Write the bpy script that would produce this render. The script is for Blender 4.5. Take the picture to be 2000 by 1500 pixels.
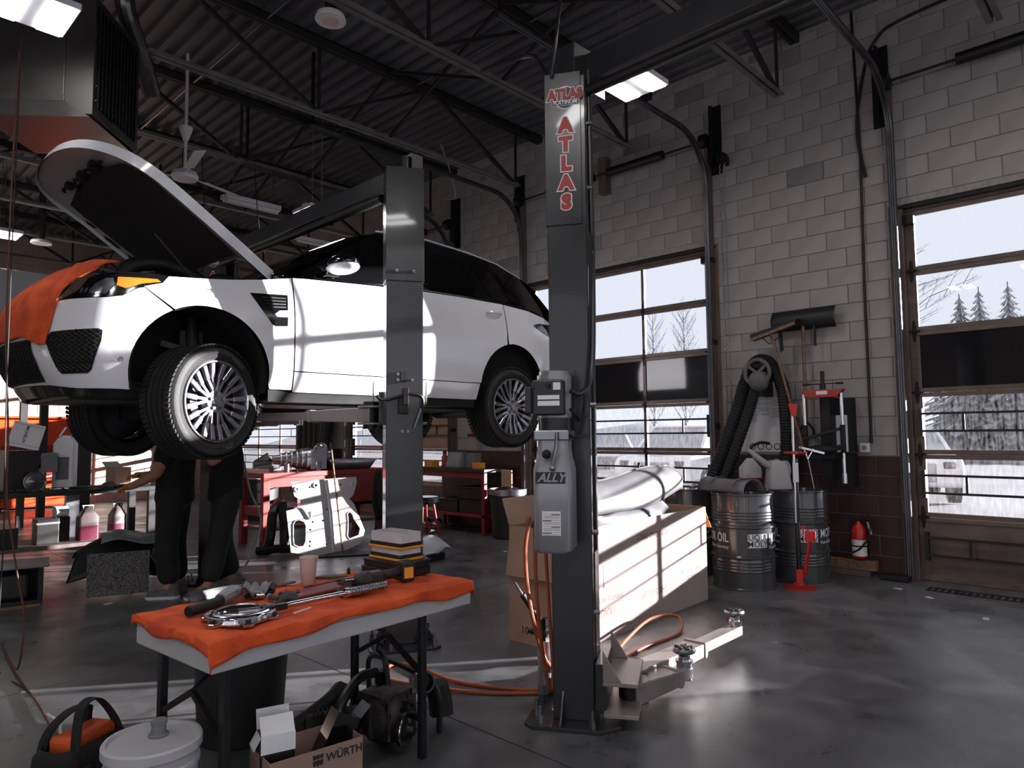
import bpy, bmesh, math, random
from mathutils import Vector, Matrix

# ------------------------------------------------------------------ camera, sky, sun, exposure
S = bpy.context.scene
for o in list(bpy.data.objects): bpy.data.objects.remove(o)
COL = S.collection
R = math.radians
F_PX, YAW, PITCH, ROLL, CAM_H = 1367.3, R(43.862), R(4.135), R(-0.4986), 1.45
_w = Vector((math.cos(PITCH)*math.cos(YAW), math.cos(PITCH)*math.sin(YAW), math.sin(PITCH)))
_r = Vector((math.sin(YAW), -math.cos(YAW), 0)); _u = _r.cross(_w)
_r, _u = _r*math.cos(ROLL)+_u*math.sin(ROLL), _u*math.cos(ROLL)-_r*math.sin(ROLL)
cam_data = bpy.data.cameras.new('camera'); cam = bpy.data.objects.new('camera', cam_data); COL.objects.link(cam)
cam_data.sensor_width = 36; cam_data.lens = F_PX/2000*36; cam_data.clip_start = .05; cam_data.clip_end = 400
cam.matrix_world = Matrix(((_r.x,_u.x,-_w.x,0),(_r.y,_u.y,-_w.y,0),(_r.z,_u.z,-_w.z,CAM_H),(0,0,0,1)))
S.camera = cam
world = bpy.data.worlds.new('World'); S.world = world; world.use_nodes = True
wb = world.node_tree.nodes['Background']; wb.inputs[0].default_value = (.88,.91,1,1); wb.inputs[1].default_value = 1.0
sun_data = bpy.data.lights.new('sun','SUN'); sun = bpy.data.objects.new('sun', sun_data); COL.objects.link(sun)
SUN_AZ, SUN_EL = R(-36), R(7.95)
sun_dir = Vector((math.cos(SUN_EL)*math.cos(SUN_AZ), math.cos(SUN_EL)*math.sin(SUN_AZ), math.sin(SUN_EL)))
sun.rotation_euler = sun_dir.to_track_quat('Z','Y').to_euler(); sun.location = (20,-14,5)
sun_data.energy = 34; sun_data.angle = R(.55); sun_data.color = (1,.96,.93)
S.view_settings.view_transform = 'Standard'; S.view_settings.look = 'None'; S.view_settings.exposure = 0.0; S.view_settings.gamma = 1
S.view_settings.use_curve_mapping = False

# ------------------------------------------------------------------ helpers
random.seed(7)
PI = math.pi
def lin(c):
    return tuple(((x/255)/12.92 if x/255 <= .04045 else ((x/255+.055)/1.055)**2.4) for x in c)
MATS = {}
def mat(name, rgb, rough=.5, metal=0., var=.12, scale=6., bump=0., coat=0., emit=0., rgb2=None, rvar=.1, spec=.5, stretch=None, trans=0., detail=4.):
    """procedural principled material: colour and gloss broken up by noise"""
    m = bpy.data.materials.new(name); m.use_nodes = True; nt = m.node_tree; b = nt.nodes['Principled BSDF']
    L = nt.links.new
    tc = nt.nodes.new('ShaderNodeTexCoord'); src = tc.outputs['Object']
    if stretch:
        mp = nt.nodes.new('ShaderNodeMapping'); mp.inputs['Scale'].default_value = stretch; L(src, mp.inputs[0]); src = mp.outputs[0]
    nz = nt.nodes.new('ShaderNodeTexNoise'); nz.inputs['Scale'].default_value = scale; nz.inputs['Detail'].default_value = detail
    L(src, nz.inputs['Vector'])
    c = lin(rgb); c2 = lin(rgb2) if rgb2 else tuple(x*(1-var*2.2) for x in c)
    ramp = nt.nodes.new('ShaderNodeValToRGB'); ramp.color_ramp.elements[0].position = .3; ramp.color_ramp.elements[1].position = .68
    ramp.color_ramp.elements[0].color = (*c2,1); ramp.color_ramp.elements[1].color = (*c,1)
    L(nz.outputs['Fac'], ramp.inputs[0]); L(ramp.outputs[0], b.inputs['Base Color'])
    mr = nt.nodes.new('ShaderNodeMapRange'); mr.inputs['To Min'].default_value = max(.02,rough-rvar); mr.inputs['To Max'].default_value = min(1,rough+rvar)
    L(nz.outputs['Fac'], mr.inputs[0]); L(mr.outputs[0], b.inputs['Roughness'])
    b.inputs['Metallic'].default_value = metal; b.inputs['Coat Weight'].default_value = coat; b.inputs['Coat Roughness'].default_value = .05
    b.inputs['Specular IOR Level'].default_value = spec
    if trans: b.inputs['Transmission Weight'].default_value = trans
    if bump:
        bp = nt.nodes.new('ShaderNodeBump'); bp.inputs['Strength'].default_value = bump; bp.inputs['Distance'].default_value = .01
        n2 = nt.nodes.new('ShaderNodeTexNoise'); n2.inputs['Scale'].default_value = scale*9; n2.inputs['Detail'].default_value = 5; L(src, n2.inputs['Vector'])
        L(n2.outputs['Fac'], bp.inputs['Height']); L(bp.outputs[0], b.inputs['Normal'])
    if emit:
        b.inputs['Emission Color'].default_value = (*c,1); b.inputs['Emission Strength'].default_value = emit
    MATS[name] = m; return m
def glass(name, tint=(1,1,1), refl=.08, rough=.02, dirt=0.):
    m = bpy.data.materials.new(name); m.use_nodes = True; nt = m.node_tree; nt.nodes.clear(); L = nt.links.new
    out = nt.nodes.new('ShaderNodeOutputMaterial'); mix = nt.nodes.new('ShaderNodeMixShader'); tr = nt.nodes.new('ShaderNodeBsdfTransparent'); gl = nt.nodes.new('ShaderNodeBsdfGlossy')
    tr.inputs[0].default_value = (*tint,1); gl.inputs['Roughness'].default_value = rough; lw = nt.nodes.new('ShaderNodeLayerWeight'); lw.inputs[0].default_value = .5; fr = nt.nodes.new('ShaderNodeMath'); fr.operation = 'POWER'; fr.inputs[1].default_value = 5; L(lw.outputs['Facing'], fr.inputs[0])
    ml = nt.nodes.new('ShaderNodeMath'); ml.operation = 'MULTIPLY_ADD'; ml.inputs[1].default_value = .5; ml.inputs[2].default_value = refl*.5; L(fr.outputs[0], ml.inputs[0])
    L(ml.outputs[0], mix.inputs[0]); L(tr.outputs[0], mix.inputs[1]); L(gl.outputs[0], mix.inputs[2])
    if dirt:
        df = nt.nodes.new('ShaderNodeBsdfTranslucent'); df.inputs[0].default_value = (.8,.8,.82,1); m2 = nt.nodes.new('ShaderNodeMixShader')
        nz = nt.nodes.new('ShaderNodeTexNoise'); nz.inputs['Scale'].default_value = 14; nz.inputs['Detail'].default_value = 8
        tc = nt.nodes.new('ShaderNodeTexCoord'); mp = nt.nodes.new('ShaderNodeMapping'); mp.inputs['Scale'].default_value = (1,3,.6); L(tc.outputs['Object'], mp.inputs[0]); L(mp.outputs[0], nz.inputs['Vector'])
        mr = nt.nodes.new('ShaderNodeMapRange'); mr.inputs['From Min'].default_value = .35; mr.inputs['From Max'].default_value = .8; mr.inputs['To Max'].default_value = dirt; L(nz.outputs['Fac'], mr.inputs[0])
        L(mr.outputs[0], m2.inputs[0]); L(mix.outputs[0], m2.inputs[1]); L(df.outputs[0], m2.inputs[2]); L(m2.outputs[0], out.inputs[0])
    else: L(mix.outputs[0], out.inputs[0])
    MATS[name] = m; return m

def tag(o, label=None, cat=None, group=None, kind=None):
    if label: o['label'] = label
    if cat: o['category'] = cat
    if group: o['group'] = group
    if kind: o['kind'] = kind
    return o
def thing(name, label, cat, loc=(0,0,0), rz=0., group=None, kind=None):
    o = bpy.data.objects.new(name, None); COL.objects.link(o); o.location = loc; o.rotation_euler = (0,0,rz); o.empty_display_size = .1
    return tag(o, label, cat, group, kind)
def copy_tree(o, parent=None):
    c = o.copy(); COL.objects.link(c); c.parent = parent
    for ch in o.children: copy_tree(ch, c)
    return c
def link_mesh(me, name, m, parent=None):
    o = bpy.data.objects.new(name, me); COL.objects.link(o); o.parent = parent
    if m is not None: me.materials.append(MATS[m] if isinstance(m, str) else m)
    return o
V = Vector
def rot(axis, a): return Matrix.Rotation(a, 4, axis)
def tr(x, y, z): return Matrix.Translation((x,y,z))
class MB:
    def __init__(s, M=None): s.v, s.f, s.M = [], [], M
    def add(s, vs, fs, M=None):
        n = len(s.v)
        for p in vs:
            p = V(p)
            if M is not None: p = M @ p
            if s.M is not None: p = s.M @ p
            s.v.append(p)
        s.f += [tuple(i+n for i in f) for f in fs]; return s
    def bx(s, x0, x1, y0, y1, z0, z1, M=None):
        return s.add([(x0,y0,z0),(x1,y0,z0),(x1,y1,z0),(x0,y1,z0),(x0,y0,z1),(x1,y0,z1),(x1,y1,z1),(x0,y1,z1)],
                     [(0,3,2,1),(4,5,6,7),(0,1,5,4),(1,2,6,5),(2,3,7,6),(3,0,4,7)], M)
    def box(s, c, d, rz=0., M=None):
        T = tr(*c) @ rot('Z', rz)
        if M is not None: T = M @ T
        return s.bx(-d[0]/2,d[0]/2,-d[1]/2,d[1]/2,-d[2]/2,d[2]/2,T)
    def cyl(s, p0, p1, r0, r1=None, n=14, caps=True):
        p0, p1 = V(p0), V(p1); r1 = r0 if r1 is None else r1
        q = (p1-p0).to_track_quat('Z','Y').to_matrix(); a, b = q.col[0], q.col[1]; vs = []
        for p, r in ((p0,r0),(p1,r1)):
            vs += [p+a*(r*math.cos(2*PI*i/n))+b*(r*math.sin(2*PI*i/n)) for i in range(n)]
        fs = [(i,(i+1)%n,n+(i+1)%n,n+i) for i in range(n)]
        if caps: fs += [tuple(range(n-1,-1,-1)), tuple(range(n,2*n))]
        return s.add(vs, fs)
    def bar(s, p0, p1, w, h, up=(0,0,1)):
        p0, p1, up = V(p0), V(p1), V(up); d = (p1-p0).normalized(); sd = d.cross(up)
        if sd.length < 1e-4: sd = d.cross(V((1,0,0)))
        sd.normalize(); uu = sd.cross(d); vs = []
        for p in (p0,p1): vs += [p-sd*w/2-uu*h/2, p+sd*w/2-uu*h/2, p+sd*w/2+uu*h/2, p-sd*w/2+uu*h/2]
        return s.add(vs, [(0,1,2,3)[::-1],(4,5,6,7),(0,1,5,4),(1,2,6,5),(2,3,7,6),(3,0,4,7)])
    def tube(s, pts, r, n=8, closed=False, caps=True):
        P = [V(p) for p in pts]; m = len(P); rs = r if isinstance(r,(list,tuple)) else [r]*m; vs = []; prev = None
        for i, p in enumerate(P):
            a = P[(i+1)%m] if (closed or i < m-1) else P[i]; b = P[i-1] if (closed or i > 0) else P[i]
            d = (a-b)
            if d.length < 1e-9: d = V((0,0,1))
            d.normalize()
            if prev is None:
                x = d.orthogonal().normalized()
            else:
                x = prev - d*prev.dot(d)
                if x.length < 1e-6: x = d.orthogonal()
                x.normalize()
            prev = x; y = d.cross(x)
            vs += [p+x*(rs[i]*math.cos(2*PI*k/n))+y*(rs[i]*math.sin(2*PI*k/n)) for k in range(n)]
        fs = []
        for i in range(m if closed else m-1):
            j = (i+1)%m
            fs += [(i*n+k, i*n+(k+1)%n, j*n+(k+1)%n, j*n+k) for k in range(n)]
        if caps and not closed: fs += [tuple(range(n-1,-1,-1)), tuple(range((m-1)*n, m*n))]
        return s.add(vs, fs)
    def lathe(s, prof, c=(0,0,0), n=28, M=None, cap0=True, cap1=True):
        vs, fs = [], []; k = len(prof)
        for (r,z) in prof: vs += [(c[0]+r*math.cos(2*PI*i/n), c[1]+r*math.sin(2*PI*i/n), c[2]+z) for i in range(n)]
        for j in range(k-1): fs += [(j*n+i, j*n+(i+1)%n, (j+1)*n+(i+1)%n, (j+1)*n+i) for i in range(n)]
        if cap0 and prof[0][0] > 1e-5: fs.append(tuple(range(n-1,-1,-1)))
        if cap1 and prof[-1][0] > 1e-5: fs.append(tuple(range((k-1)*n, k*n)))
        return s.add(vs, fs, M)
    def prism(s, poly, d0, d1, ax='xz', M=None):
        """poly in plane ax, swept along the third axis from d0 to d1"""
        def P(a,b,h): return {'xz':(a,h,b),'xy':(a,b,h),'yz':(h,a,b)}[ax]
        n = len(poly); vs = [P(a,b,d0) for a,b in poly]+[P(a,b,d1) for a,b in poly]
        ar = sum(poly[i][0]*poly[(i+1)%n][1]-poly[(i+1)%n][0]*poly[i][1] for i in range(n))
        fl = (ar > 0) ^ (d1 < d0) ^ (ax == 'xz')
        top, bot = tuple(range(n,2*n)), tuple(range(n-1,-1,-1)); sd = [(i,(i+1)%n,n+(i+1)%n,n+i) for i in range(n)]
        fs = sd+[top,bot]
        if not fl: fs = [f[::-1] for f in fs]
        return s.add(vs, fs, M)
    def grid(s, fn, nu, nv, closeu=False, M=None):
        vs = [fn(i/(nu if closeu else nu-1), j/(nv-1)) for j in range(nv) for i in range(nu)]; fs = []
        for j in range(nv-1):
            for i in range(nu if closeu else nu-1):
                k = (i+1)%nu; fs.append((j*nu+i, j*nu+k, (j+1)*nu+k, (j+1)*nu+i))
        return s.add(vs, fs, M)
    def ball(s, c, r, nu=14, nv=9, M=None):
        r = (r,r,r) if isinstance(r,(int,float)) else r
        return s.grid(lambda u,v: (c[0]+r[0]*math.cos(2*PI*u)*math.sin(PI*v), c[1]+r[1]*math.sin(2*PI*u)*math.sin(PI*v), c[2]-r[2]*math.cos(PI*v)), nu, nv, True, M)
    def mesh(s, name, smooth=40, weld=False):
        me = bpy.data.meshes.new(name); me.from_pydata([tuple(p) for p in s.v], [], s.f)
        if weld:
            bm = bmesh.new(); bm.from_mesh(me); bmesh.ops.remove_doubles(bm, verts=bm.verts, dist=weld if isinstance(weld,float) else 1e-5); bmesh.ops.recalc_face_normals(bm, faces=bm.faces); bm.to_mesh(me); bm.free()
        me.update()
        if smooth:
            me.shade_smooth(); me.set_sharp_from_angle(angle=R(smooth))
        return me
    def obj(s, name, m, parent=None, smooth=40, bev=0., seg=2, weld=False, solid=0., sub=0, label=None, cat=None, group=None, kind=None):
        o = link_mesh(s.mesh(name, smooth, weld), name, m, parent); tag(o, label, cat, group, kind)
        if solid:
            md = o.modifiers.new('s','SOLIDIFY'); md.thickness = solid; md.offset = 0
        if sub:
            md = o.modifiers.new('u','SUBSURF'); md.levels = sub; md.render_levels = sub
        if bev:
            md = o.modifiers.new('b','BEVEL'); md.width = bev; md.segments = seg; md.limit_method = 'ANGLE'; md.angle_limit = R(35); md.harden_normals = False
        return o
def rrect(w, h, r, n=4, cx=0., cy=0.):
    out = []
    for (sx,sy,a0) in ((1,1,0),(-1,1,90),(-1,-1,180),(1,-1,270)):
        for i in range(n+1):
            a = R(a0+90*i/n); out.append((cx+sx*(w/2-r)+r*math.cos(a), cy+sy*(h/2-r)+r*math.sin(a)))
    return out
def circ(r, n=20, cx=0., cy=0.): return [(cx+r*math.cos(2*PI*i/n), cy+r*math.sin(2*PI*i/n)) for i in range(n)]
def curve_mesh(loops, depth):
    """flat plate with holes: filled 2D curve, extruded"""
    cu = bpy.data.curves.new('c','CURVE'); cu.dimensions = '2D'; cu.fill_mode = 'BOTH'; cu.extrude = depth/2
    for lp in loops:
        sp = cu.splines.new('POLY'); sp.points.add(len(lp)-1); sp.use_cyclic_u = True
        for p, q in zip(sp.points, lp): p.co = (q[0],q[1],0,1)
    ob = bpy.data.objects.new('c', cu); me = bpy.data.meshes.new_from_object(ob); bpy.data.objects.remove(ob); bpy.data.curves.remove(cu)
    return me
def text_mesh(body, size, depth=.0008, bold=0., align='CENTER', shear=0., space=1.):
    cu = bpy.data.curves.new('t','FONT'); cu.body = body; cu.size = size; cu.extrude = depth; cu.offset = bold; cu.align_x = align; cu.align_y = 'CENTER'; cu.shear = shear; cu.space_character = space; cu.resolution_u = 3
    ob = bpy.data.objects.new('t', cu); me = bpy.data.meshes.new_from_object(ob); bpy.data.objects.remove(ob); bpy.data.curves.remove(cu)
    return me
def put(me, name, m, parent, M, fn=None):
    """place a flat mesh: M maps local xy to the surface; fn bends it"""
    for v in me.vertices:
        p = V(v.co)
        if fn: p = V(fn(p))
        v.co = M @ p
    me.update(); me.materials.clear()
    return link_mesh(me, name, m, parent)
def frame(o, x, y):
    """matrix with local x along x, local y along y, at o"""
    x = V(x).normalized(); y = V(y); z = x.cross(y).normalized(); y = z.cross(x)
    return Matrix(((x.x,y.x,z.x,o[0]),(x.y,y.y,z.y,o[1]),(x.z,y.z,z.z,o[2]),(0,0,0,1)))
def spline(pts, n=6, closed=False):
    """Catmull-Rom through points"""
    P = [V(p) for p in pts]; out = []; m = len(P)
    for i in range(m if closed else m-1):
        g = (lambda k: P[k%m]) if closed else (lambda k: P[min(max(k,0),m-1)])
        a,b,c,d = g(i-1),g(i),g(i+1),g(i+2)
        for k in range(n):
            t = k/n; out.append(.5*((2*b)+(c-a)*t+(2*a-5*b+4*c-d)*t*t+(3*b-a-3*c+d)*t**3))
    if not closed: out.append(P[-1])
    return out
def interp(x, tab):
    if x <= tab[0][0]: return tab[0][1]
    for (a,p),(b,q) in zip(tab, tab[1:]):
        if x <= b: return p+(q-p)*(x-a)/(b-a)
    return tab[-1][1]
def patch(poly, fn, step, name, m, parent, off=0., smooth=30, solid=0.):
    """polygon in a surface's parameter plane, cut into a fine net and laid on the surface fn(a,b)->xyz"""
    bm = bmesh.new(); vs = [bm.verts.new((a,b,0)) for a,b in poly]; bm.faces.new(vs)
    for ax in (0,1):
        lo = min(p[ax] for p in poly); hi = max(p[ax] for p in poly); k = math.ceil(lo/step)
        while k*step < hi:
            if k*step > lo+1e-4:
                co = [0,0,0]; co[ax] = k*step; no = [0,0,0]; no[ax] = 1
                bmesh.ops.bisect_plane(bm, geom=bm.verts[:]+bm.edges[:]+bm.faces[:], dist=1e-5, plane_co=co, plane_no=no)
            k += 1
    e = 1e-3
    for v in bm.verts:
        a, b = v.co.x, v.co.y; p = V(fn(a,b))
        if off:
            n = (V(fn(a+e,b))-V(fn(a-e,b))).cross(V(fn(a,b+e))-V(fn(a,b-e))).normalized(); p += n*off
        v.co = p
    me = bpy.data.meshes.new(name); bm.to_mesh(me); bm.free()
    me.shade_smooth(); me.set_sharp_from_angle(angle=R(smooth))
    o = link_mesh(me, name, m, parent)
    if solid:
        md = o.modifiers.new('s','SOLIDIFY'); md.thickness = solid; md.offset = -1
    return o
def project(p):
    d = V(p)-V((0,0,CAM_H)); z = d.dot(_w); return (1000+F_PX*d.dot(_r)/z, 750-F_PX*d.dot(_u)/z, z)
# ------------------------------------------------------------------ materials
mat('block_upper', (158,151,150), .7, var=.12, scale=2.2, bump=.35, rgb2=(138,131,130))
mat('block_patch', (128,124,126), .75, var=.12, scale=2.2, bump=.35)
mat('block_maroon', (66,38,36), .6, var=.25, scale=3, bump=.35)
mat('block_tan', (190,170,156), .8, var=.1, scale=2, bump=.3)
mat('mortar', (160,153,151), .9, var=.15, scale=20)
mat('deck', (104,105,109), .5, metal=.15, var=.2, scale=1.5)
mat('joist_paint', (40,36,35), .55, var=.2, scale=5)
mat('chord_paint', (112,108,106), .5, var=.2, scale=4)
mat('door_bronze', (116,100,93), .42, metal=.55, var=.15, scale=7, stretch=(4,1,4))
mat('door_panel', (108,92,86), .55, metal=.1, var=.25, scale=3)
mat('jamb_brown', (104,88,82), .6, var=.2, scale=4, stretch=(3,3,.6))
mat('seal_black', (18,17,17), .7)
mat('bar_black', (16,15,16), .45)
mat('dark_panel', (24,24,26), .06, var=.03, scale=1, rvar=.02, spec=.8)
mat('steel_track', (96,96,100), .32, metal=.85, var=.15, scale=5)
mat('galv', (150,150,156), .32, metal=.9, var=.15, scale=6)
mat('chrome', (205,205,212), .14, metal=1., var=.06, scale=8, rvar=.06)
mat('dark_steel', (52,50,50), .45, metal=.7, var=.2)
mat('black_paint', (26,26,28), .35, var=.15)
mat('white_paint', (212,212,220), .45, var=.05)
mat('white_plastic', (216,214,218), .4, var=.05)
mat('grey_plastic', (120,120,124), .5)
mat('rubber', (24,23,24), .7, var=.15, scale=20)
mat('wire_white', (190,190,194), .5)
mat('wood', (140,104,80), .65, var=.25, scale=4, stretch=(1,8,8))
mat('red_paint', (170,34,28), .4, var=.15)
mat('orange_cloth', (218,86,30), .92, var=.16, scale=9, bump=.5, rgb2=(178,58,24))
mat('cardboard', (172,138,118), .85, var=.08, scale=5)
mat('cardboard_pale', (158,142,138), .85, var=.05, scale=5)
mat('ink', (40,34,34), .8)
mat('ink_brown', (112,80,70), .85)
mat('lamp_emit', (255,252,250), .4, emit=46, var=0.)
glass('pane_clear', (.97,.98,1), .06)
glass('pane_dirty', (.95,.96,.98), .06, dirt=.025)

# concrete floor: worn, stained, unevenly polished
fm = bpy.data.materials.new('concrete_floor'); fm.use_nodes = True; MATS['concrete_floor'] = fm
nt = fm.node_tree; b = nt.nodes['Principled BSDF']; L = nt.links.new
tc = nt.nodes.new('ShaderNodeTexCoord')
def _nz(scale, detail=6, rgh=.6, dist=0.):
    n = nt.nodes.new('ShaderNodeTexNoise'); n.inputs['Scale'].default_value = scale; n.inputs['Detail'].default_value = detail; n.inputs['Roughness'].default_value = rgh; n.inputs['Distortion'].default_value = dist
    L(tc.outputs['Object'], n.inputs['Vector']); return n
n1, n2, n3 = _nz(.55,5,.6,.6), _nz(3.2,8,.7,.4), _nz(38,4)
r1 = nt.nodes.new('ShaderNodeValToRGB'); r1.color_ramp.elements[0].position = .34; r1.color_ramp.elements[1].position = .66
r1.color_ramp.elements[0].color = (*lin((72,72,74)),1); r1.color_ramp.elements[1].color = (*lin((124,124,127)),1); L(n1.outputs['Fac'], r1.inputs[0])
r2 = nt.nodes.new('ShaderNodeValToRGB'); r2.color_ramp.elements[0].position = .3; r2.color_ramp.elements[1].position = .62; r2.color_ramp.elements[0].color = (.4,.39,.39,1); r2.color_ramp.elements[1].color = (1,1,1,1); L(n2.outputs['Fac'], r2.inputs[0])
mx = nt.nodes.new('ShaderNodeMix'); mx.data_type = 'RGBA'; mx.blend_type = 'MULTIPLY'; mx.inputs[0].default_value = .8; L(r1.outputs[0], mx.inputs[6]); L(r2.outputs[0], mx.inputs[7])
mr3 = nt.nodes.new('ShaderNodeMapRange'); mr3.inputs['To Min'].default_value = .8; mr3.inputs['To Max'].default_value = 1.15; L(n3.outputs['Fac'], mr3.inputs[0])
m3 = nt.nodes.new('ShaderNodeMix'); m3.data_type = 'RGBA'; m3.blend_type = 'MULTIPLY'; m3.inputs[0].default_value = 1; L(mx.outputs[2], m3.inputs[6]); L(mr3.outputs[0], m3.inputs[7]); L(m3.outputs[2], b.inputs['Base Color'])
mr = nt.nodes.new('ShaderNodeMapRange'); mr.inputs['From Min'].default_value = .3; mr.inputs['From Max'].default_value = .7; mr.inputs['To Min'].default_value = .22; mr.inputs['To Max'].default_value = .55; L(n2.outputs['Fac'], mr.inputs[0]); L(mr.outputs[0], b.inputs['Roughness'])
bp = nt.nodes.new('ShaderNodeBump'); bp.inputs['Strength'].default_value = .12; bp.inputs['Distance'].default_value = .01; L(n2.outputs['Fac'], bp.inputs['Height']); L(bp.outputs[0], b.inputs['Normal'])

# ------------------------------------------------------------------ the setting
WX, YB, XL, YF, ZC = 7.75, 17.9, -7.0, -7.5, 5.95          # right wall, back wall, left wall, front wall, roof deck
DOORS = [(-6.25,-3.2), (-1.12,1.95), (4.09,7.06), (8.82,11.85), (13.75,16.8)]
SEC = .6096; DH = 6*SEC
floor = thing('floor', 'worn dark concrete floor with saw-cut joints', None, (0,0,0), kind='structure'); del floor['label']
xs = [XL, -2.15, 2.45, WX+.2]; ys = [YF, -4.3, .3, 4.9, 9.5, 14.1, YB+.2]
for i in range(len(xs)-1):
    for j in range(len(ys)-1):
        MB().bx(xs[i]+.004,xs[i+1]-.004,ys[j]+.004,ys[j+1]-.004,-.12,0).obj('concrete_slab','concrete_floor',floor,smooth=0)
MB().bx(XL,WX+.2,YF,YB+.2,-.2,-.02).obj('slab_bed','seal_black',floor,smooth=0)

# roof deck: trapezoid ribs running along the long wall
n = int((WX+.3-XL)/.18); vs, fs = [], []
for k in range(n):
    x = XL+k*.18
    for dx, z in ((0,ZC+.05),(.075,ZC+.05),(.095,ZC),(.16,ZC)): vs += [(x+dx,YF,z),(x+dx,YB,z)]
m = len(vs)//2
fs = [(2*i,2*i+1,2*i+3,2*i+2) for i in range(m-1)]
ceil = MB().add(vs,fs).obj('ceiling','deck',None,smooth=0,solid=.004,kind='structure')

# block walls
def blocks_for(y0, y1, z0, z1, openings):
    """running bond block rectangles (a0,a1,z0,z1)"""
    out = []; k = 0; z = z0
    while z < z1-1e-3:
        zt = min(z+.2, z1); a = y0-(.2 if k%2 else 0)
        cuts = [(o[0],o[1]) for o in openings if o[2] < zt-.01 and o[3] > z+.01]
        while a < y1-1e-3:
            segs = [(max(a,y0), min(a+.4,y1))]
            for c0, c1 in cuts:
                ns = []
                for s0, s1 in segs:
                    if c1 <= s0 or c0 >= s1: ns.append((s0,s1))
                    else:
                        if c0 > s0: ns.append((s0,c0))
                        if c1 < s1: ns.append((c1,s1))
                segs = ns
            for s0, s1 in segs:
                if s1-s0 > .03: out.append((s0,s1,z,zt))
            a += .4
        z += .2; k += 1
    return out
HOLE = [(a-.1,b+.1,-1,DH+.08) for a,b in DOORS]
wall = thing('wall_right', None, None, (WX,0,0), kind='structure')
mort = MB(); e = YF
for a,b in [(d[0]-.1,d[1]+.1) for d in DOORS]+[(YB,YB)]:
    mort.bx(.0,.2,e,a,0,ZC+.1)
    if b < YB: mort.bx(.0,.2,a,b,DH+.08,ZC+.1)
    e = b
mort.obj('mortar_bed','mortar',wall,smooth=0)
BL = blocks_for(YF, YB, 0, ZC-.05, HOLE)
def score(q):
    x,y,z = project((WX,(q[0]+q[1])/2,(q[2]+q[3])/2))
    if z < .5 or not (-30 < x < 2030 and -30 < y < 1530): return 0
    return (q[1]-q[0])/(z*z)*(1 if x > 1390 or y < 560 else .3)
BL.sort(key=score, reverse=True)
mesh_cache = {}; rest = {'block_upper':MB(),'block_maroon':MB()}
for i,q in enumerate(BL):
    w, h = round(q[1]-q[0]-.007,3), round(q[3]-q[2]-.007,3); zc = (q[2]+q[3])/2; m = 'block_maroon' if zc < 1.2 else 'block_upper'
    if m == 'block_upper' and random.random() < .03: m2 = 'block_patch'
    else: m2 = m
    d = random.uniform(-.0015,.0015)
    if i < 298 and score(q) > 0:
        key = (w,h,m2)
        if key not in mesh_cache:
            mb = MB(); c = .004; pts = [(0,-w/2,-h/2),(0,w/2,-h/2),(0,w/2,h/2),(0,-w/2,h/2)]
            vs = pts+[(-.012+.003,p[1],p[2]) for p in pts]+[(-.012,p[1]-math.copysign(c,p[1]),p[2]-math.copysign(c,p[2])) for p in pts]
            fs = [(8,11,10,9)]+[(4+k,8+k,8+(k+1)%4,4+(k+1)%4) for k in range(4)]+[(k,4+k,4+(k+1)%4,(k+1)%4) for k in range(4)]
            mb.add(vs,fs); me = mb.mesh('concrete_block',0); me.materials.append(MATS[m2]); mesh_cache[key] = me
        o = bpy.data.objects.new('concrete_block', mesh_cache[key]); COL.objects.link(o); o.parent = wall; o.location = (d,(q[0]+q[1])/2,zc)
    else:
        rest[m].bx(-.012+d,0,q[0]+.0035,q[1]-.0035,q[2]+.0035,q[3]-.0035)
for m, mb in rest.items(): mb.obj('concrete_blocks',m,wall,smooth=0,kind='stuff')

wb_ = thing('wall_back', None, None, (0,YB,0), kind='structure')
MB().bx(XL,WX,.0,.2,0,ZC+.1).obj('mortar_bed','mortar',wb_,smooth=0)
mb = MB()
for q in blocks_for(XL,WX,0,ZC,[]): mb.bx(q[0]+.005,q[1]-.005,-.012,0,q[2]+.005,q[3]-.005)
mb.obj('concrete_blocks','block_tan',wb_,smooth=0,kind='stuff')
MB().bx(XL-.2,XL,YF,-6,0,ZC+.1).bx(XL-.2,XL,-6,1.5,4.3,ZC+.1).bx(XL-.2,XL,1.5,YB+.2,0,ZC+.1).obj('wall_left','block_upper',None,smooth=0,kind='structure')  # unseen open bay left in this wall to let fill light in
MB().bx(XL-.2,XL+1,YF-.2,YF,0,ZC+.1).bx(WX-1,WX+.2,YF-.2,YF,0,ZC+.1).bx(XL+1,WX-1,YF-.2,YF,4.3,ZC+.1).obj('wall_front','block_upper',None,smooth=0,kind='structure')  # unseen wide doorway added for fill light from behind the camera

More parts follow.
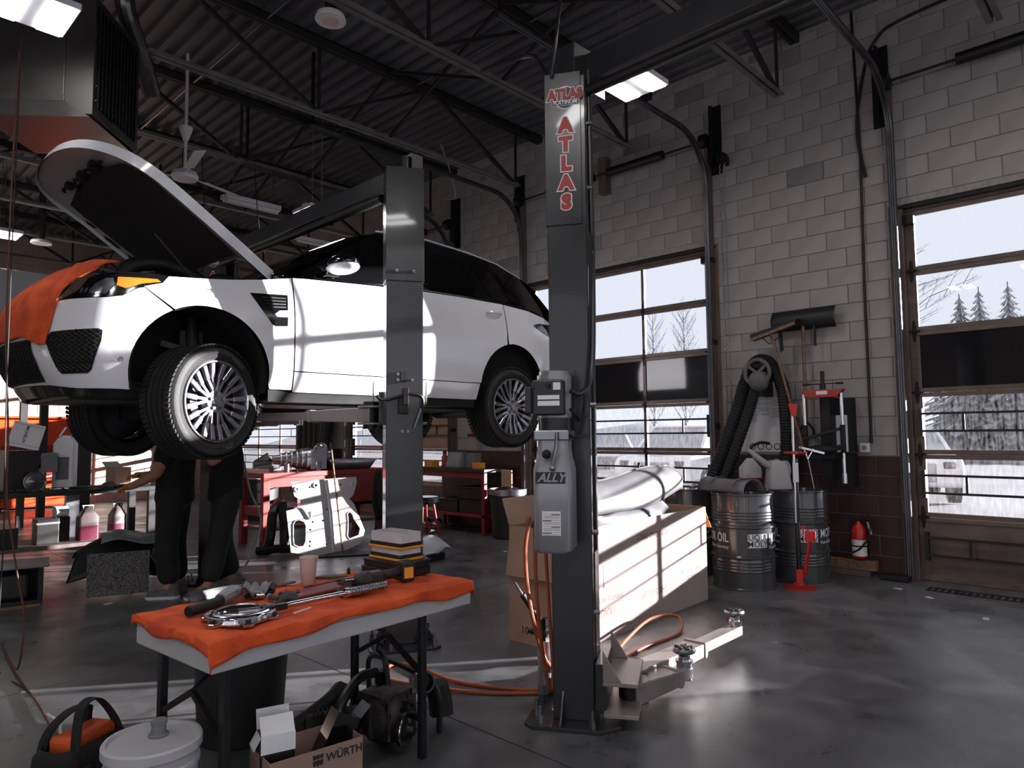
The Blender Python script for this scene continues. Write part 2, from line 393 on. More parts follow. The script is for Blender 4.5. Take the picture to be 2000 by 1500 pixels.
# overhead sectional doors
def make_door(n, y0, y1):
    d = thing('door_%d'%n, None, None, (WX+.06,(y0+y1)/2,0), kind='structure'); hw = (y1-y0)/2; X0, X1 = -.022, .022
    cw = 2*hw/3
    for k in range(6):
        z0, z1 = k*SEC+.002, (k+1)*SEC-.002; f = MB()
        rt = .045 if k else .06
        f.bx(X0,X1,-hw,hw,z0,z0+rt); f.bx(X0,X1,-hw,hw,z1-.04,z1)
        f.bx(X0,X1,-hw,-hw+.085,z0+rt,z1-.04); f.bx(X0,X1,hw-.085,hw,z0+rt,z1-.04)
        edges = [-hw+.085]
        for c in (-hw+cw, -hw+2*cw): f.bx(X0,X1,c-.022,c+.022,z0+rt,z1-.04); edges += [c-.022,c+.022]
        edges.append(hw-.085)
        sec = f.obj('section_frame','door_bronze',d,smooth=0,bev=.003,seg=1)
        for q in range(3):
            a, b_ = edges[2*q], edges[2*q+1]
            pm, nm = ('door_panel','panel') if k == 0 else (('dark_panel','dark_panel') if k == 3 else (('pane_clear','pane') if k > 3 else ('pane_dirty','pane')))
            if nm == 'pane': MB().bx(-.003,.003,a,b_,z0+rt,z1-.04).obj('pane',pm,sec,smooth=0)
            else: MB().bx(-.008,.008,a,b_,z0+rt,z1-.04).obj(nm,pm,sec,smooth=0)
        if k:
            for s, nm in ((-hw+.042,'hinge'),(hw-.042,'hinge'),(-hw+cw,'hinge'),(-hw+2*cw,'hinge')):
                h = MB(); h.prism([(s-.02,z0-.02),(s-.012,z0-.1),(s,z0-.115),(s+.012,z0-.1),(s+.02,z0-.02),(s+.02,z0+.02),(s+.012,z0+.1),(s,z0+.115),(s-.012,z0+.1),(s-.02,z0+.02)],X0-.004,X0,'yz')
                h.bx(X0-.03,X0-.004,s-.022,s+.022,z0-.016,z0+.016); h.cyl((X0-.02,s-.06 if abs(s) > hw-.1 else s-.025,z0),(X0-.02,s+.06 if abs(s) > hw-.1 else s+.025,z0),.009,n=8)
                h.obj('hinge','dark_steel',d,smooth=30)
    for za, zb in ((1.45,1.62),(.85,1.02),(.25,.42)):
        for z in (za,zb): MB().bx(X0-.05,X0-.03,-hw+.06,hw-.06,z-.011,z+.011).obj('security_bar','bar_black',d,smooth=0)
        for s in (-hw+.07,hw-.07): MB().bx(X0-.055,X0,s-.016,s+.016,za-.05,zb+.05).obj('bar_bracket','bar_black',d,smooth=0)
        for s in (-.36,.36): MB().bx(X0-.048,X0-.032,s*2*hw-.011,s*2*hw+.011,za+.011,zb-.011).obj('bar_upright','bar_black',d,smooth=0)
    MB().bx(-.03,.05,-hw-.1,hw+.1,DH,DH+.08).obj('header','jamb_brown',d,smooth=0)
    MB().bx(-.085,-.03,-hw-.1,hw+.1,DH+.03,DH+.06).obj('header_seal','seal_black',d,smooth=0)
    for s in (-1,1): MB().bx(X0-.07,X0,s*(hw-.05)-.05,s*(hw-.05)+.05,DH-.14,DH-.04).obj('top_roller_bracket','black_paint',d,smooth=0,bev=.004)
    if n == 3: MB().bx(X0-.012,X0-.002,-hw+.1,hw-1.2,1.24,1.83).obj('cover_board','cardboard',d,smooth=0)
    MB().bx(-.02,.02,-hw,hw,-.0,.002).obj('bottom_seal','seal_black',d,smooth=0)
    return d
for i,(a,b_) in enumerate(DOORS): make_door(i, a, b_)
# jambs: flat steel channel on both sides of each opening
k = 1
for (a,b_) in DOORS:
    for y, s in ((a,-1),(b_,1)):
        o = MB().bx(WX-.02,WX+.1,min(y,y+s*.13),max(y,y+s*.13),0,DH+.08).obj('trim_%d'%k,'jamb_brown',None,smooth=0,bev=.006,kind='structure'); k += 1
# tracks
for di,(a,b_) in enumerate(DOORS):
    if di == 0: continue
    for y, s, side in ((a,-1,'right'),(b_,1,'left')):
        yy = y+s*.05; pts = [(WX-.13,yy,.03)]+[(WX-.13,yy,z) for z in (1,2,3,4.4)]
        for i in range(1,8):
            t = i/7*PI/2; pts.append((WX-.13-.6*(1-math.cos(t)),yy,4.4+.6*math.sin(t)))
        pts.append((WX-3.7,yy,5.02))
        T = thing('door_track', 'steel door track curving from wall to ceiling, %s jamb of the %s overhead door'%(side,['unseen','nearest','lit middle','third','farthest'][di]), 'track', (WX-.13,yy,0), group='overhead door tracks')
        t = MB(tr(-(WX-.13),-yy,0))
        for off in ((0,-.022),(.045,0)): pass
        P = [V(p) for p in pts]
        t.tube([(p.x,p.y-.02,p.z) for p in P], .014, 6); t.tube([(p.x,p.y+.02,p.z) for p in P], .014, 6)
        t.tube([(p.x+.02,p.y,p.z+.02) for p in P], .026, 6)
        t.obj('rail','steel_track',T,smooth=50)
        bk = MB(tr(-(WX-.13),-yy,0))
        bk.bx(WX-.12,WX-.012,yy+s*.01-.02,yy+s*.01+.02,.0,5.0); bk.obj('wall_angle','jamb_brown',T,smooth=0)
        for z in (.6,1.5,2.5,3.5):
            MB(tr(-(WX-.13),-yy,0)).bx(WX-.13,WX-.012,yy+s*.03-.012,yy+s*.03+.012,z,z+.06).obj('bracket','dark_steel',T,smooth=0)
        MB(tr(-(WX-.13),-yy,0)).bar((WX-3.65,yy,5.04),(WX-3.65,yy,ZC-.02),.03,.03).obj('hanger','dark_steel',T,smooth=0)
# torsion shafts
for di,(a,b_) in enumerate(DOORS):
    if di == 0: continue
    z = 4.98; x = WX-.16
    T = thing('torsion_shaft','counterbalance shaft with black spring above the %s overhead door'%['unseen','nearest','lit middle','third','farthest'][di],'door spring',(x,(a+b_)/2,z),group='door counterbalance shafts')
    h = (b_-a)/2
    MB().cyl((0,-h-.12,0),(0,h+.12,0),.014,n=8).obj('shaft','dark_steel',T)
    for s in (-1,1):
        MB().cyl((0,s*(h+.02),0),(0,s*(h+.1),0),.085,n=18).obj('cable_drum','dark_steel',T)
        MB().bx(.0,.14,s*(h+.14)-.012,s*(h+.14)+.012,-.3,.42).bx(.128,.144,s*(h+.14)-.08,s*(h+.14)+.08,-.4,.45).obj('end_plate','black_paint',T,smooth=0)
    for c in (-.55,.55): MB().cyl((0,c-.42,0),(0,c+.42,0),.058,n=14).obj('spring','bar_black',T)
    MB().bx(.02,.142,-.06,.06,-.25,.25).obj('center_plate','jamb_brown',T,smooth=0)

# open web roof joists
JY = [2.95+1.93*k for k in range(-5,9)]
for jy in JY:
    J = thing('roof_joist','dark steel open web joist under the roof deck',None,(0,jy,5.05),kind='structure'); del J['label']
    MB().bx(XL,WX,-.05,-.008,.78,.88).bx(XL,WX,.008,.05,.78,.88).bx(XL,WX,-.05,.05,.87,.885).obj('top_chord','joist_paint',J,smooth=0)
    for s in (-1,1): MB().bx(XL,7.25,s*.014 if s > 0 else -.062,.062 if s > 0 else -.014,-.006,0).bx(XL,7.25,s*.012-.003,s*.012+.003,0,.05).obj('bottom_chord','chord_paint',J,smooth=0)
    x = 7.2; i = 0
    while x > XL+2:
        MB().bar((x-.05,0,.03),(x-1.55,0,.84),.045,.045).obj('web_bar','joist_paint',J,smooth=0)
        MB().bar((x-3.15,0,.03),(x-1.65,0,.84),.035,.035).obj('web_bar','joist_paint',J,smooth=0)
        MB().bar((x,0,.03),(x,0,.8),.028,.028).obj('web_post','joist_paint',J,smooth=0)
        x -= 3.2
    if jy < JY[-1]:
        for bxx in (.8,4.9):
            MB().bar((bxx,.02,.03),(bxx,1.91,.83),.03,.03).obj('bridging_rod','joist_paint',J,smooth=0)
            MB().bar((bxx+.06,.02,.83),(bxx+.06,1.91,.03),.03,.03).obj('bridging_rod','joist_paint',J,smooth=0)
# conduits under the deck
for i,(x,y0,y1) in enumerate(((3.35,3,13.5),(5.35,2.5,9.0))):
    MB(tr(-x,-y0,-5.86)).tube([(x,y0,5.86),(x,y1,5.86)],.012,6).obj('conduit','galv',None).location = (x,y0,5.86)
    o = [q for q in COL.objects if q.name.startswith('conduit')][-1]; tag(o,['thin conduit along the deck above the car hood','thin conduit along the deck above the near lift post'][i],'conduit',group='ceiling conduits')
for i,(y,x0,x1) in enumerate(((10.67,1.5,7.0),(12.6,2,7.2))):
    tag(MB().tube([(0,0,0),(x1-x0,0,0)],.013,6).obj('conduit','wire_white',None),['pale conduit crossing beneath the joists above the ceiling fan','pale conduit crossing far joists behind the ceiling fan'][i],'conduit',group='ceiling conduits').location = (x0,y,5.035)
# trench drain by the nearest door
D = thing('floor_drain','long black slotted drain grate set in the floor before the nearest door','drain',(7.38,.2,0))
MB().bx(-.09,-.075,-1.6,1.6,.0,.006).bx(.075,.09,-1.6,1.6,0,.006).obj('rim','dark_steel',D,smooth=0)
for k in range(60): MB().bx(-.075,.075,-1.58+k*.0535,-1.555+k*.0535,.0005,.005).obj('slat','dark_steel',D,smooth=0)
# ------------------------------------------------------------------ ceiling lamps of the shop, then lamps added for fill
def make_lamp(name, label, loc, rz, chain, up=1.0):
    T = thing(name, label, 'ceiling lamp', loc, rz, group='twin panel lamps')
    MB().bx(-.24,.24,-.24,.24,.0,.05).bx(-.2,.2,-.06,.06,.05,.1).obj('housing','white_paint',T,smooth=0,bev=.006)
    for s in (-1,1): MB().bx(-.225,.225,s*.14-.078,s*.14+.078,-.012,0).obj('diffuser','lamp_emit',T,smooth=0,bev=.01)
    for s in (-1,1):
        c = MB(); k = 0; z = .1
        while z < chain:
            a = (0,s*.12,z); c.tube([(math.cos(q)*.012*(k%2),s*.12+math.cos(q)*.012*((k+1)%2),z+.02+math.sin(q)*.022) for q in [2*PI*i/6 for i in range(6)]],.003,4,closed=True); z += .036; k += 1
        c.obj('chain','galv',T,smooth=0)
    return T
LAMPS = [((5.22,3.47,4.62),0,'twin panel lamp glowing beneath the overhead beam of the near lift'),
         ((1.07,5.62,4.42),PI/2,'twin panel lamp shining at the top left corner beside the unit heater'),
         ((4.95,8.45,4.5),0,'twin panel lamp small and bright beyond the car roof'),
         ((-2.2,3.4,4.6),0,'added twin panel fill lamp out of view left of the camera'),  # from here on: lamps added to brighten the room
         ((2.0,-2.2,4.6),0,'added twin panel fill lamp out of view behind the camera'),
         ((5.4,-2.0,4.6),0,'added twin panel fill lamp out of view right of the camera'),
         ((5.6,.6,4.9),0,'added twin panel fill lamp out of view over the right bay'),
         ((-3.5,-2.4,4.6),0,'added twin panel fill lamp out of view far behind the camera'),
         ((-.9,1.9,4.6),0,'added twin panel fill lamp out of view above the camera'),
         ((.5,1.2,4.3),0,'added twin panel fill lamp out of view over the tool table'),
         ((.9,-.8,4.6),0,'added twin panel fill lamp out of view just behind the camera'),
         ((-2.2,9.2,4.6),0,'added twin panel fill lamp out of view over the far left bay'),
         ((2.2,13.0,4.6),0,'added twin panel fill lamp over the bay by the back wall')]
for loc, rz, lb in LAMPS: make_lamp('panel_lamp', lb, loc, rz, 5.94-loc[2])

# ------------------------------------------------------------------ two-post lifts
mat('lift_grey', (41,41,44), .3, var=.08, scale=3, coat=.3)
mat('lift_arm', (150,140,138), .38, metal=.3, var=.12, scale=4)
mat('decal_red', (160,20,22), .45, var=.04)
mat('decal_white', (225,225,230), .5, var=.02)
mat('decal_black', (14,14,15), .4)
mat('tank_grey', (150,150,156), .3, metal=.35, var=.1, scale=3)
mat('hose_orange', (156,78,46), .5, var=.1)
mat('pad_rubber', (58,50,48), .6, var=.3, scale=30)
CW, CD = .26, .21          # column width (face) and depth
def column(L, M, decal, height=3.36, cover=True, name='column'):
    """C-channel; local: opening faces +y, decal side faces -x; M places it"""
    c = MB(M); t = .008
    c.bx(-CW/2,CW/2,-CD/2,-CD/2+t,.02,height); c.bx(-CW/2,-CW/2+t,-CD/2,CD/2,.02,height); c.bx(CW/2-t,CW/2,-CD/2,CD/2,.02,height)
    c.bx(-CW/2,-CW/2+.05,CD/2-t,CD/2,.02,height); c.bx(CW/2-.05,CW/2,CD/2-t,CD/2,.02,height)
    c.bx(-CW/2+.05,-CW/2+.058,CD/2-.04,CD/2,.02,height); c.bx(CW/2-.058,CW/2-.05,CD/2-.04,CD/2,.02,height)
    col = c.obj(name,'lift_grey',L,smooth=0,bev=.004)
    if cover:
        b = MB(M); z0, z1 = 2.55, height+.02; w, d = CW+.014, CD+.014
        b.bx(-w/2,w/2,-d/2,-d/2+.004,z0,z1); b.bx(-w/2,-w/2+.004,-d/2,d/2-.03,z0,z1); b.bx(w/2-.004,w/2,-d/2,d/2-.03,z0,z1)
        b.obj('column_cover','lift_grey',col,smooth=0,bev=.003)
    bp = MB(M); bp.prism([(-.24,-.2),(-.2,-.24),(.2,-.24),(.24,-.2),(.24,.14),(.16,.24),(-.16,.24),(-.24,.14)],0,.02,'xy')
    bp.prism([(-CW/2-.1,.02),(-CW/2,.02),(-CW/2,.16)],-.06,-.05,'xz'); bp.prism([(CW/2+.1,.02),(CW/2,.02),(CW/2,.16)],-.06,-.05,'xz')
    bp.obj('base_plate','lift_grey',col,smooth=0,bev=.003)
    for x,y in ((-.2,-.16),(.2,-.16),(-.2,.1),(.2,.1),(-.1,-.2),(.1,-.2)):
        MB(M).cyl((x,y,.02),(x,y,.055),.017,n=6).cyl((x,y,.055),(x,y,.1),.009,n=8).obj('anchor_bolt','galv',col)
    return col
def decals(parent, M):
    """logo and vertical lettering on the -x side; M maps column local frame"""
    x = -CW/2-.0085; M = M @ rot('Z',PI)
    F = lambda y,z: M @ frame((x,y,z),(0,-1,0),(0,0,1))
    def ring(r0,r1): return curve_mesh([circ(r1,36),circ(r0,36)],.001)
    put(ring(.058,.063),'logo_ring','decal_white',parent,F(0,3.24)); put(curve_mesh([circ(.058,32)],.0006),'logo_disc','decal_black',parent,F(0,3.24))
    for b,mm,dz in ((.0085,'decal_white',0),(.0055,'decal_black',.0006),(.003,'decal_red',.0012)):
        put(text_mesh('ATLAS',.068,.0004,b),'logo_text',mm,parent,M @ frame((x-dz-.0015,0,3.255),(0,-1,0),(0,0,1)),lambda p:(p.x*.95,p.y*1.15,p.z))
    put(curve_mesh([rrect(.15,.03,.004)],.0008),'logo_band','decal_white',parent,F(0,3.212)); put(curve_mesh([rrect(.146,.026,.004)],.0012),'logo_band','decal_black',parent,M @ frame((x-.0006,0,3.212),(0,-1,0),(0,0,1)))
    put(text_mesh('PLATINUM',.027,.0004,.0004),'logo_text','decal_white',parent,M @ frame((x-.0016,0,3.212),(0,-1,0),(0,0,1)))
    for i,ch in enumerate('ATLAS'):
        z = 3.085-i*.104
        for b,mm,dz in ((.0125,'decal_white',0),(.0075,'decal_red',.001)):
            put(text_mesh(ch,.105,.0004,b),'letter',mm,parent,M @ frame((x-dz,0,z),(0,-1,0),(0,0,1)))
def arm(L, p0, ang, z, l1, l2, pad_h, name='swing_arm', w=.13, h=.11):
    """box section arm from pivot p0 in direction ang, telescoping, with a round pad"""
    M = tr(p0[0],p0[1],z) @ rot('Z',ang)
    a = MB(M); a.prism([(-.02,-h*.5),(l1,-h*.35),(l1,h*.35),(-.02,h*.5)],-w/2,w/2,'xz').bx(l1-.05,l1-.02,-w/2-.008,w/2+.008,-h*.42,h*.42)
    A = a.obj(name,'lift_arm',L,smooth=0,bev=.006)
    MB(M).bx(l1-.1,l1+l2,-w/2+.018,w/2-.018,-h*.27,h*.27).obj('extension','lift_arm',A,smooth=0,bev=.005)
    MB(M).cyl((0,0,-h*.9),(0,0,h*.9),.055,n=18).obj('pivot_pin','dark_steel',A)
    for q in (-1,1): MB(M).cyl((0,0,q*h*.5),(0,0,q*h*.62),.095,n=20).obj('pivot_plate','lift_arm',A)
    e = l1+l2-.02
    MB(M).cyl((e,0,-h*.35),(e,0,h*.5),.045,n=18).cyl((e,0,h*.5),(e,0,pad_h-.03),.034,n=16).cyl((e,0,h*.5),(e,0,h*.6),.05,n=16).obj('pad_screw','chrome',A)
    pd = MB(M).lathe([(.02,-.03),(.062,-.012),(.066,0),(.06,.012),(0,.012)],(e,0,pad_h),24).obj('lift_pad','galv',A)
    for i in range(9):
        q = i*2.4; rr = .015+.004*i
        MB(M).box((e+rr*math.cos(q),rr*math.sin(q),pad_h+.014),(.026,.016,.01),q).obj('pad_cleat','pad_rubber',pd,smooth=0)
    return A
def carriage(L, M, z):
    c = MB(M); c.bx(-CW/2+.06,CW/2-.06,CD/2-.07,CD/2+.006,z,z+.75); c.bx(-.16,.16,CD/2+.006,CD/2+.06,z-.02,z+.22)
    C_ = c.obj('carriage','lift_grey',L,smooth=0,bev=.004)
    MB(M).bx(-.2,.2,CD/2+.05,CD/2+.22,z+.13,z+.15).bx(-.2,.2,CD/2+.05,CD/2+.22,z-.02,z).prism([(CD/2+.05,z+.15),(CD/2+.14,z+.15),(CD/2+.05,z+.3)],-.2,-.19,'yz').prism([(CD/2+.05,z+.15),(CD/2+.14,z+.15),(CD/2+.05,z+.3)],.19,.2,'yz').obj('arm_bracket','lift_arm',C_,smooth=0,bev=.003)
    return C_
# column frames: local +y opens toward the vehicle and 30 degrees to its rear
def colM(x, y, open_az): return tr(x,y,0) @ rot('Z', open_az-PI/2)
# --- lift carrying the car
LC = thing('two_post_lift','dark grey two-post lift holding the white car up','car lift',(2.95,5.4,0))
Q = tr(-2.95,-5.4,0)
Mn = Q @ colM(3.08,4.05,R(60)); Mf = Q @ colM(3.08,7.12,R(-60)) @ Matrix.Scale(-1,4,(1,0,0))
cn = column(LC, Mn, False); 
Mf2 = Q @ colM(3.08,7.12,R(-60)) ; cf = column(LC, Mf2, True); decals(cf, Mf2)
MB(Q).bx(3.06,3.2,3.98,7.15,3.29,3.43).obj('overhead_beam','lift_grey',LC,smooth=0,bev=.005)
MB(Q).tube([(3.0,4.2,3.2),(3.0,6.9,3.2)],.035,10).obj('shutoff_bar','black_paint',LC)
MB(Q).bx(3.08,3.18,3.95,4.05,3.36,3.5).cyl((3.06,4.0,3.36),(3.06,4.0,3.48),.03,n=10).obj('hose_bracket','black_paint',LC,smooth=30)
CZ = 1.60
carriage(LC, Mn, CZ-.05); carriage(LC, Mf2, CZ-.05)
arm(LC,(2.98-2.95,4.30-5.4),R(120),CZ,.5,.48,.1); arm(LC,(3.24-2.95,4.22-5.4),R(50),CZ,.6,.5,.1)
arm(LC,(2.98-2.95,6.85-5.4),R(-117),CZ,.35,.25,.1); arm(LC,(3.24-2.95,6.9-5.4),R(-52),CZ,.35,.25,.1)
# latch hardware on the outer face of the near column
lt = MB(Mn); yb = -CD/2-.001
lt.bx(-.045,.02,yb-.05,yb,1.60,1.72); lt.bx(-.02,.02,yb-.07,yb-.02,1.66,1.78)
LT = lt.obj('latch_box','dark_steel',LC,smooth=0,bev=.004)
MB(Mn).tube(spline([(-.2,yb-.05,1.73),(-.17,yb-.05,1.70),(-.1,yb-.05,1.705),(.0,yb-.06,1.735),(.09,yb-.06,1.73),(.12,yb-.05,1.70),(.12,yb-.04,1.63)],5),.011,8).obj('latch_lever','dark_steel',LT)
MB(Mn).bar((.11,yb-.03,1.64),(.06,yb-.03,1.5),.03,.012).obj('latch_handle','galv',LT,smooth=0,bev=.003)
for x,z in ((-.05,1.84),(.05,1.84),(-.05,1.86+.02),(-.02,1.48),(.02,1.48),(-.06,2.62),(.06,2.62)):
    MB(Mn).cyl((x,yb,z),(x,yb-.018,z),.012,n=6).cyl((x,yb-.018,z),(x,yb-.04,z),.006,n=6).obj('bolt','galv',cn)
MB(Mn).bx(-.03,.01,yb-.02,yb,1.83,1.9).obj('latch_tab','seal_black',cn,smooth=0)
# --- near lift, empty
LE = thing('two_post_lift','dark grey two-post lift with red lettering on its post and lowered arms','car lift',(2.93,.75,0))
Q = tr(-2.93,-.75,0); Me = Q @ colM(2.93,2.36,R(-60)); ce = column(LE, Me, True); decals(ce, Me)
Mo = Q @ colM(2.93,-.9,R(60)); column(LE, Mo, False)
MB(Q).bx(2.99,3.13,-.95,2.42,3.40,3.55).obj('overhead_beam','lift_grey',LE,smooth=0,bev=.005)
MB(Q).tube([(2.9,2.2,3.28),(2.9,-.6,3.28)],.03,10).obj('shutoff_bar','black_paint',LE)
MB(Q).bx(2.88,3.16,2.28,2.46,3.34,3.58).obj('beam_bracket','lift_grey',LE,smooth=0,bev=.004)
carriage(LE, Me, .09); carriage(LE, Mo, .09)
arm(LE,(3.10-2.93,2.15-.75),R(-6),.12,.38,.1,.12); arm(LE,(3.24-2.93,2.24-.75),R(1),.13,.75,.52,.12)
arm(LE,(3.1-2.93,-.7-.75),R(150),.14,.6,.4,.17); arm(LE,(3.22-2.93,-.72-.75),R(15),.16,.75,.5,.17)
for z in (.55,.95,1.6,2.4,2.75,3.1):
    MB(Me).cyl((CW/2-.02,CD/2,z),(CW/2-.02,CD/2+.03,z),.012,n=8).obj('bolt','galv',ce)
MB(Me).tube([(0,CD/2-.02,.2),(0,CD/2-.02,3.3)],.008,6).obj('lift_cable','galv',ce)
MB(Me).tube([(.06,CD/2-.03,.2),(.06,CD/2-.03,3.3)],.012,6).obj('lift_chain','dark_steel',ce)
# power unit on the decal side of the near column
px = -CW/2; Mcol = Me; Me = Me @ rot('Z',PI) @ tr(0,.05,0)
MB(Me).bx(px-.03,px,-.08,.08,1.3,1.78).obj('pump_mount','lift_grey',LE,smooth=0)
PX, PYC = px-.17, .0
tk = MB(Me)
def tank_loop(z,w,d,r): return [(PX+a,PYC+b_,z) for a,b_ in rrect(w,d,r,4)]
prof = [(.885,.2,.16,.03),(.9,.225,.185,.035),(1.28,.225,.185,.035),(1.34,.19,.16,.035),(1.38,.17,.15,.03),(1.42,.17,.15,.03)]
vs = []; 
for q in prof: vs += tank_loop(*q)
nn = 20; tk.add(vs,[(j*nn+i,j*nn+(i+1)%nn,(j+1)*nn+(i+1)%nn,(j+1)*nn+i) for j in range(len(prof)-1) for i in range(nn)]+[tuple(range(nn-1,-1,-1)),tuple(range(5*nn,6*nn))])
TK = tk.obj('fluid_tank','tank_grey',LE,smooth=45)
MB(Me).bx(PX-.1,PX+.1,-.085,.085,1.42,1.47).obj('pump_block','galv',LE,smooth=0,bev=.006)
MB(Me).cyl((PX,0,1.47),(PX,0,1.53),.08,n=24).obj('pump_collar','black_paint',LE)
MO = MB(Me).cyl((PX+.01,0,1.53),(PX+.01,0,1.74),.085,n=28).cyl((PX+.01,0,1.74),(PX+.01,0,1.76),.075,n=28).obj('pump_motor','tank_grey',LE)
bxo = MB(Me).bx(PX-.16,PX-.07,-.07,.075,1.54,1.71).obj('switch_box','black_paint',MO,smooth=0,bev=.008)
xf = PX-.1605
for (a,b_,z0,z1) in ((-.055,.05,1.615,1.635),(-.055,.05,1.585,1.608),(-.06,-.025,1.66,1.695)):
    MB(Me).bx(xf-.0008,xf,a,b_,z0,z1).obj('sticker','decal_white',bxo,smooth=0)
MB(Me).cyl((xf,.0,1.68),(xf-.02,.0,1.68),.012,n=12).obj('push_button','dark_steel',bxo)
MB(Me).bx(PX-.13,PX-.05,.085,.12,1.55,1.68).obj('capacitor_box','black_paint',MO,smooth=0,bev=.006)
MB(Me).ball((PX-.115,.02,1.355),.022).obj('filler_cap','seal_black',TK)
MB(Me).tube([(PX-.11,-.03,1.46),(PX-.13,-.03,1.40),(PX-.125,-.01,1.30)],.008,8).ball((PX-.125,-.01,1.29),.016).obj('lowering_lever','galv',TK)
MB(Me).bx(PX-.1135,PX-.1127,-.07,.075,1.215,1.27).obj('brand_plate','decal_black',TK,smooth=0)
put(text_mesh('ALLY',.058,.0003,.0012,shear=.35),'brand_letters','tank_grey',TK,Me @ frame((PX-.1142,.0,1.242),(0,-1,0),(0,0,1)))
MB(Me).bx(PX-.1135,PX-.1127,-.045,.045,.97,1.085).obj('warning_label','decal_white',TK,smooth=0)
for i in range(4):
    z = 1.073-i*.029
    MB(Me).bx(PX-.1142,PX-.1136,-.043,.043,z-.001,z).obj('label_rule','ink',TK,smooth=0)
    MB(Me).bx(PX-.1142,PX-.1136,.0 if i%2 else -.042,.042 if i%2 else .0,z-.006,z-.002).obj('label_head','ink_brown',TK,smooth=0)
    for k in range(3): MB(Me).bx(PX-.1142,PX-.1136,-.04,.038,z-.011-k*.005,z-.0095-k*.005).obj('label_line','grey_plastic',TK,smooth=0)
# hydraulic hoses and air hose over the column
H = lambda pts,r,nm,mm,par=LE: MB(Me).tube(spline(pts,6),r,8).obj(nm,mm,par)
H([(PX-.06,-.09,1.66),(PX-.02,-.14,1.65),(PX+.09,-.18,1.78),(px+.02,-.18,2.3),(px+.03,-.175,2.9),(px+.05,-.17,3.4)],.013,'hydraulic_hose','black_paint')
H([(PX-.08,-.09,1.44),(PX+.0,-.13,1.45),(PX+.06,-.145,1.62),(px-.02,-.165,2.0),(px+.0,-.17,2.5)],.009,'hydraulic_hose','rubber')
H([(PX-.06,-.09,1.57),(PX+.0,-.11,1.54),(px-.03,-.1,1.52)],.008,'power_cable','rubber')
H([(px-.02,.02,3.36),(px-.05,-.02,3.6),(px+.05,-.06,4.2),(px+.02,-.05,4.9)],.009,'power_cable','black_paint')
H([(px+.08,.05,3.36),(px+.1,.1,3.5),(px+.2,.2,3.62),(px+.3,.5,3.62)],.014,'hydraulic_hose','black_paint')
# ------------------------------------------------------------------ the white car on the lift
mat('car_white', (222,222,228), .22, var=.01, scale=2, coat=.8, rvar=.03)
mat('car_grey_in', (150,148,150), .4, var=.08, scale=5)
mat('gloss_black', (12,12,13), .12, var=.05, rvar=.04, coat=.5)
mat('plastic_black', (22,22,23), .5, var=.1)
mat('felt_black', (9,9,9), .95, var=.2, scale=12)
mat('tint_glass', (10,10,12), .05, var=.02, rvar=.02, coat=.6)
mat('tire', (26,25,26), .75, var=.2, scale=14, bump=.3)
mat('tire_side', (52,49,49), .7, var=.25, scale=9, bump=.2)
mat('alloy', (172,172,180), .26, metal=.85, var=.08)
mat('alloy_dark', (40,40,43), .35, metal=.7)
mat('lens_clear', (120,122,128), .08, metal=.55, var=.3, scale=14)
mat('amber', (226,108,20), .25, var=.1)
glass('windshield_glass', (.55,.56,.58), .1)
CAR = thing('suv','white suv with black roof and raised hood held up on the lift','car',(1.976,5.66,1.50))
PLAN = [(-.975,0),(-.967,.2),(-.94,.40),(-.895,.57),(-.83,.70),(-.745,.805),(-.64,.885),(-.5,.935),(-.35,.96),(-.2,.972)]
SIDE = [(-.2,.972),(.5,.978),(1.5,.985),(2.9,.982),(3.3,.95),(3.6,.89),(3.8,.82),(3.92,.74)]
_S = [0]
for (x0,y0),(x1,y1) in zip(PLAN,PLAN[1:]): _S.append(_S[-1]+math.hypot(x1-x0,y1-y0))
S0 = _S[-1]
def plan_pt(a):
    if a < 0: x,y = plan_pt(-a); return x,-y
    if a >= S0: x = -.2+(a-S0); return x, interp(x,SIDE)
    k = max(i for i in range(len(_S)-1) if _S[i] <= a); t = (a-_S[k])/(_S[k+1]-_S[k]); n = len(PLAN)
    def g(i):
        if i < 0: return (PLAN[1][0],-PLAN[1][1])
        if i >= n: return (2*PLAN[-1][0]-PLAN[-2][0], 2*PLAN[-1][1]-PLAN[-2][1])
        return PLAN[i]
    p,q,r_,s = g(k-1),g(k),g(k+1),g(k+2)
    return tuple(.5*(2*q[j]+(r_[j]-p[j])*t+(2*p[j]-5*q[j]+4*r_[j]-s[j])*t*t+(3*q[j]-p[j]-3*r_[j]+s[j])*t**3) for j in (0,1))
DF = [(.2,.17),(.3,.10),(.4,.035),(.5,0),(.62,0),(.75,.015),(.85,.045),(.92,.085),(1.0,.18),(1.1,.34)]
TKU = [(.2,.07),(.3,.03),(.42,.008),(.6,0),(.8,0),(.95,.018),(1.05,.04),(1.15,.065),(1.25,.1),(1.74,.31),(1.84,.37)]
def smo(z,T): return (interp(z-.03,T)+2*interp(z,T)+interp(z+.03,T))/4
ARC = ((-.05,.37,.455),(2.923,.37,.455))
def body(a,z):
    x,y = plan_pt(a); x2,y2 = plan_pt(a+.01); x1,y1 = plan_pt(a-.01); tx,ty = x2-x1,y2-y1; l = math.hypot(tx,ty) or 1; nx,ny = -ty/l,tx/l
    f = nx*nx; d = smo(z,DF)*f+smo(z,TKU)*(1-f)
    if z < 1:
        for cx,cz,cr in ARC:
            q = math.hypot(x-cx,z-cz)-cr
            if -.05 < q < .14: d -= .016*max(0,1-max(q,0)/.14)**1.5
    return (x-nx*d, -(y-ny*d), z)
def ax(x):
    if x >= -.2: return S0+x+.2
    lo,hi = 0,S0
    for _ in range(40):
        m = (lo+hi)/2
        if plan_pt(m)[0] < x: lo = m
        else: hi = m
    return lo
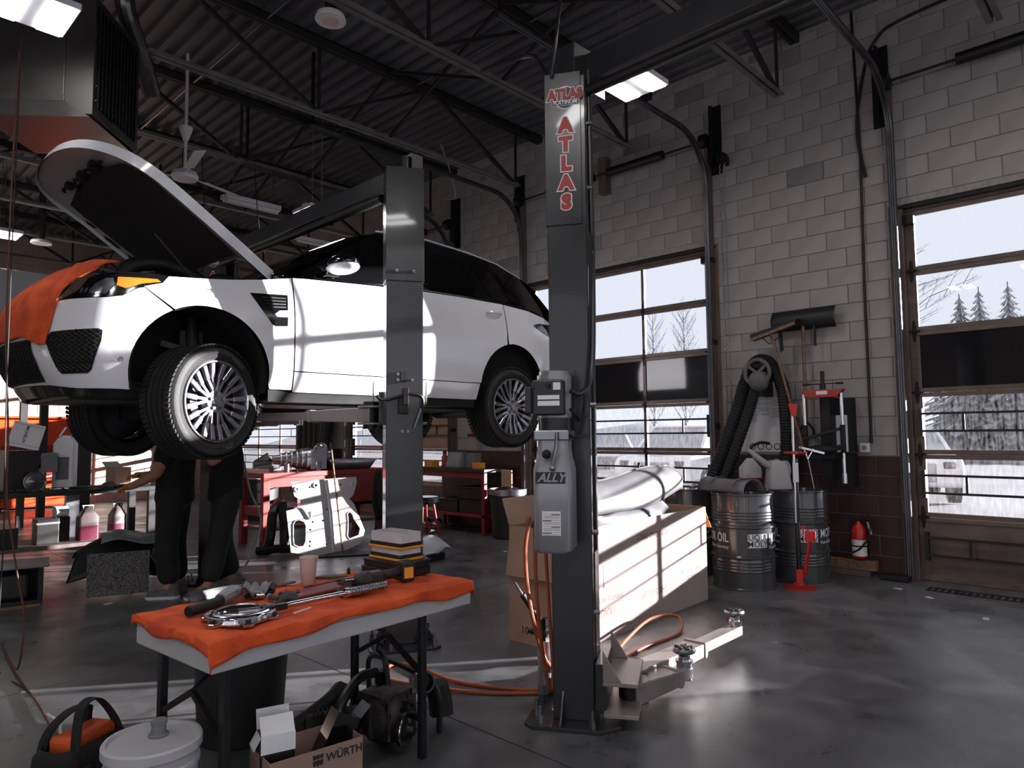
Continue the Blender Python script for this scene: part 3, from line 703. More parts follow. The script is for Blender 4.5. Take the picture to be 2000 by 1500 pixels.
def side(poly): return [(ax(x),z) for x,z in poly]
def arch(k, a0, a1, n=18, dr=0.):
    cx,cz,cr = ARC[k]; return [(cx+(cr+dr)*math.cos(R(a0+(a1-a0)*i/n)), cz+(cr+dr)*math.sin(R(a0+(a1-a0)*i/n))) for i in range(n+1)]
def both(o):
    c = o.copy(); COL.objects.link(c); c.scale = (1,-1,1)
    for ch in o.children:
        d = ch.copy(); COL.objects.link(d); d.parent = c
    return o
ST = .045
P_ = lambda poly, nm, m, off=0., step=ST, par=CAR, solid=.0: patch(poly, body, step, nm, m, par, off, 30, solid)
fe = [(.595,1.125),(.595,.29)]+[(.42,.29)]+arch(0,-6,116,22)+[(-.43,.915)]+[(-.32,.946),(-.28,.997),(-.1,1.012),(.14,1.04),(.36,1.075)]
both(P_(side(fe),'front_fender','car_white'))
both(P_(side([(.605,1.13),(.605,.43),(1.775,.43),(1.775,1.205),(1.2,1.17)]),'front_door','car_white'))
both(P_(side([(1.785,1.205),(1.785,.43),(2.475,.43)]+arch(1,172,103,10)+[(2.85,.95),(2.86,1.222),(2.3,1.22)]),'rear_door','car_white'))
both(P_(side([(2.868,1.22),(2.86,.95)]+arch(1,100,-12,16)+[(3.42,.30),(3.85,.36),(3.92,.6),(3.9,.95),(3.78,1.15),(3.6,1.19),(3.2,1.21)]),'rear_quarter','car_white'))
both(P_(side([(.605,.422),(.605,.275),(2.44,.275),(2.46,.422)]),'sill','car_white'))
both(P_(side([(.42,.285),(.44,.2),(2.46,.2),(2.44,.268),(.595,.268)]),'rocker_trim','plastic_black',-.02))
# nose
bp_ = [(0,.30),(.25,.295),(.5,.288),(.79,.262),(1.10,.256)]+[(ax(x),z) for x,z in arch(0,195,118,10)]+[(1.214,.905),(1.179,.895),(1.094,.838),(1.0,.82),(.78,.81),(.66,.80),(.62,.66),(.5,.60),(.3,.59),(0,.59)]
both(P_(bp_,'front_bumper','car_white'))
both(P_([(0,.59),(.3,.59),(.5,.60),(.62,.66),(.66,.80),(.76,.93),(.5,.95),(0,.955)],'grille_surround','plastic_black',-.004))
both(P_([(0,.31),(.49,.31),(.51,.42),(.47,.57),(0,.575)],'lower_grille','felt_black',.006))
both(P_([(0,.295),(.5,.285),(.8,.26),(1.09,.252),(1.09,.215),(.8,.215),(.4,.22),(0,.22)],'splitter','gloss_black',.004))
vent = [(.626,.57),(.674,.606),(.97,.624),(.992,.612),(.986,.546),(.93,.375),(.9,.352),(.713,.35),(.69,.37)]
VF = both(P_(vent,'side_vent','felt_black',.006))
hl = [(.779,.813),(.84,.889),(.869,.95),(.98,.985),(1.09,.992),(1.238,1.004),(1.355,.997),(1.322,.946),(1.179,.9),(1.094,.842),(1.002,.825)]
HL = P_(hl,'headlight','gloss_black',.004)
P_([(.90,.845),(.93,.905),(1.0,.945),(1.04,.945),(1.05,.905),(1.0,.84)],'reflector','lens_clear',.008,par=HL)
P_([(1.06,.90),(1.065,.955),(1.29,.965),(1.31,.95),(1.2,.925),(1.11,.885)],'turn_signal','amber',.008,par=HL)
P_([(1.0,.985),(1.08,.989),(1.2,.993),(1.2,.987),(1.08,.982),(1.0,.977)],'light_strip','chrome',.009,par=HL)
for i in range(5): 
    a = .84+.03*i; P_([(a,.84),(a+.018,.855),(a+.02,.885),(a,.87)],'led_cell','lens_clear',.008,par=HL)
both(HL)
# honeycomb in vent and grille
def comb(poly, par, off, dx=.04, dz=.028):
    from_a, to_a = min(p[0] for p in poly), max(p[0] for p in poly); z = min(p[1] for p in poly); zt = max(p[1] for p in poly); mb = MB(); row = 0
    def inside(a,z_):
        c = False; n = len(poly)
        for i in range(n):
            (x1,y1),(x2,y2) = poly[i],poly[(i+1)%n]
            if (y1 > z_) != (y2 > z_) and a < (x2-x1)*(z_-y1)/(y2-y1)+x1: c = not c
        return c
    while z < zt:
        seg = []; a = from_a; k = 0
        while a < to_a+dx:
            zz = z+(dz*.5 if (k+row)%2 else 0)
            if inside(a,zz):
                p = V(body(a,zz)); q = V(body(a+.002,zz)); n = (q-p).cross(V((0,0,1))).normalized(); seg.append(p+n*off)
            elif len(seg) > 1: mb.tube(seg,.0035,4); seg = []
            else: seg = []
            a += dx/2; k += 1
        if len(seg) > 1: mb.tube(seg,.0035,4)
        z += dz*.5; row += 1
    return mb.obj('honeycomb_mesh','plastic_black',par,smooth=0,kind='stuff')
comb(vent, VF, .010); comb([(-.47,.32),(.49,.32),(.51,.42),(.47,.56),(-.45,.56)], CAR, .012, .05,.034); comb([(-.55,.66),(.55,.66),(.6,.8),(.6,.92),(-.6,.92),(-.6,.8)],CAR,.004,.05,.034)
both(MB(tr(*V(body(1.092,.437)))).cyl((0,.004,0),(0,-.008,0),.016,n=14).obj('parking_sensor','galv',CAR))
# fender vent
fv = [(1.90,.962),(2.19,.985),(2.187,.868),(2.12,.86),(2.085,.83),(2.10,.812),(2.185,.818),(2.183,.752),(2.09,.742),(2.06,.755)]
FV = both(P_(fv,'fender_vent','gloss_black',.004))
for i in range(4): P_([(1.99+.015*i,.945-.022*i),(2.17,.958-.022*i),(2.17,.951-.022*i),(1.99+.015*i,.938-.022*i)],'vent_fin','plastic_black',.009,par=FV)
# greenhouse: black pillars with tinted panes
gh = [(.60,1.135),(1.2,1.178),(1.78,1.215),(2.3,1.23),(2.87,1.232),(3.2,1.22),(3.62,1.175),(3.50,1.40),(3.36,1.56),(3.0,1.66),(2.6,1.71),(2.1,1.74),(1.75,1.735),(1.5,1.70),(1.1,1.47),(.8,1.26)]
both(P_(side(gh),'pillar_frame','gloss_black',.0,.06))
for nm, pl in (('side_window',[(.86,1.17),(1.72,1.23),(1.70,1.655),(1.52,1.645),(1.15,1.44)]),('side_window',[(1.86,1.24),(2.58,1.25),(2.46,1.61),(1.85,1.66)]),('quarter_window',[(2.72,1.252),(3.2,1.24),(3.52,1.20),(3.42,1.40),(3.25,1.50),(2.58,1.60)])):
    both(P_(side(pl),nm,'tint_glass',.004,.08))
both(MB().tube([V(body(ax(x),z))+V((0,-.004,0)) for x,z in ((.66,1.15),(1.2,1.182),(1.78,1.217),(2.3,1.232),(2.87,1.234),(3.2,1.222),(3.6,1.178))],.007,6).obj('belt_trim','gloss_black',CAR))
both(MB().tube([V(body(ax(x),z))+V((0,.01,.02)) for x,z in ((1.5,1.70),(1.75,1.735),(2.1,1.74),(2.6,1.71),(3.0,1.66),(3.36,1.56))],.012,6).obj('roof_rail','alloy',CAR))
EDGE = [(1.45,1.675),(1.5,1.70),(1.75,1.735),(2.1,1.74),(2.6,1.71),(3.0,1.66),(3.36,1.56),(3.5,1.5)]
def roof(u,v):
    x = 1.45+u*2.05; ze = interp(x,EDGE); ye = -body(ax(x),ze)[1]; t = v*2-1
    return (x, ye*t, ze+.06*(1-t*t)*(1 if x < 3 else max(0,(3.5-x)/.5)))
MB().grid(roof,24,15).obj('roof','gloss_black',CAR,smooth=60)
def ws(u,v):
    t = v*2-1; x0,x1 = .48,1.45; x = x0+(x1-x0)*u+(-.18*(1-t*t)+.1)*(1-u)*1.0; z = 1.11+.565*u+.06*(1-t*t)*u+.03*math.sin(PI*u); y = (.80*(1-u)+(-body(ax(1.45),1.675)[1])*u)*t
    return (x,y,z)
MB().grid(ws,12,13).obj('windshield','windshield_glass',CAR,smooth=60)
def rg(u,v):
    t = v*2-1; return (3.50+.3*u, (.70+.12*u)*t*(1), 1.5-.35*u+.02*(1-t*t))
MB().grid(rg,6,7).obj('rear_window','tint_glass',CAR,smooth=60)
MB().prism([(3.28,1.60),(3.62,1.50),(3.62,1.475),(3.3,1.54)],-.66,.66,'xz').obj('spoiler','gloss_black',CAR,smooth=0,bev=.008)
MB().grid(lambda u,v:(3.78+.13*math.sin(PI*min(1,u*1.2)),(.80*(2*v-1)),1.17-.87*u),8,7).obj('tailgate','car_white',CAR,smooth=60)
both(P_(side([(3.28,1.06),(3.46,1.10),(3.6,1.09),(3.75,1.06),(3.74,.98),(3.6,.97),(3.42,1.02)]),'tail_lamp','gloss_black',.006))
# door handles, mirrors
both(MB().tube(spline([V(body(ax(2.60),1.11))+V((0,.0,0)),V(body(ax(2.64),1.112))+V((0,-.035,0)),V(body(ax(2.76),1.118))+V((0,-.035,0)),V(body(ax(2.80),1.12))],4),.013,8).obj('door_handle','car_white',CAR))
both(MB().tube(spline([V(body(ax(1.50),1.05))+V((0,.0,0)),V(body(ax(1.54),1.052))+V((0,-.035,0)),V(body(ax(1.66),1.058))+V((0,-.035,0)),V(body(ax(1.70),1.06))],4),.013,8).obj('door_handle','car_white',CAR))
MR = MB().ball((.92,-1.1,1.255),(.1,.165,.075),18,11).obj('mirror_cap','gloss_black',CAR)
MB().ball((.923,-1.098,1.228),(.106,.17,.05),18,9).obj('mirror_base','car_white',MR)
MB().prism([(.84,1.17),(.96,1.18),(.96,1.22),(.86,1.22)],-1.0,-.9,'xz').obj('mirror_stalk','gloss_black',MR,smooth=0,bev=.006)
MB().ball((.96,-1.1,1.255),(.063,.138,.072),16,9).obj('mirror_glass','chrome',MR); both(MR)
# wheel wells, underbody, light-blocking box added inside
for k in (0,1):
    cx,cz,cr = ARC[k]
    both(MB().grid(lambda u,v:(cx+(cr-.005)*math.cos(PI*(-.08+1.16*u)),-.955+.45*v,cz+(cr-.005)*math.sin(PI*(-.08+1.16*u))),24,4).obj('arch_liner','felt_black',CAR,smooth=60))
MB().bx(-.72,3.7,-.52,.52,.2,.34).bx(.5,2.4,-.86,.86,.215,.3).obj('underbody','plastic_black',CAR,smooth=0,bev=.02)
MB().bx(.5,3.7,-.86,.86,.3,1.1).bx(-.6,.6,-.52,.52,.34,.9).bx(3.35,3.72,-.84,.84,.4,1.1).obj('light_block_box','felt_black',CAR,smooth=0)  # black boxes added inside the body to block light
MB().bx(-.66,.5,-.74,.74,.9,.93).bx(-.6,-.4,-.62,.62,.9,.955).obj('bay_floor','plastic_black',CAR,smooth=0)
MB().bx(.62,3.4,-.7,.7,1.05,1.12).bx(1.25,1.4,-.6,-.2,1.1,1.45).bx(1.25,1.4,.2,.6,1.1,1.45).bx(2.2,2.34,-.6,.6,1.1,1.42).obj('seats','felt_black',CAR,smooth=0,bev=.03)
MB().ball((-.1,0,.95),(.32,.3,.13)).bx(-.35,.2,-.25,.25,.93,1.05).obj('engine_cover','plastic_black',CAR)
for i,(pts,r) in enumerate((([(-.45,-.45,.96),(-.35,-.42,1.14),(-.1,-.38,1.2),(.15,-.36,1.12),(.22,-.34,.98)],.055),([(-.3,.2,.95),(-.2,.0,1.13),(.05,-.1,1.16),(.3,-.15,1.0)],.04),([(.1,-.6,.95),(.15,-.58,1.1),(.3,-.55,1.12),(.42,-.52,1.0)],.03))):
    MB().tube(spline(pts,6),r,12).obj('intake_hose','plastic_black',CAR)
for s in (-1,1):
    MB().bar((.52,s*.78,1.0),(.50,s*.76,1.16),.03,.02).obj('hood_hinge','galv',CAR,smooth=0)
    MB().cyl((.05,s*.66,1.0),(-.28,s*.66,1.34),.009,n=8).obj('gas_strut','plastic_black',CAR)
both(MB().bx(-.5,.5,-.86,-.74,.92,1.0).obj('bay_rail','plastic_black',CAR,smooth=0,bev=.01))
both(MB().ball((.53,-.84,1.12),(.06,.05,.07)).obj('cowl_cap','gloss_black',CAR))
both(MB().bar((.3,-.75,.45),(-.2,-.6,.6),.05,.04).bx(-.08,.08,-.62,-.55,.1,.7).cyl((.02,-.62,.3),(.0,-.6,.8),.05,n=12).obj('suspension_strut','dark_steel',CAR,smooth=30))
MB().cyl((3.2,-.3,.24),(3.2,.5,.24),.1,n=16).tube([(.4,.2,.2),(1.5,.25,.19),(2.6,.3,.2)],.04,10).obj('exhaust','dark_steel',CAR)
# hood
TH = R(34)
HP, HN = V((-math.cos(TH),0,math.sin(TH))), V((math.sin(TH),0,math.cos(TH)))
HO = [(0,.77),(.45,.79),(.9,.785),(1.2,.74),(1.36,.64),(1.46,.48),(1.515,.25),(1.53,0)]
HO2 = [(p.x,p.y) for p in spline([(a,b_,0) for a,b_ in HO],4)]
def hood(p,q,dn=0.):
    h = .07*(1-(q/.8)**2)-.02-.16*max(0,(p-.95)/.58)**2+dn
    v = V((.56,0,1.19))+HP*p+HN*h; v.y = q; return v
outl = HO2+[(a,-b_) for a,b_ in HO2[-2::-1]]+[(.1,-.62),(.2,-.4),(.25,0),(.2,.4),(.1,.62)]
HD = patch(outl, lambda p,q: hood(p,q), .09, 'hood', 'car_white', CAR, 0, 40)
edge = MB(); vs = []
for (p,q) in outl:
    s = .985; vs += [hood(p,q), hood(p*.995,q*s,-.075)]
edge.add(vs,[(2*i,2*i+1,2*i+3,2*i+2) for i in range(len(outl)-6)]).obj('hood_edge','car_white',HD,smooth=60)
sc = lambda k,f=.97: [(p*f,q*k) for p,q in outl]
patch([(max(p,.26),q) for p,q in sc(.97,.99)], lambda p,q: hood(p,q,-.05), .1, 'hood_inner_panel','car_grey_in',HD,0,40)
ins = [(.28,.65),(.8,.67),(1.08,.66),(1.2,.60),(1.27,.2),(1.27,-.2),(1.2,-.60),(1.08,-.66),(.8,-.67),(.28,-.65)]
patch(ins, lambda p,q: hood(p,q,-.066), .1, 'hood_insulation','felt_black',HD,0,40)
for a0,a1,q0 in ((.12,.35,.725),(.48,.66,.735),(.72,.88,.735),(.95,1.05,.72)):
    for s in (-1,1):
        patch([(a0,s*(q0-.02)),(a0+.02,s*(q0+.018)),(a1-.03,s*(q0+.02)),(a1,s*(q0-.008)),(a1-.05,s*(q0-.024))], lambda p,q: hood(p,q,-.058), .1,'hood_slot','felt_black',HD,0,40)
for i in range(3):
    q = (-.3,.0,.28)[i]
    MB().tube(spline([hood(1.28+.03*math.sin(7*t+i),q-.13+.26*t,-.07-.02*math.sin(9*t)) for t in (0,.2,.4,.6,.8,1)],4),.012,6).obj('hood_latch_cable','felt_black',HD)
    MB().box(hood(1.30,q,-.075),(.06,.07,.05)).obj('hood_latch','felt_black',HD,smooth=0,bev=.01)
# wheels
def wheel_tree(loc, steer):
    T = MB()
    rt = .39; w = .1375
    prof = [(.272,-w+.02),(.30,-w-.002),(.335,-w-.006),(.362,-w+.008),(.378,-w+.03),(.386,-w+.055)]
    for k,(g) in enumerate((-.068,-.024,.024,.068)): prof += [(.390,g-.0065),(.380,g-.005),(.380,g+.005),(.390,g+.0065)]
    prof += [(.386,w-.055),(.378,w-.03),(.362,w-.008),(.335,w+.006),(.30,w+.002),(.272,w-.02)]
    Ma = rot('X',PI/2)
    T.lathe(prof,(0,0,0),72,Ma,cap0=False,cap1=False)
    W = T.obj('wheel','tire',CAR,smooth=35); W.location = loc; W.rotation_euler = (0,0,steer)
    tr_ = MB()
    for k in range(72):       # tread blocks: raised lugs on both shoulders
        a = 2*PI*k/72
        for s in (-1,1):
            M = rot('Y',a) @ tr(0,s*.1,.384) @ rot('Z',s*.25)
            tr_.bx(-.0125,.0125,-.028,.028,-.004,.0075,M)
    tr_.obj('tread_blocks','tire',W,smooth=0,kind='stuff')
    MB().lathe([(.276,-w+.014),(.332,-w-.0075),(.357,-w+.004)],(0,0,0),72,rot('X',PI/2) @ Matrix.Scale(-1,4,(0,0,1)),cap0=False,cap1=False).obj('sidewall','tire_side',W,smooth=60)
    yo = -w+.012
    MB().lathe([(.278,.0),(.276,-.012),(.268,-.014),(.262,-.004),(.255,.05),(.25,.2)],(0,0,0),64,tr(0,yo,0) @ rot('X',-PI/2),cap0=False,cap1=False).obj('rim','alloy',W,smooth=40)
    MB().cyl((0,yo+.1,0),(0,yo+.11,0),.25,n=40).obj('rim_back','alloy_dark',W)
    MB().cyl((0,yo+.06,0),(0,yo+.085,0),.17,n=40).obj('brake_disc','dark_steel',W)
    me = None
    for k in range(20):
        g, j = divmod(k,4); a = 2*PI*g/5+R((-28,-11.5,11.5,28)[j])+R(90); a0 = 2*PI*g/5+R((-13,-5,5,13)[j])+R(90)
        p0 = V((.055*math.cos(a0),yo+.018,.055*math.sin(a0))); p1 = V((.264*math.cos(a),yo-.004,.264*math.sin(a))); mid = (p0+p1)/2+V((0,.012,0))
        MB().bar(p0,mid,.02,.022,(0,1,0)).bar(mid,p1,.034,.026,(0,1,0)).obj('spoke','alloy',W,smooth=0,bev=.003,seg=1)
    MB().cyl((0,yo+.06,0),(0,yo+.005,0),.085,.075,n=30).obj('hub','alloy',W)
    MB().cyl((0,yo+.006,0),(0,yo-.008,0),.034,.03,n=24).obj('center_cap','alloy',W)
    for k in range(5):
        a = 2*PI*k/5+R(90); MB().cyl((.054*math.cos(a),yo+.01,.054*math.sin(a)),(.054*math.cos(a),yo-.012,.054*math.sin(a)),.0135,n=6).obj('lug_nut','chrome',W)
    return W
W0 = wheel_tree((0,-.84,.19),R(21))
def wheel_copy(loc, rz, flip):
    c = W0.copy(); COL.objects.link(c); c.location = loc; c.rotation_euler = (0,0,rz)
    if flip: c.rotation_euler = (0,0,rz+PI)
    for ch in W0.children:
        d = ch.copy(); COL.objects.link(d); d.parent = c
wheel_copy((0,.84,.19),R(21),True); wheel_copy((2.923,-.84,.215),0,False); wheel_copy((2.923,.84,.215),0,True)
# sidewall lettering on the two near wheels
for body_,a0,nm in (('PIRELLI',R(60),'sidewall_text'),('ZERO',R(-75),'sidewall_text')):
    def bend(p,a0=a0): 
        a = a0-p.x/.318; return ((.318+p.y)*math.cos(a), -.1375-.0095, (.318+p.y)*math.sin(a))
    put(text_mesh(body_,.04,.0004,.0006),nm,'tank_grey',W0,Matrix(),bend)
# orange towel draped over the nose
def tw(a,z):
    p = V(body(a,z)); return p
def towel_fn(a,z):
    p = V(body(a,z)); q = V(body(a+.003,z)); n = (q-p).cross(V((0,0,1))).normalized(); dn = .024+.006*math.sin(a*17+z*9)+.005*math.sin(a*31-z*23)
    out = p+n*dn
    if z > .95: out.z += .016*(z-.95)/.05
    return out
tp = [(-.45,.63),(-.3,.60),(-.1,.60),(.1,.575),(.3,.59),(.42,.585),(.5,.56),(.6,.525),(.65,.53),(.66,.60),(.675,.70),(.70,.80),(.735,.87),(.79,.945),(.87,.985),(.98,1.015),(1.08,1.03),(.9,1.05),(.4,1.05),(0,1.05),(-.45,1.05)]
TOW = patch(tp, towel_fn, .03, 'towel','orange_cloth',None,0,60,.006); TOW.location = CAR.location
tag(TOW,'orange shop towel draped over the nose of the white car','towel')
# ------------------------------------------------------------------ oil drums
mat('drum_grey', (66,68,72), .22, var=.06, scale=3, coat=.5)
mat('jug_white', (176,172,174), .45, var=.05)
mat('jug_pink', (176,96,116), .3, var=.1)
mat('coolant', (130,48,72), .25, var=.08)
mat('aluminium', (176,176,182), .34, metal=.8, var=.15, scale=5)
mat('bright_red', (204,30,26), .35, var=.08)
mat('paper', (222,222,226), .8, var=.03)
mat('paper_line', (110,110,114), .8)
mat('wheel_grey', (104,102,100), .6, var=.15)
mat('leather_pan', (112,110,114), .42, var=.12, scale=6)
def make_drum(label, loc, face_az):
    T = thing('oil_drum', label, 'drum', loc, 0, group='grey motor oil drums'); r = .288
    prof = [(r-.012,0),(r+.004,.0),(r+.004,.014),(r-.004,.02)]
    for z in (.045,.065,.085): pass
    def ribs(z0,n,dz): 
        o = []
        for i in range(n): o += [(r-.004,z0+i*dz),(r+.001,z0+i*dz+dz*.3),(r+.001,z0+i*dz+dz*.6)]
        return o
    prof += [(r-.004,.10)]+ribs(.16,4,.028)+[(r-.004,.28),(r+.012,.292),(r+.012,.304),(r-.004,.316),(r-.004,.56),(r+.012,.572),(r+.012,.584),(r-.004,.596)]+ribs(.62,4,.028)+[(r-.004,.74),(r-.004,.862),(r+.004,.868),(r+.004,.882),(r-.012,.882),(r-.012,.868),(0,.866)]
    B = MB().lathe(prof,(0,0,0),48).obj('drum_body','drum_grey',T,smooth=30)
    MB().cyl((.17,0,.866),(.17,0,.884),.034,n=16).obj('bung','galv',B); MB().cyl((-.19,.03,.866),(-.19,.03,.88),.02,n=12).obj('bung','galv',B)
    def bend(a0,zc,rr):
        return lambda p: ((rr+p.z)*math.cos(face_az+a0+p.x/r),(rr+p.z)*math.sin(face_az+a0+p.x/r),zc+p.y)
    def subdiv(me,cuts):
        bm = bmesh.new(); bm.from_mesh(me); bmesh.ops.triangulate(bm, faces=bm.faces[:])
        lo = min(v.co.x for v in bm.verts); hi = max(v.co.x for v in bm.verts); k = 1
        while lo+k*.03 < hi:
            bmesh.ops.bisect_plane(bm, geom=bm.verts[:]+bm.edges[:]+bm.faces[:], dist=1e-6, plane_co=(lo+k*.03,0,0), plane_no=(1,0,0)); k += 1
        bm.to_mesh(me); bm.free(); return me
    I = Matrix()
    put(subdiv(curve_mesh([rrect(.19,.125,.004)],.0006),1),'logo_plate','decal_white',B,I,bend(R(27),.455,r-.001))
    put(subdiv(text_mesh('LIQUI',.074,.0003,.0002),1),'logo_text','ink',B,I,bend(R(27),.486,r+.0006))
    put(subdiv(text_mesh('MOLY',.074,.0003,.0002),1),'logo_text','ink',B,I,bend(R(27),.424,r+.0006))
    put(subdiv(curve_mesh([[(-.09,-.0012),(.09,-.0012),(.09,.0012),(-.09,.0012)]],.0006),1),'logo_rule','ink',B,I,bend(R(27),.455,r+.0004))
    for al,a0 in (('RIGHT',-27),('LEFT',52)):
        for body_,sz,zz,kx in (('MOTOR OIL',.118,.472,.72),('Made in Germany',.045,.39,.8)):
            me = text_mesh(body_,sz,.0003,.0006 if sz > .1 else 0,al)
            for v in me.vertices: v.co.x *= kx
            put(subdiv(me,1),'drum_text','decal_white',B,I,bend(R(a0),zz,r-.001))
    return T
# text must read left to right seen from outside: angle grows counter-clockwise = to the right when facing outward
make_drum('grey oil drum with white lettering standing nearest, behind the cardboard box', (6.42,3.12,0), math.atan2(-3.12,-6.42))
make_drum('grey oil drum behind the red foot-pedal stand, next to the maroon wall', (7.08,2.86,0), math.atan2(-2.86,-7.08)-R(8))
make_drum('grey oil drum mostly hidden behind the big cardboard box and bumper cover', (6.62,3.86,0), math.atan2(-3.86,-6.62)-R(20))
# half-pipe drip pan lying on the nearest drum
PN = thing('drip_pan','grey half-round plastic trough lying upside down across the drum tops','trough',(6.42,3.24,.883),R(72))
def pan(u,v):
    a = PI*u; x = -.3+.6*v; r = .13; return (x, -r*math.cos(a)*1.05, r*math.sin(a)*(.9 if .12 < v < .88 else 1))
MB().grid(pan,14,8).obj('trough_shell','leather_pan',PN,smooth=50,solid=.006)
for x in (-.15,.15): MB().grid(lambda u,v:(x-.012+.024*v,-.136*math.cos(PI*u)*1.05,.134*math.sin(PI*u)),14,2).obj('trough_rib','leather_pan',PN,solid=.004)
# jugs on the drums
J = thing('oil_jug','white oil measuring jug with long spout on the drum behind the red stand','jug',(6.98,3.0,.884),R(140))
def rr_loop(z,w,d,r,cx=0): return [(cx+a,b_,z) for a,b_ in rrect(w,d,r,4)]
def skin(loops,cap=True):
    n = len(loops[0]); vs = [p for l in loops for p in l]; fs = [(j*n+i,j*n+(i+1)%n,(j+1)*n+(i+1)%n,(j+1)*n+i) for j in range(len(loops)-1) for i in range(n)]
    if cap: fs += [tuple(range(n-1,-1,-1)),tuple(range((len(loops)-1)*n,len(loops)*n))]
    return vs,fs
JB = MB().add(*skin([rr_loop(0,.23,.16,.03),rr_loop(.02,.235,.165,.03),rr_loop(.22,.19,.14,.03,.0),rr_loop(.27,.15,.12,.03,.01),rr_loop(.285,.09,.09,.03,.03)])).obj('jug_body','jug_white',J,smooth=45)
MB().tube(spline([(.08,0,.22),(.15,0,.27),(.24,0,.34),(.3,0,.39)],4),[.035]*5+[.03]*4+[.022]*3+[.018],12).obj('spout','jug_white',J)
MB().tube(spline([(-.06,0,.265),(-.11,0,.25),(-.125,0,.17),(-.10,0,.09)],5),.017,8).obj('handle','jug_white',JB)
J2 = thing('sprayer_jug','pale jug of pink fluid with black hooked nozzle at the back of the drums','jug',(7.0,3.30,.884),R(-40))
MB().add(*skin([rr_loop(0,.2,.15,.03),rr_loop(.2,.2,.15,.03),rr_loop(.26,.12,.1,.03),rr_loop(.3,.06,.06,.02)])).obj('jug_body','jug_white',J2,smooth=45)
MB().add(*skin([rr_loop(.01,.203,.153,.03),rr_loop(.1,.203,.153,.03)])).obj('fluid','coolant',J2,smooth=45)
MB().tube(spline([(0,0,.29),(0,0,.36),(.03,0,.42),(.12,0,.46),(.22,0,.45)],5),.016,8).obj('nozzle','seal_black',J2)
J3 = thing('red_jug','small white and red bottle behind the white oil jug','bottle',(7.2,3.1,.884),R(200))
MB().add(*skin([rr_loop(0,.14,.1,.02),rr_loop(.2,.14,.1,.02),rr_loop(.25,.06,.06,.02),rr_loop(.29,.05,.05,.02)])).obj('bottle_body','jug_white',J3,smooth=45)
MB().add(*skin([rr_loop(.04,.143,.103,.02),rr_loop(.15,.143,.103,.02)])).obj('bottle_label','red_paint',J3,smooth=45)
MB().cyl((0,0,.29),(0,0,.32),.03,n=12).obj('bottle_cap','seal_black',J3)
# red foot pedal stand
G = thing('pedal_stand','red round-based stand with tall black and chrome pole and foot pedal before the drums','jack stand',(6.66,2.69,0),R(203))
MB().lathe([(.15,0),(.15,.008),(.06,.03),(.04,.05),(0,.05)],(0,0,0),28).obj('base','red_paint',G,smooth=30)
for k in range(6): MB(rot('Z',k*PI/3)).prism([(.03,.03),(.14,.008),(.03,.01)],-.004,.004,'xz').obj('base_rib','red_paint',G,smooth=0)
MB().bx(-.035,.035,-.03,.03,.03,.17).obj('clevis','bright_red',G,smooth=0,bev=.005)
MB().bar((.0,.045,.11),(.03,.1,.43),.035,.02).obj('pedal_arm','bright_red',G,smooth=0,bev=.004)
MB().box((.03,.105,.48),(.05,.09,.1)).obj('pedal','bright_red',G,smooth=0,bev=.006)
MB().cyl((0,0,.05),(0,0,1.2),.022,n=14).obj('lower_pole','black_paint',G)
MB().cyl((.018,-.012,.6),(.018,-.012,1.64),.012,n=10).obj('chrome_rod','chrome',G)
MB().bx(-.035,.03,-.03,.03,1.24,1.27).bx(-.02,.02,-.1,.11,1.25,1.265).obj('clamp','bright_red',G,smooth=0,bev=.003)
MB().bx(-.015,.015,-.1,-.05,1.25,1.265).obj('clamp_tip','white_paint',G,smooth=0)
MB().prism([(-.045,1.72),(.045,1.72),(.03,1.66),(.025,1.60),(-.02,1.60),(-.03,1.66)],-.035,.035,'yz').obj('head','bright_red',G,smooth=0,bev=.004)
MB().bx(-.03,.03,-.025,.025,.98,1.16).obj('label_tube','paper',G,smooth=0)
C2 = thing('steel_prop','thin chrome prop with forked head leaning between drum and wall','prop',(7.02,2.66,.884),0)
MB().cyl((0,0,0),(-.05,.03,.3),.011,n=8).cyl((-.05,.03,.3),(-.06,.06,.4),.008,n=8).cyl((-.05,.03,.3),(-.03,-.02,.4),.008,n=8).bar((-.08,.1,.42),(-.02,-.12,.36),.03,.02).obj('prop','chrome',C2)
# strut spring press on the wall
PR = thing('spring_press','wall-mounted spring press with red crossbeam and two chrome uprights','press',(7.35,2.66,.94))
MB().prism([(-.21,.94),(.21,.94),(.15,.86),(-.15,.86)],-.05,.05,'yz').obj('crossbeam','red_paint',PR,smooth=0,bev=.004)
MB().bx(-.0515,-.05,-.06,.05,.89,.925).obj('rating_plate','paper',PR,smooth=0)
MB().cyl((0,0,.94),(0,0,1.0),.03,n=14).cyl((0,0,1.0),(0,0,1.13),.02,n=12).obj('screw','dark_steel',PR)
MB().cyl((0,-.2,1.0),(0,.2,1.0),.006,n=8).cyl((0,-.2,1.0),(0,-.13,1.0),.012,n=8).cyl((0,.13,1.0),(0,.2,1.0),.012,n=8).obj('turn_bar','dark_steel',PR)
for y,z0 in ((.185,.45),(-.185,.56)): MB().cyl((-.02,y,z0),(-.02,y,.9),.018,n=12).obj('upright','chrome',PR)
for y,z0 in ((.185,.3),(-.185,.3)): MB().cyl((-.02,y,z0),(-.02,y,.58),.026,n=12).obj('sleeve','seal_black',PR)
MB().cyl((-.02,-.185,.1),(-.02,-.185,.3),.018,n=12).cyl((-.02,-.185,.0),(-.02,-.185,.1),.026,n=12).obj('lower_post','chrome',PR)
MB().bar((-.05,.19,.44),(-.05,-.17,.54),.035,.03).obj('upper_arm','dark_steel',PR,smooth=0,bev=.004)
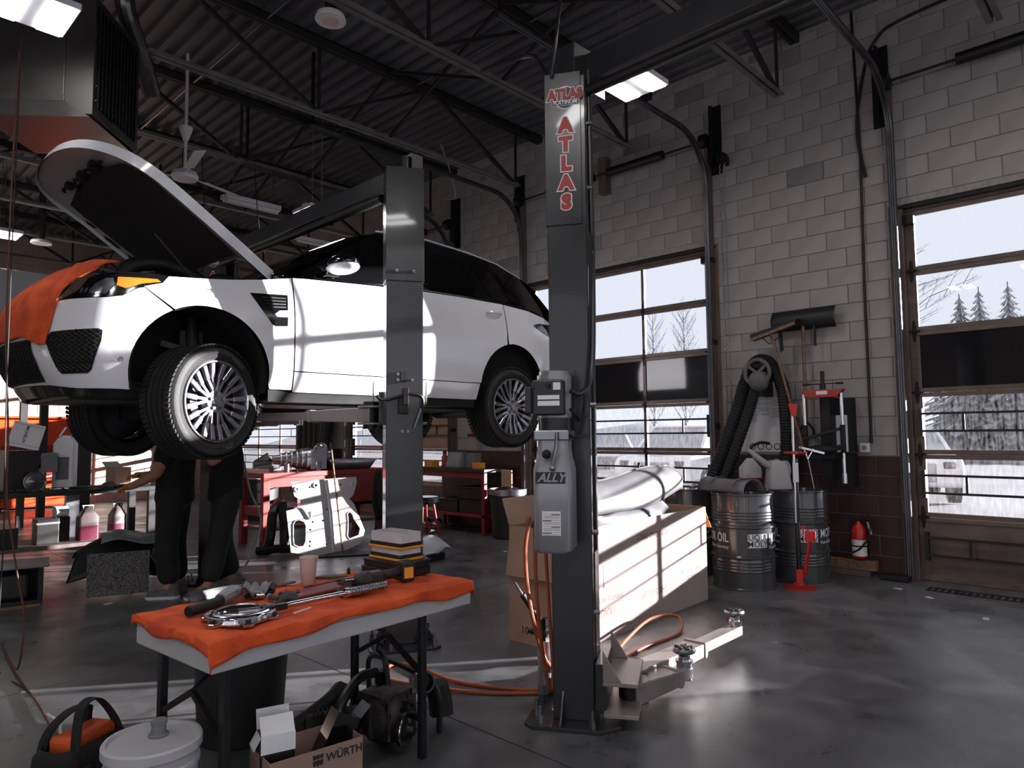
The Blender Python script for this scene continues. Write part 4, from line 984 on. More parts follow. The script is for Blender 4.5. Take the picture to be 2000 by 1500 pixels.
MB().bar((-.05,.19,.3),(-.05,-.2,.36),.05,.05).bx(-.1,.1,-.12,.12,.24,.29).ball((-.1,0,.33),(.06,.16,.05)).obj('lower_arm','seal_black',PR,smooth=30)
MB().bx(.2,.38,-.19,-.02,-.05,.86).bx(.03,.2,-.05,.05,.05,.9).obj('wall_frame','seal_black',PR,smooth=0,bev=.004)
MB().bx(.19,.2,-.16,-.04,.3,.68).obj('safety_sheet','paper',PR,smooth=0)
MB().cyl((0,-.3,.3),(0,-.15,.3),.012,n=8).obj('hand_pin','dark_steel',PR)
# exhaust hose over its hanger
EX = thing('exhaust_hose','black corrugated exhaust hose looped over a grey wheel on the block wall','hose',(7.55,3.4,0))
pts = spline([(-.35,.46,.9),(-.2,.36,1.3),(-.05,.25,1.75),(0,.17,2.05),(0,.07,2.22),(0,-.03,2.25),(0,-.13,2.18),(0,-.24,1.95),(0,-.27,1.6),(0,-.27,1.25),(-.1,-.27,.9)],22)
mb = MB(); mb.tube(pts,[.074 if i%2 else .066 for i in range(len(pts))],14); mb.obj('hose','rubber',EX,smooth=20)
pts2 = [p+V((-.06,-.16 if p.y > .05 else -.02,-.04)) for p in pts[:110]]
MB().tube(pts2,[.062 if i%2 else .055 for i in range(len(pts2))],12).obj('hose_return','rubber',EX,smooth=20)
MB(tr(-.13,-.02,2.1) @ rot('Y',PI/2)).tube([(.15*math.cos(t)*(1 if math.cos(t) < 0 else .85),.14*math.sin(t),0) for t in [2*PI*i/28 for i in range(28)]],.022,8,closed=True).obj('hanger_rim','wheel_grey',EX)
for a in (0,130,230): MB(tr(-.13,-.02,2.1) @ rot('Y',PI/2)).bar((0,0,0),(.135*math.cos(R(a)),.13*math.sin(R(a)),0),.03,.02).obj('hanger_spoke','wheel_grey',EX,smooth=0)
MB().lathe([(.12,0),(.1,.05),(.05,.08),(0,.08)],(0,0,0),20,tr(-.1,-.02,2.02) @ rot('Y',-PI/2)).obj('hanger_hub','wheel_grey',EX)
MB().bx(-.1,.19,-.06,.02,1.85,2.1).obj('hanger_bracket','seal_black',EX,smooth=0)
# chart poster
PO = thing('chart_poster','white parts chart poster hanging between the legs of the exhaust hose','poster',(WX-.02,3.48,1.23))
MB().bx(-.004,0,-.24,.26,0,.86).obj('sheet','paper',PO,smooth=0)
for c,(y0,y1,n_,z0) in enumerate(((.06,.22,30,.30),(-.09,.05,24,.42),(-.2,-.1,26,.2))):
    for i in range(n_):
        z = .74-i*.014
        if z > z0-.14 and random.random() < .85: MB().bx(-.006,-.004,y0,y1 if random.random() < .6 else (y0+y1)/2+.03,z,z+.004).obj('chart_row','paper_line',PO,smooth=0)
MB().bx(-.006,-.004,-.2,.2,.8,.825).obj('chart_title','ink',PO,smooth=0)
for i in range(4): put(curve_mesh([circ(.038,18),circ(.029,18)],.001),'chart_ring','ink',PO,frame((-.006,.12-.095*i,.06),(0,-1,0),(0,0,1)))
# snow pusher and squeegee
SN = thing('snow_pusher','black snow pusher hung blade up on the block wall, handle pointing down','shovel',(7.62,2.94,1.42))
MB().grid(lambda u,v:(.02-.1*math.sin(PI*v)*.6,.34-.68*u,1.14+.22*v),12,7).obj('blade','plastic_black',SN,smooth=60,solid=.008)
MB().cyl((0,0,.12),(.0,.0,1.22),.018,n=10).obj('shaft','wood',SN)
MB().tube(spline([(0,.0,.14),(0,.07,.05),(0,.05,-.02),(0,-.05,-.02),(0,-.07,.05),(0,0,.14)],4),.014,8).obj('grip','seal_black',SN)
MB().bx(-.01,.02,-.13,-.11,.95,1.2).obj('hook','dark_steel',SN,smooth=0)
SQ = thing('push_broom','black push broom with long wooden handle propped on the wall over the hose','broom',(7.5,3.1,1.0))
MB().prism([(.36,1.54),(.35,1.47),(-.13,1.60),(-.18,1.66)],-.07,.05,'yz').obj('broom_head','plastic_black',SQ,smooth=0,bev=.01)
MB().bar((-.075,.35,1.475),(-.075,-.15,1.61),.02,.03).obj('broom_back','wood',SQ,smooth=0)
MB().cyl((-.02,.14,1.54),(.0,-.16,.3),.016,n=10).obj('shaft','wood',SQ)
MB().tube([(-.02,.26,1.52),(-.02,.16,1.42),(-.02,.02,1.5)],.006,6).obj('brace','dark_steel',SQ)
MB().prism([(.02,1.58),(.06,1.56),(.04,1.32),(.01,1.34)],-.02,.0,'yz').obj('hanging_strap','seal_black',SQ,smooth=0)
# pipes, switch, extinguisher, timber
tag(MB().tube([(0,0,0),(0,.0,1.62),(0,-.02,3.04),(0,.01,4.6)],.014,8).obj('wall_conduit','dark_steel',None),'straight dark conduit running down the block wall to a white box','conduit').location = (WX-.035,2.33,1.33)
tag(MB().tube(spline([(0,0,0),(-.01,.06,.5),(0,-.0,1.0),(0,-.14,1.4),(0,-.5,1.55),(0,-2.0,1.62)],6),.016,8).obj('looped_cable','rubber',None),'black cable bowed against the wall beside the tall door track','cable').location = (WX-.035,2.27,4.1)
SW = thing('switch_box','small white square switch box on the wall above the maroon paint','switch',(WX-.02,2.39,1.285))
MB().bx(-.05,0,-.05,.05,-.05,.05).obj('box','white_plastic',SW,smooth=0,bev=.012); MB().cyl((-.05,0,0),(-.056,0,0),.024,n=18).obj('button','grey_plastic',SW)
FX = thing('fire_extinguisher','red fire extinguisher with white label low on the maroon wall','extinguisher',(7.56,2.44,.19))
MB().lathe([(.0,0),(.06,0),(.068,.012),(.068,.27),(.055,.31),(.025,.335),(.02,.36),(0,.36)],(0,0,0),24).obj('cylinder','bright_red',FX,smooth=40)
MB().lathe([(.0695,.02),(.0695,.18)],(0,0,0),24,cap0=False,cap1=False).obj('label_wrap','paper',FX)
MB().lathe([(.0705,.11),(.0705,.125)],(0,0,0),24,cap0=False,cap1=False).obj('strap','seal_black',FX)
MB().bx(-.015,.015,-.05,.05,.37,.385).bar((0,-.01,.385),(0,-.1,.43),.02,.01).cyl((0,0,.35),(0,0,.39),.018,n=10).obj('valve','dark_steel',FX,smooth=30)
MB().tube(spline([(0,-.02,.37),(-.02,-.1,.34),(-.05,-.11,.22),(-.07,-.03,.1),(-.06,.05,.05)],5),.01,8).obj('hose','seal_black',FX)
MB().cyl((-.02,-.09,.36),(-.03,-.125,.24),.014,.02,n=10).obj('horn','galv',FX)
MB().bx(.06,.16,-.04,.04,.0,.36).obj('wall_bracket','seal_black',FX,smooth=0)
TB = MB().bx(-.05,.05,-.65,.55,0,.1).obj('timber','wood',None,smooth=0,bev=.008); TB.location = (7.62,2.95,.06); tag(TB,'weathered timber beam lying along the foot of the maroon wall','timber')
TB2 = MB().bx(-.06,.06,-.6,.55,0,.06).obj('timber','jamb_brown',None,smooth=0,bev=.006); TB2.location = (7.62,2.95,0); tag(TB2,'dark plank flat on the floor beneath the timber beam','timber')
BK = MB().bx(-.08,.08,-.13,.13,0,.05).obj('floor_block','seal_black',None,smooth=0,bev=.01); BK.location = (7.6,2.13,0); tag(BK,'low black block on the floor at the foot of the nearest door jamb','block')
# hand chain beside the lit middle door
CH = thing('hand_chain','looped hand chain hanging beside the lit middle door','chain',(7.58,3.8,1.1))
mb = MB(); z = 0; k = 0
while z < 3.6:
    for dy in (-.03,.03): mb.tube([(.009*math.cos(t)*(k%2),dy+.009*math.cos(t)*((k+1)%2),z+.017*math.sin(t)) for t in [2*PI*i/6 for i in range(6)]],.003,4,closed=True)
    z += .028; k += 1
mb.obj('links','galv',CH,smooth=0,kind='stuff'); MB().cyl((-.02,0,3.6),(.02,0,3.6),.07,n=18).obj('chain_wheel','dark_steel',CH); MB().bx(0,.15,-.02,.02,3.55,3.65).obj('chain_bracket','dark_steel',CH,smooth=0)

# ------------------------------------------------------------------ big carton with bumper covers
BX = thing('cardboard_box','long pale cardboard box printed upside down, behind the near lift post','box',(3.66,3.02,0),R(2.3))
LX, LY, LZ, t = 2.02, .52, .80, .006
MB().bx(0,LX,0,t,0,LZ).obj('side_panel','cardboard_pale',BX,smooth=0); MB().bx(0,LX,LY-t,LY,0,LZ).obj('side_panel','cardboard',BX,smooth=0)
MB().bx(0,t,t,LY-t,0,LZ).obj('end_panel','cardboard',BX,smooth=0); MB().bx(LX-t,LX,t,LY-t,0,LZ).obj('end_panel','cardboard',BX,smooth=0)
MB().bx(t,LX-t,t,LY-t,0,t).obj('bottom','cardboard',BX,smooth=0)
mat('flap_orange', (206,132,72), .85, var=.06)
MB(tr(0,0,LZ) @ rot('Y',R(101))).bx(0,.34,.02,LY-.02,0,t).obj('flap','cardboard',BX,smooth=0)
MB(tr(LX,0,LZ) @ rot('Y',R(55))).bx(0,.24,.02,LY-.02,0,t).obj('flap','flap_orange',BX,smooth=0)
MB(tr(0,LY,LZ) @ rot('X',R(70))).bx(0,LX,0,.2,0,t).obj('flap','cardboard',BX,smooth=0)
def boxtext(s,size,x,z,mm='ink_brown',par=BX): put(text_mesh(s,size,.0002,.0003),'print',mm,par,frame((x,-.0008,z),(-1,0,0),(0,0,-1)))
boxtext('TOP LOAD ONLY',.062,1.12,.66); boxtext('THIS SIDE UP',.07,1.12,.22); boxtext('HANDLE WITH CARE',.05,.42,.28); boxtext('FRAGILE',.075,.42,.19); boxtext('HANDLE WITH CARE',.04,1.72,.3); boxtext('FRAGILE',.05,1.72,.245)
for x,z in ((.42,.52),(1.72,.53)): put(curve_mesh([[(-.004,0),(-.004,.14),(-.012,.14),(0,.18),(.012,.14),(.004,.14),(.004,0)]],.0004),'print_arrow','ink_brown',BX,frame((x,-.0008,z),(-1,0,0),(0,0,-1)))
put(text_mesh('1010',.075,.0003,.0002),'marker_text','ink',BX,frame((-.0008,.34,.09),(0,-1,0),(0,0,1)))
# two bumper covers stuffed in the carton
BC = thing('bumper_cover','white plastic bumper cover lying on top of the cardboard box','bumper',(4.65,3.24,.80),R(4))
def bc(u,v):
    x = -.95+1.75*u; a = v*1.9-.35; r = .15+.03*math.sin(3*u); return (x, -.05-r*math.cos(a)+.1*(2*u-1)**2, .10+r*math.sin(a)+.12*u+.012*math.sin(9*u+2*v))
MB().grid(bc,30,12).obj('cover_skin','leather_pan',BC,smooth=60,solid=.006)
MB().tube([bc(u/10,1) for u in range(11)],.012,6).obj('cover_lip','leather_pan',BC)
for u in (.02,.62): MB().bar(bc(u,1),V(bc(u,1))+V((.02,0,.05)),.02,.008).obj('clip','seal_black',BC,smooth=0)
BC2 = thing('bumper_cover','crumpled grey bumper cover sunk inside the cardboard box','bumper',(4.6,3.3,.55),R(3))
def bc2(u,v):
    x = -.85+1.5*u; return (x,-.19+.38*v+.02*math.sin(7*u), .2+.16*math.sin(PI*v)**.5+.03*math.sin(5*u+4*v)+.02*math.sin(11*u))
MB().grid(bc2,26,14).obj('cover_skin','leather_pan',BC2,smooth=60,solid=.006)
# orange air hoses by the near post
def hose(label, pts, r=.011, m='hose_orange', name='air_hose', cat='hose', n=7):
    o = V(pts[0]); o.z = 0
    h = MB().tube([p-o for p in spline(pts,n)],r,8).obj(name,m,None); h.location = o; return tag(h,label,cat)
hose('orange air hose hanging in a long loop from the near lift post to the floor',[(2.86,2.62,1.0),(2.86,2.66,.8),(2.9,2.66,.5),(2.98,2.62,.2),(3.12,2.58,.11),(3.0,2.68,.03),(2.86,2.98,.012),(2.79,3.24,.012),(2.81,3.55,.012),(2.72,3.68,.012),(2.55,3.55,.012),(2.6,3.3,.012),(2.76,2.95,.012),(3.0,2.68,.012),(3.12,2.62,.012)])
hose('orange air hose dangling straight down beside the air cylinder',[(2.82,2.55,.95),(2.84,2.56,.6),(2.88,2.56,.3),(2.92,2.545,.08),(2.95,2.545,.16),(2.93,2.55,.5),(2.9,2.55,.9)])
hose('orange air hose looping over the floor beside the cardboard box',[(3.14,2.42,.66),(3.24,2.5,.5),(3.36,2.58,.25),(3.5,2.62,.05),(3.7,2.72,.012),(4.1,2.86,.04),(4.5,2.92,.09),(4.75,2.85,.07),(4.55,2.72,.015),(4.1,2.72,.012),(3.7,2.66,.012),(3.45,2.6,.012)])
AC = thing('air_cylinder','steel air cylinder with black lever standing behind the near lift post','cylinder',(3.02,2.66,0))
MB().cyl((0,0,0),(0,0,.3),.045,n=18).obj('barrel','aluminium',AC); MB().bx(-.07,.07,-.07,.07,.34,.355).bx(-.02,.02,-.02,.02,.3,.42).obj('yoke','dark_steel',AC,smooth=0)
MB().cyl((0,0,.36),(-.12,.06,.56),.017,n=10).obj('grip','seal_black',AC); MB().cyl((-.12,.06,.56),(-.16,.08,.63),.008,n=8).obj('coupler','chrome',AC)
# ------------------------------------------------------------------ folding table under an orange cloth
mat('cord_brown', (92,46,30), .5, var=.1)
mat('table_top', (178,176,180), .5, var=.06, scale=5)
mat('glove_grey', (70,70,72), .9, var=.2, scale=12, bump=.4)
mat('red_pad', (112,26,28), .6, var=.12)
mat('filter_orange', (226,146,40), .6, var=.06)
mat('filter_paper', (205,198,200), .85, var=.08)
mat('case_black', (30,25,25), .45, var=.15)
mat('cup_paper', (206,180,172), .7, var=.03)
mat('scraper', (92,70,58), .7, var=.2, scale=12)
mat('tape_plastic', (130,130,134), .35, var=.15, scale=12)
mat('can_black', (38,37,38), .55, var=.2, scale=3)
mat('bucket_white', (176,175,180), .38, var=.06, scale=4)
mat('bag_orange', (206,84,28), .8, var=.15)
mat('bag_black', (20,19,20), .85, var=.2, scale=14, bump=.3)
mat('cast_metal', (88,84,82), .5, metal=.6, var=.35, scale=12, bump=.6)
mat('grease_black', (24,22,22), .4, var=.3, scale=9)
mat('carton_brown', (150,122,108), .85, var=.06)
X0, X1, Y0, Y1, ZT = 1.02, 2.30, 2.47, 3.07, .745
TBL = thing('folding_table','white folding table standing under the orange cloth','table',((X0+X1)/2,(Y0+Y1)/2,0),R(4))
Q = tr(-(X0+X1)/2,-(Y0+Y1)/2,0)
MB(Q).bx(X0,X1,Y0,Y1,ZT-.03,ZT).bx(X0,X1,Y0,Y0+.012,ZT-.1,ZT-.03).bx(X0,X1,Y1-.012,Y1,ZT-.1,ZT-.03).bx(X0,X0+.012,Y0+.012,Y1-.012,ZT-.1,ZT-.03).bx(X1-.012,X1,Y0+.012,Y1-.012,ZT-.1,ZT-.03).obj('table_top','table_top',TBL,smooth=0,bev=.006)
for lx,s in ((1.11,1),(2.05,-1)):
    for y in (2.54,3.03): MB(Q).bx(lx-.016,lx+.016,y-.016,y+.016,0,ZT-.03).obj('leg','black_paint',TBL,smooth=0,bev=.004)
    MB(Q).bx(lx-.012,lx+.012,2.556,3.014,.16,.19).obj('leg_crossbar','black_paint',TBL,smooth=0)
    MB(Q).bar((lx,2.78,.5),(lx+s*.3,2.78,ZT-.04),.025,.012).obj('leg_brace','black_paint',TBL,smooth=0)
    MB(Q).bar((lx,3.01,.38),(lx,2.78,.5),.02,.02).obj('leg_brace','black_paint',TBL,smooth=0); MB(Q).bar((lx,2.56,.38),(lx,2.78,.5),.02,.02).obj('leg_brace','black_paint',TBL,smooth=0)
# cloth
CL = bpy.data.objects
def cloth(u,v):
    ovf = .052+.012*math.sin(u*9)+.006*math.sin(u*23+1); ovb = .04+.01*math.sin(u*13); ovl = .045+.012*math.sin(v*11+1); ovr = .065+.01*math.sin(v*9)
    if u < .12 and v < .2: ovf += .045*(1-u/.12)
    s = (X0-ovl)+(X1-X0+ovl+ovr)*u; t = (Y0-ovf)+(Y1-Y0+ovf+ovb)*v
    cx, cy = min(max(s,X0-.008),X1+.008), min(max(t,Y0-.008),Y1+.008); dx, dy = s-cx, t-cy; h = math.hypot(dx,dy)
    wr = .003*math.sin(s*31+t*17)+.0025*math.sin(s*13-t*41)
    return (cx+dx*.12+(.003*math.sin(t*30) if dx else 0), cy+dy*.10+(.003*math.sin(s*26) if dy else 0), ZT+.009+wr*(1 if h == 0 else .3)-h*.97)
o = MB(Q).grid(cloth,110,64).obj('tablecloth','orange_cloth',None,smooth=60,solid=.005); o.location = TBL.location; o.rotation_euler = (0,0,R(4))
tag(o,'orange cloth draped over the folding table of tools','tablecloth')
ZS = ZT+.016
# pressure plate
RG = thing('pressure_plate','chrome clutch pressure plate ring lying on the near end of the orange cloth','ring',(1.235,2.625,ZS))
MB().lathe([(.066,.012),(.072,.02),(.09,.034),(.1,.036),(.112,.03),(.117,.022),(.117,.004),(.1,0),(.07,.004),(.066,.012)],(0,0,0),48,cap0=False,cap1=False).obj('ring','chrome',RG,smooth=50)
MB().lathe([(.082,.036),(.086,.041),(.09,.036)],(0,0,0),48,cap0=False,cap1=False).obj('inner_bead','galv',RG)
for k in range(6):
    M = rot('Z',k*PI/3+.3); MB(M).prism([(.108,-.028),(.14,-.02),(.146,0),(.14,.02),(.108,.028)],.0,.014,'xy').obj('lug','chrome',RG,smooth=0,bev=.004)
    MB(M).bx(.1,.125,-.034,.034,.012,.03).obj('drive_strap','galv',RG,smooth=0,bev=.004); MB(M).cyl((.128,0,.01),(.128,0,.026),.009,n=10).obj('rivet','dark_steel',RG)
# rubber hose with taped end
HS = thing('coolant_hose','short black rubber hose with clear plastic on its end, on the orange cloth','hose',(1.11,2.80,ZS))
MB().tube(spline([(0,0,.022),(.09,.04,.022),(.17,.09,.024),(.23,.13,.03)],5),.021,14).obj('hose','rubber',HS)
MB().cyl((.0,0,.022),(-.002,-.001,.022),.015,n=12).obj('bore','felt_black',HS)
MB().tube([(.16,.085,.026),(.2,.11,.032),(.24,.135,.036),(.265,.15,.036)],[.026,.032,.033,.024],10).obj('plastic_wrap','tape_plastic',HS,smooth=20)
MB().cyl((.265,.15,.036),(.3,.17,.036),.018,n=12).obj('fitting','seal_black',HS)
# bag of small fittings
FT = thing('fittings_heap','crumpled plastic bag with small metal fittings on the orange cloth','fittings',(1.44,2.91,ZS))
random.seed(3)
mb = MB(); mb.grid(lambda u,v:(-.09+.18*u,-.02+.09*v,.035+.02*math.sin(u*9+v*5)+.012*math.sin(u*17-v*13)),14,9); mb.obj('plastic_bag','tape_plastic',FT,smooth=15,solid=.002)
for k in range(7):
    a = random.uniform(0,6); x,y = random.uniform(-.06,.07),random.uniform(-.06,.01)
    MB().cyl((x,y,.012),(x+.035*math.cos(a),y+.02*math.sin(a),.018),.011,n=10).obj('fitting',random.choice(['chrome','seal_black','galv']),FT)
# torque wrench
TW = thing('torque_wrench','long chrome torque wrench with knurled grip across the orange cloth','wrench',(1.30,2.60,ZS),R(2))
MB().cyl((.08,0,.024),(.42,.0,.024),.011,n=12).obj('shaft','chrome',TW); MB().cyl((.40,0,.024),(.60,0,.024),.0175,n=16).obj('grip','galv',TW,bev=.002)
for k in range(12): MB().cyl((.42+.0145*k,0,.024),(.424+.0145*k,0,.024),.0185,n=16).obj('grip_ring','chrome',TW)
MB().cyl((.385,0,.024),(.405,0,.024),.02,n=16).obj('collar','chrome',TW)
MB().cyl((.035,0,.008),(.035,0,.04),.031,n=20).bx(.05,.11,-.016,.016,.012,.036).obj('ratchet_head','dark_steel',TW,bev=.003)
MB().cyl((.035,0,.04),(.035,0,.043),.018,n=16).obj('head_plate','chrome',TW)
MB().cyl((.01,.01,.02),(-.07,.035,.02),.018,n=14).obj('socket','galv',TW)
ST_ = MB().bx(-.05,.05,-.003,.003,0,.005).obj('pencil','white_paint',None,smooth=0); ST_.location = (1.46,2.565,ZS); ST_.rotation_euler = (0,0,R(20)); tag(ST_,'thin white stick beside the torque wrench','stick')
# gloves, red pad
def glove(label, loc, rz, s=1.):
    T = thing('work_glove',label,'glove',loc,rz,group='grey work gloves on the cloth')
    MB().grid(lambda u,v:((-.07+.14*u)*s,(-.045+.09*v)*s,.004+.03*math.sin(PI*u)**.6*math.sin(PI*v)**.6+.006*math.sin(u*14+v*9)),12,10).obj('palm','glove_grey',T,smooth=60,solid=.004)
    for k in range(4): MB().tube(spline([(.05*s,(-.034+.022*k)*s,.018),(.085*s,(-.036+.024*k)*s,.022-.004*(k%2)),(.115*s,(-.03+.02*k)*s,.012)],3),[.011,.011,.0105,.01,.0095,.009,.007],8).obj('finger','glove_grey',T)
    MB().tube(spline([(-.01*s,.04*s,.016),(.02*s,.07*s,.02),(.05*s,.075*s,.012)],3),.0105,8).obj('thumb','glove_grey',T)
    MB().tube([(-.06*s,-.045*s,.012),(-.07*s,0,.03),(-.06*s,.045*s,.012)],.009,6).obj('cuff','glove_grey',T)
glove('grey work glove lying left of the dark red pad', (1.50,2.75,ZS), R(60)); glove('grey work glove bunched up right of the dark red pad', (1.84,2.80,ZS), R(15),.9); glove('flattened grey work glove under the torque wrench handle',(1.74,2.67,ZS-.004),R(-10),.75)
PD = thing('kneeling_pad','dark red flat pad lying between the work gloves','pad',(1.66,2.79,ZS),R(8))
MB().bx(-.15,.15,-.06,.06,0,.022).obj('pad_body','red_pad',PD,smooth=0,bev=.008); MB().bx(-.151,.151,-.061,.061,.004,.009).obj('pad_seam','seal_black',PD,smooth=0)
RB = MB().bx(-.13,.13,-.012,.012,0,.02).obj('red_bar','red_pad',None,smooth=0,bev=.004); RB.location = (1.78,2.90,ZS); RB.rotation_euler = (0,0,R(9)); tag(RB,'dark red bar lying behind the red pad','bar')
# cup, scraper tools
CP = thing('paper_cup','pale paper cup standing on the orange cloth','cup',(1.735,3.0,ZS-.006))
MB().lathe([(.026,0),(.031,.006),(.0415,.128),(.0425,.131),(.041,.133),(.039,.131),(.029,.008),(0,.008)],(0,0,0),28,cap0=True).obj('cup_wall','cup_paper',CP,smooth=40)
MB().tube([(.0415*math.cos(t),.0415*math.sin(t),.132) for t in [2*PI*i/28 for i in range(28)]],.0028,6,closed=True).obj('cup_rim','cup_paper',CP)
SC1 = MB().prism([(-.09,-.012),(.09,-.014),(.09,.014),(-.07,.012),(-.1,0)],0,.008,'xy').obj('flat_scraper','scraper',None,smooth=0,bev=.002); SC1.location = (1.62,3.06,ZS); SC1.rotation_euler = (0,0,R(14)); tag(SC1,'long dark flat scraper left of the paper cup','scraper')
SC2 = MB().prism([(-.08,-.03)]+[(.08*math.cos(t),-.03+.055*math.sin(t)) for t in [PI*i/10 for i in range(11)]],0,.012,'xy').obj('half_disc','scraper',None,smooth=0,bev=.002); SC2.location = (1.89,3.05,ZS); SC2.rotation_euler = (0,0,R(-35)); tag(SC2,'brown half-round plate behind the paper cup','plate')
for (x,y,h,lb) in ((2.0,3.07,.03,'tiny black peg near the back edge of the cloth'),(2.06,2.93,.014,'small black nut beside the stacked air filters')):
    q = MB().lathe([(.009,0),(.009,h*.6),(.005,h),(0,h)],(0,0,0),10).obj('black_peg','seal_black',None); q.location = (x,y,ZS); tag(q,lb,'peg')
# cordless ratchet
DR = thing('cordless_impact','grey and black cordless impact tool lying before the air filters','power tool',(1.86,2.74,ZS),R(-14))
MB().lathe([(0,0),(.02,0),(.032,.01),(.036,.03),(.036,.07),(.03,.085),(0,.085)],(0,0,0),20,tr(-.04,0,.038) @ rot('Y',PI/2)).obj('gear_case','cast_metal',DR,smooth=40)
MB().bx(.03,.1,-.035,.035,.008,.07).obj('motor_body','case_black',DR,smooth=0,bev=.014)
MB().cyl((-.04,0,.045),(-.085,.0,.045),.01,n=10).obj('anvil','chrome',DR); MB().tube([(.08,.0,.04),(.15,.02,.045),(.2,.03,.05)],.022,12).obj('handle','case_black',DR)
MB().bx(.19,.255,-.01,.07,.004,.095).obj('battery','case_black',DR,smooth=0,bev=.01); MB().bx(.2,.245,-.0115,-.01,.02,.07).obj('battery_label','filter_orange',DR,smooth=0)
SK = MB().cyl((0,0,.012),(.055,.01,.012),.0125,n=12).obj('socket','chrome',None); SK.location = (1.86,2.68,ZS); tag(SK,'chrome socket lying loose before the impact tool','socket')
# air filters on black cases
for k,lb in enumerate(('lower flat black case under the air filters','upper flat black case right under the air filters')):
    q = MB().bx(-.1+.006*k,.1-.004*k,-.15,.15-.01*k,.0,.036).bx(-.105+.006*k,.105-.004*k,-.155,.155-.01*k,.028,.033).obj('black_case','case_black',None,smooth=0,bev=.005); q.location = (2.18,2.92,ZS+.037*k); q.rotation_euler = (0,0,R(2)); tag(q,lb,'case')
def filt(label, z, top):
    T = thing('air_filter',label,'air filter',(2.18,2.92,z),R(2+2*top),group='stacked car air filters')
    MB().bx(-.076,.076,-.125,.125,0,.012).obj('gasket','filter_orange',T,smooth=0,bev=.004); MB().bx(-.07,.07,-.119,.119,.012,.03).obj('frame','case_black',T,smooth=0,bev=.003)
    MB().bx(-.064,.064,-.113,.113,.03,.034).obj('pleat_base','filter_paper',T,smooth=0)
    n_ = 30
    pz = .078 if top else .054
    mb = MB(); vs = []; 
    for i in range(2*n_+1):
        y = -.113+.226*i/(2*n_); z_ = .034 if i%2 == 0 else pz; vs += [(-.064,y,z_),(.064,y,z_)]
    mb.add(vs,[(2*i,2*i+1,2*i+3,2*i+2) for i in range(2*n_)]); mb.obj('pleats','filter_paper',T,smooth=0,kind='stuff')
    for s in (-1,1): MB().bx(s*.0645-.0008,s*.0645+.0008,-.113,.113,.03,pz).obj('pleat_side','filter_paper',T,smooth=0)
    for s in (-1,1): MB().bx(-.064,.064,s*.1135-.0008,s*.1135+.0008,.03,pz).obj('pleat_end','filter_paper',T,smooth=0)
filt('lower air filter with orange gasket in the stack on the cloth', ZS+.074, 0); filt('upper air filter with orange gasket topping the stack on the cloth', ZS+.130, 1)

# ------------------------------------------------------------------ around the table
TC = thing('trash_can','tall black trash can standing behind the left half of the table','trash can',(1.62,3.42,0))
MB().lathe([(0,0),(.185,0),(.195,.01),(.232,.62),(.235,.64),(.25,.645),(.25,.672),(.24,.675),(.228,.65),(.19,.03),(0,.03)],(0,0,0),40).obj('can_body','can_black',TC,smooth=40)
for s in (-1,1): MB().tube([(s*.235,-.06,.56),(s*.268,-.05,.57),(s*.268,.05,.57),(s*.235,.06,.56)],.01,6).obj('can_handle','can_black',TC)
BU = thing('lidded_bucket','white lidded metal bucket with grey spout cap in the lower left foreground','bucket',(.93,2.62,0))
MB().lathe([(0,0),(.135,0),(.14,.008),(.142,.16),(.147,.165),(.147,.175),(.143,.18),(.145,.33),(.151,.336),(.151,.35),(.146,.356),(.148,.395)],(0,0,0),48,cap1=False).obj('pail','bucket_white',BU,smooth=35)
LD = MB().lathe([(.152,.385),(.158,.39),(.158,.418),(.153,.425),(.143,.425),(.138,.412),(0,.412)],(0,0,0),48,cap0=False).obj('lid','bucket_white',BU,smooth=35)
MB().lathe([(.0,.412),(.034,.412),(.034,.418),(.024,.422),(.024,.45),(.026,.452),(.028,.466),(.0,.466)],(.03,.03,0),24,cap0=False).obj('spout_cap','grey_plastic',LD,smooth=30)
MB().cyl((-.145,-.04,.31),(-.165,-.045,.31),.02,n=14).obj('bail_ear','galv',BU); MB().tube(spline([(-.16,-.045,.31),(-.1,-.16,.2),(.02,-.2,.14),(.12,-.14,.2),(.15,-.02,.31)],5),.004,6).obj('bail','galv',BU)
BG = thing('tool_bag','black and orange tool bag with strap handles beside the white bucket','bag',(.93,3.42,0),R(30))
MB().add(*skin([rr_loop(0,.34,.2,.05),rr_loop(.02,.36,.22,.05),rr_loop(.17,.33,.2,.05),rr_loop(.2,.3,.16,.05)],False)).add([p for p in rr_loop(.012,.34,.2,.05)],[tuple(range(20))]).obj('bag_body','bag_black',BG,smooth=50,solid=.006)
MB().bx(-.11,.12,-.07,.06,.03,.235).obj('orange_liner','bag_orange',BG,smooth=0,bev=.02)
for y,h in ((-.09,.36),(.09,.33)):
    pts = spline([(-.12,y,.12),(-.1,y*.8,.24),(-.04,y*.4,h-.02),(.05,y*.3,h-.02),(.1,y*.8,.24),(.12,y,.12)],6); mb = MB(); vs = []
    for p in pts: vs += [p+V((0,-.022,0)),p+V((0,.022,0))]
    mb.add(vs,[(2*i,2*i+1,2*i+3,2*i+2) for i in range(len(pts)-1)]); mb.obj('strap','bag_black',BG,smooth=60,solid=.006)
for k in range(3): MB().bx(-.14+.1*k,-.06+.1*k,-.125,-.108,.03,.13).obj('pocket','bag_black',BG,smooth=0,bev=.008)
MB().bx(.03,.09,-.127,-.125,.06,.075).obj('bag_label','paper',BG,smooth=0)
hose('orange extension cord hanging at the far left edge and trailing to the floor',[(.93,5.2,3.9),(.92,5.2,3.0),(.925,5.2,2.1),(.96,5.22,1.5),(.97,5.23,1.1),(1.01,5.23,.8),(1.05,5.22,.55),(1.08,5.2,.35),(1.07,5.22,.1),(1.08,5.4,.01),(1.12,5.9,.01)],.0055,'cord_brown','extension_cord','cord')
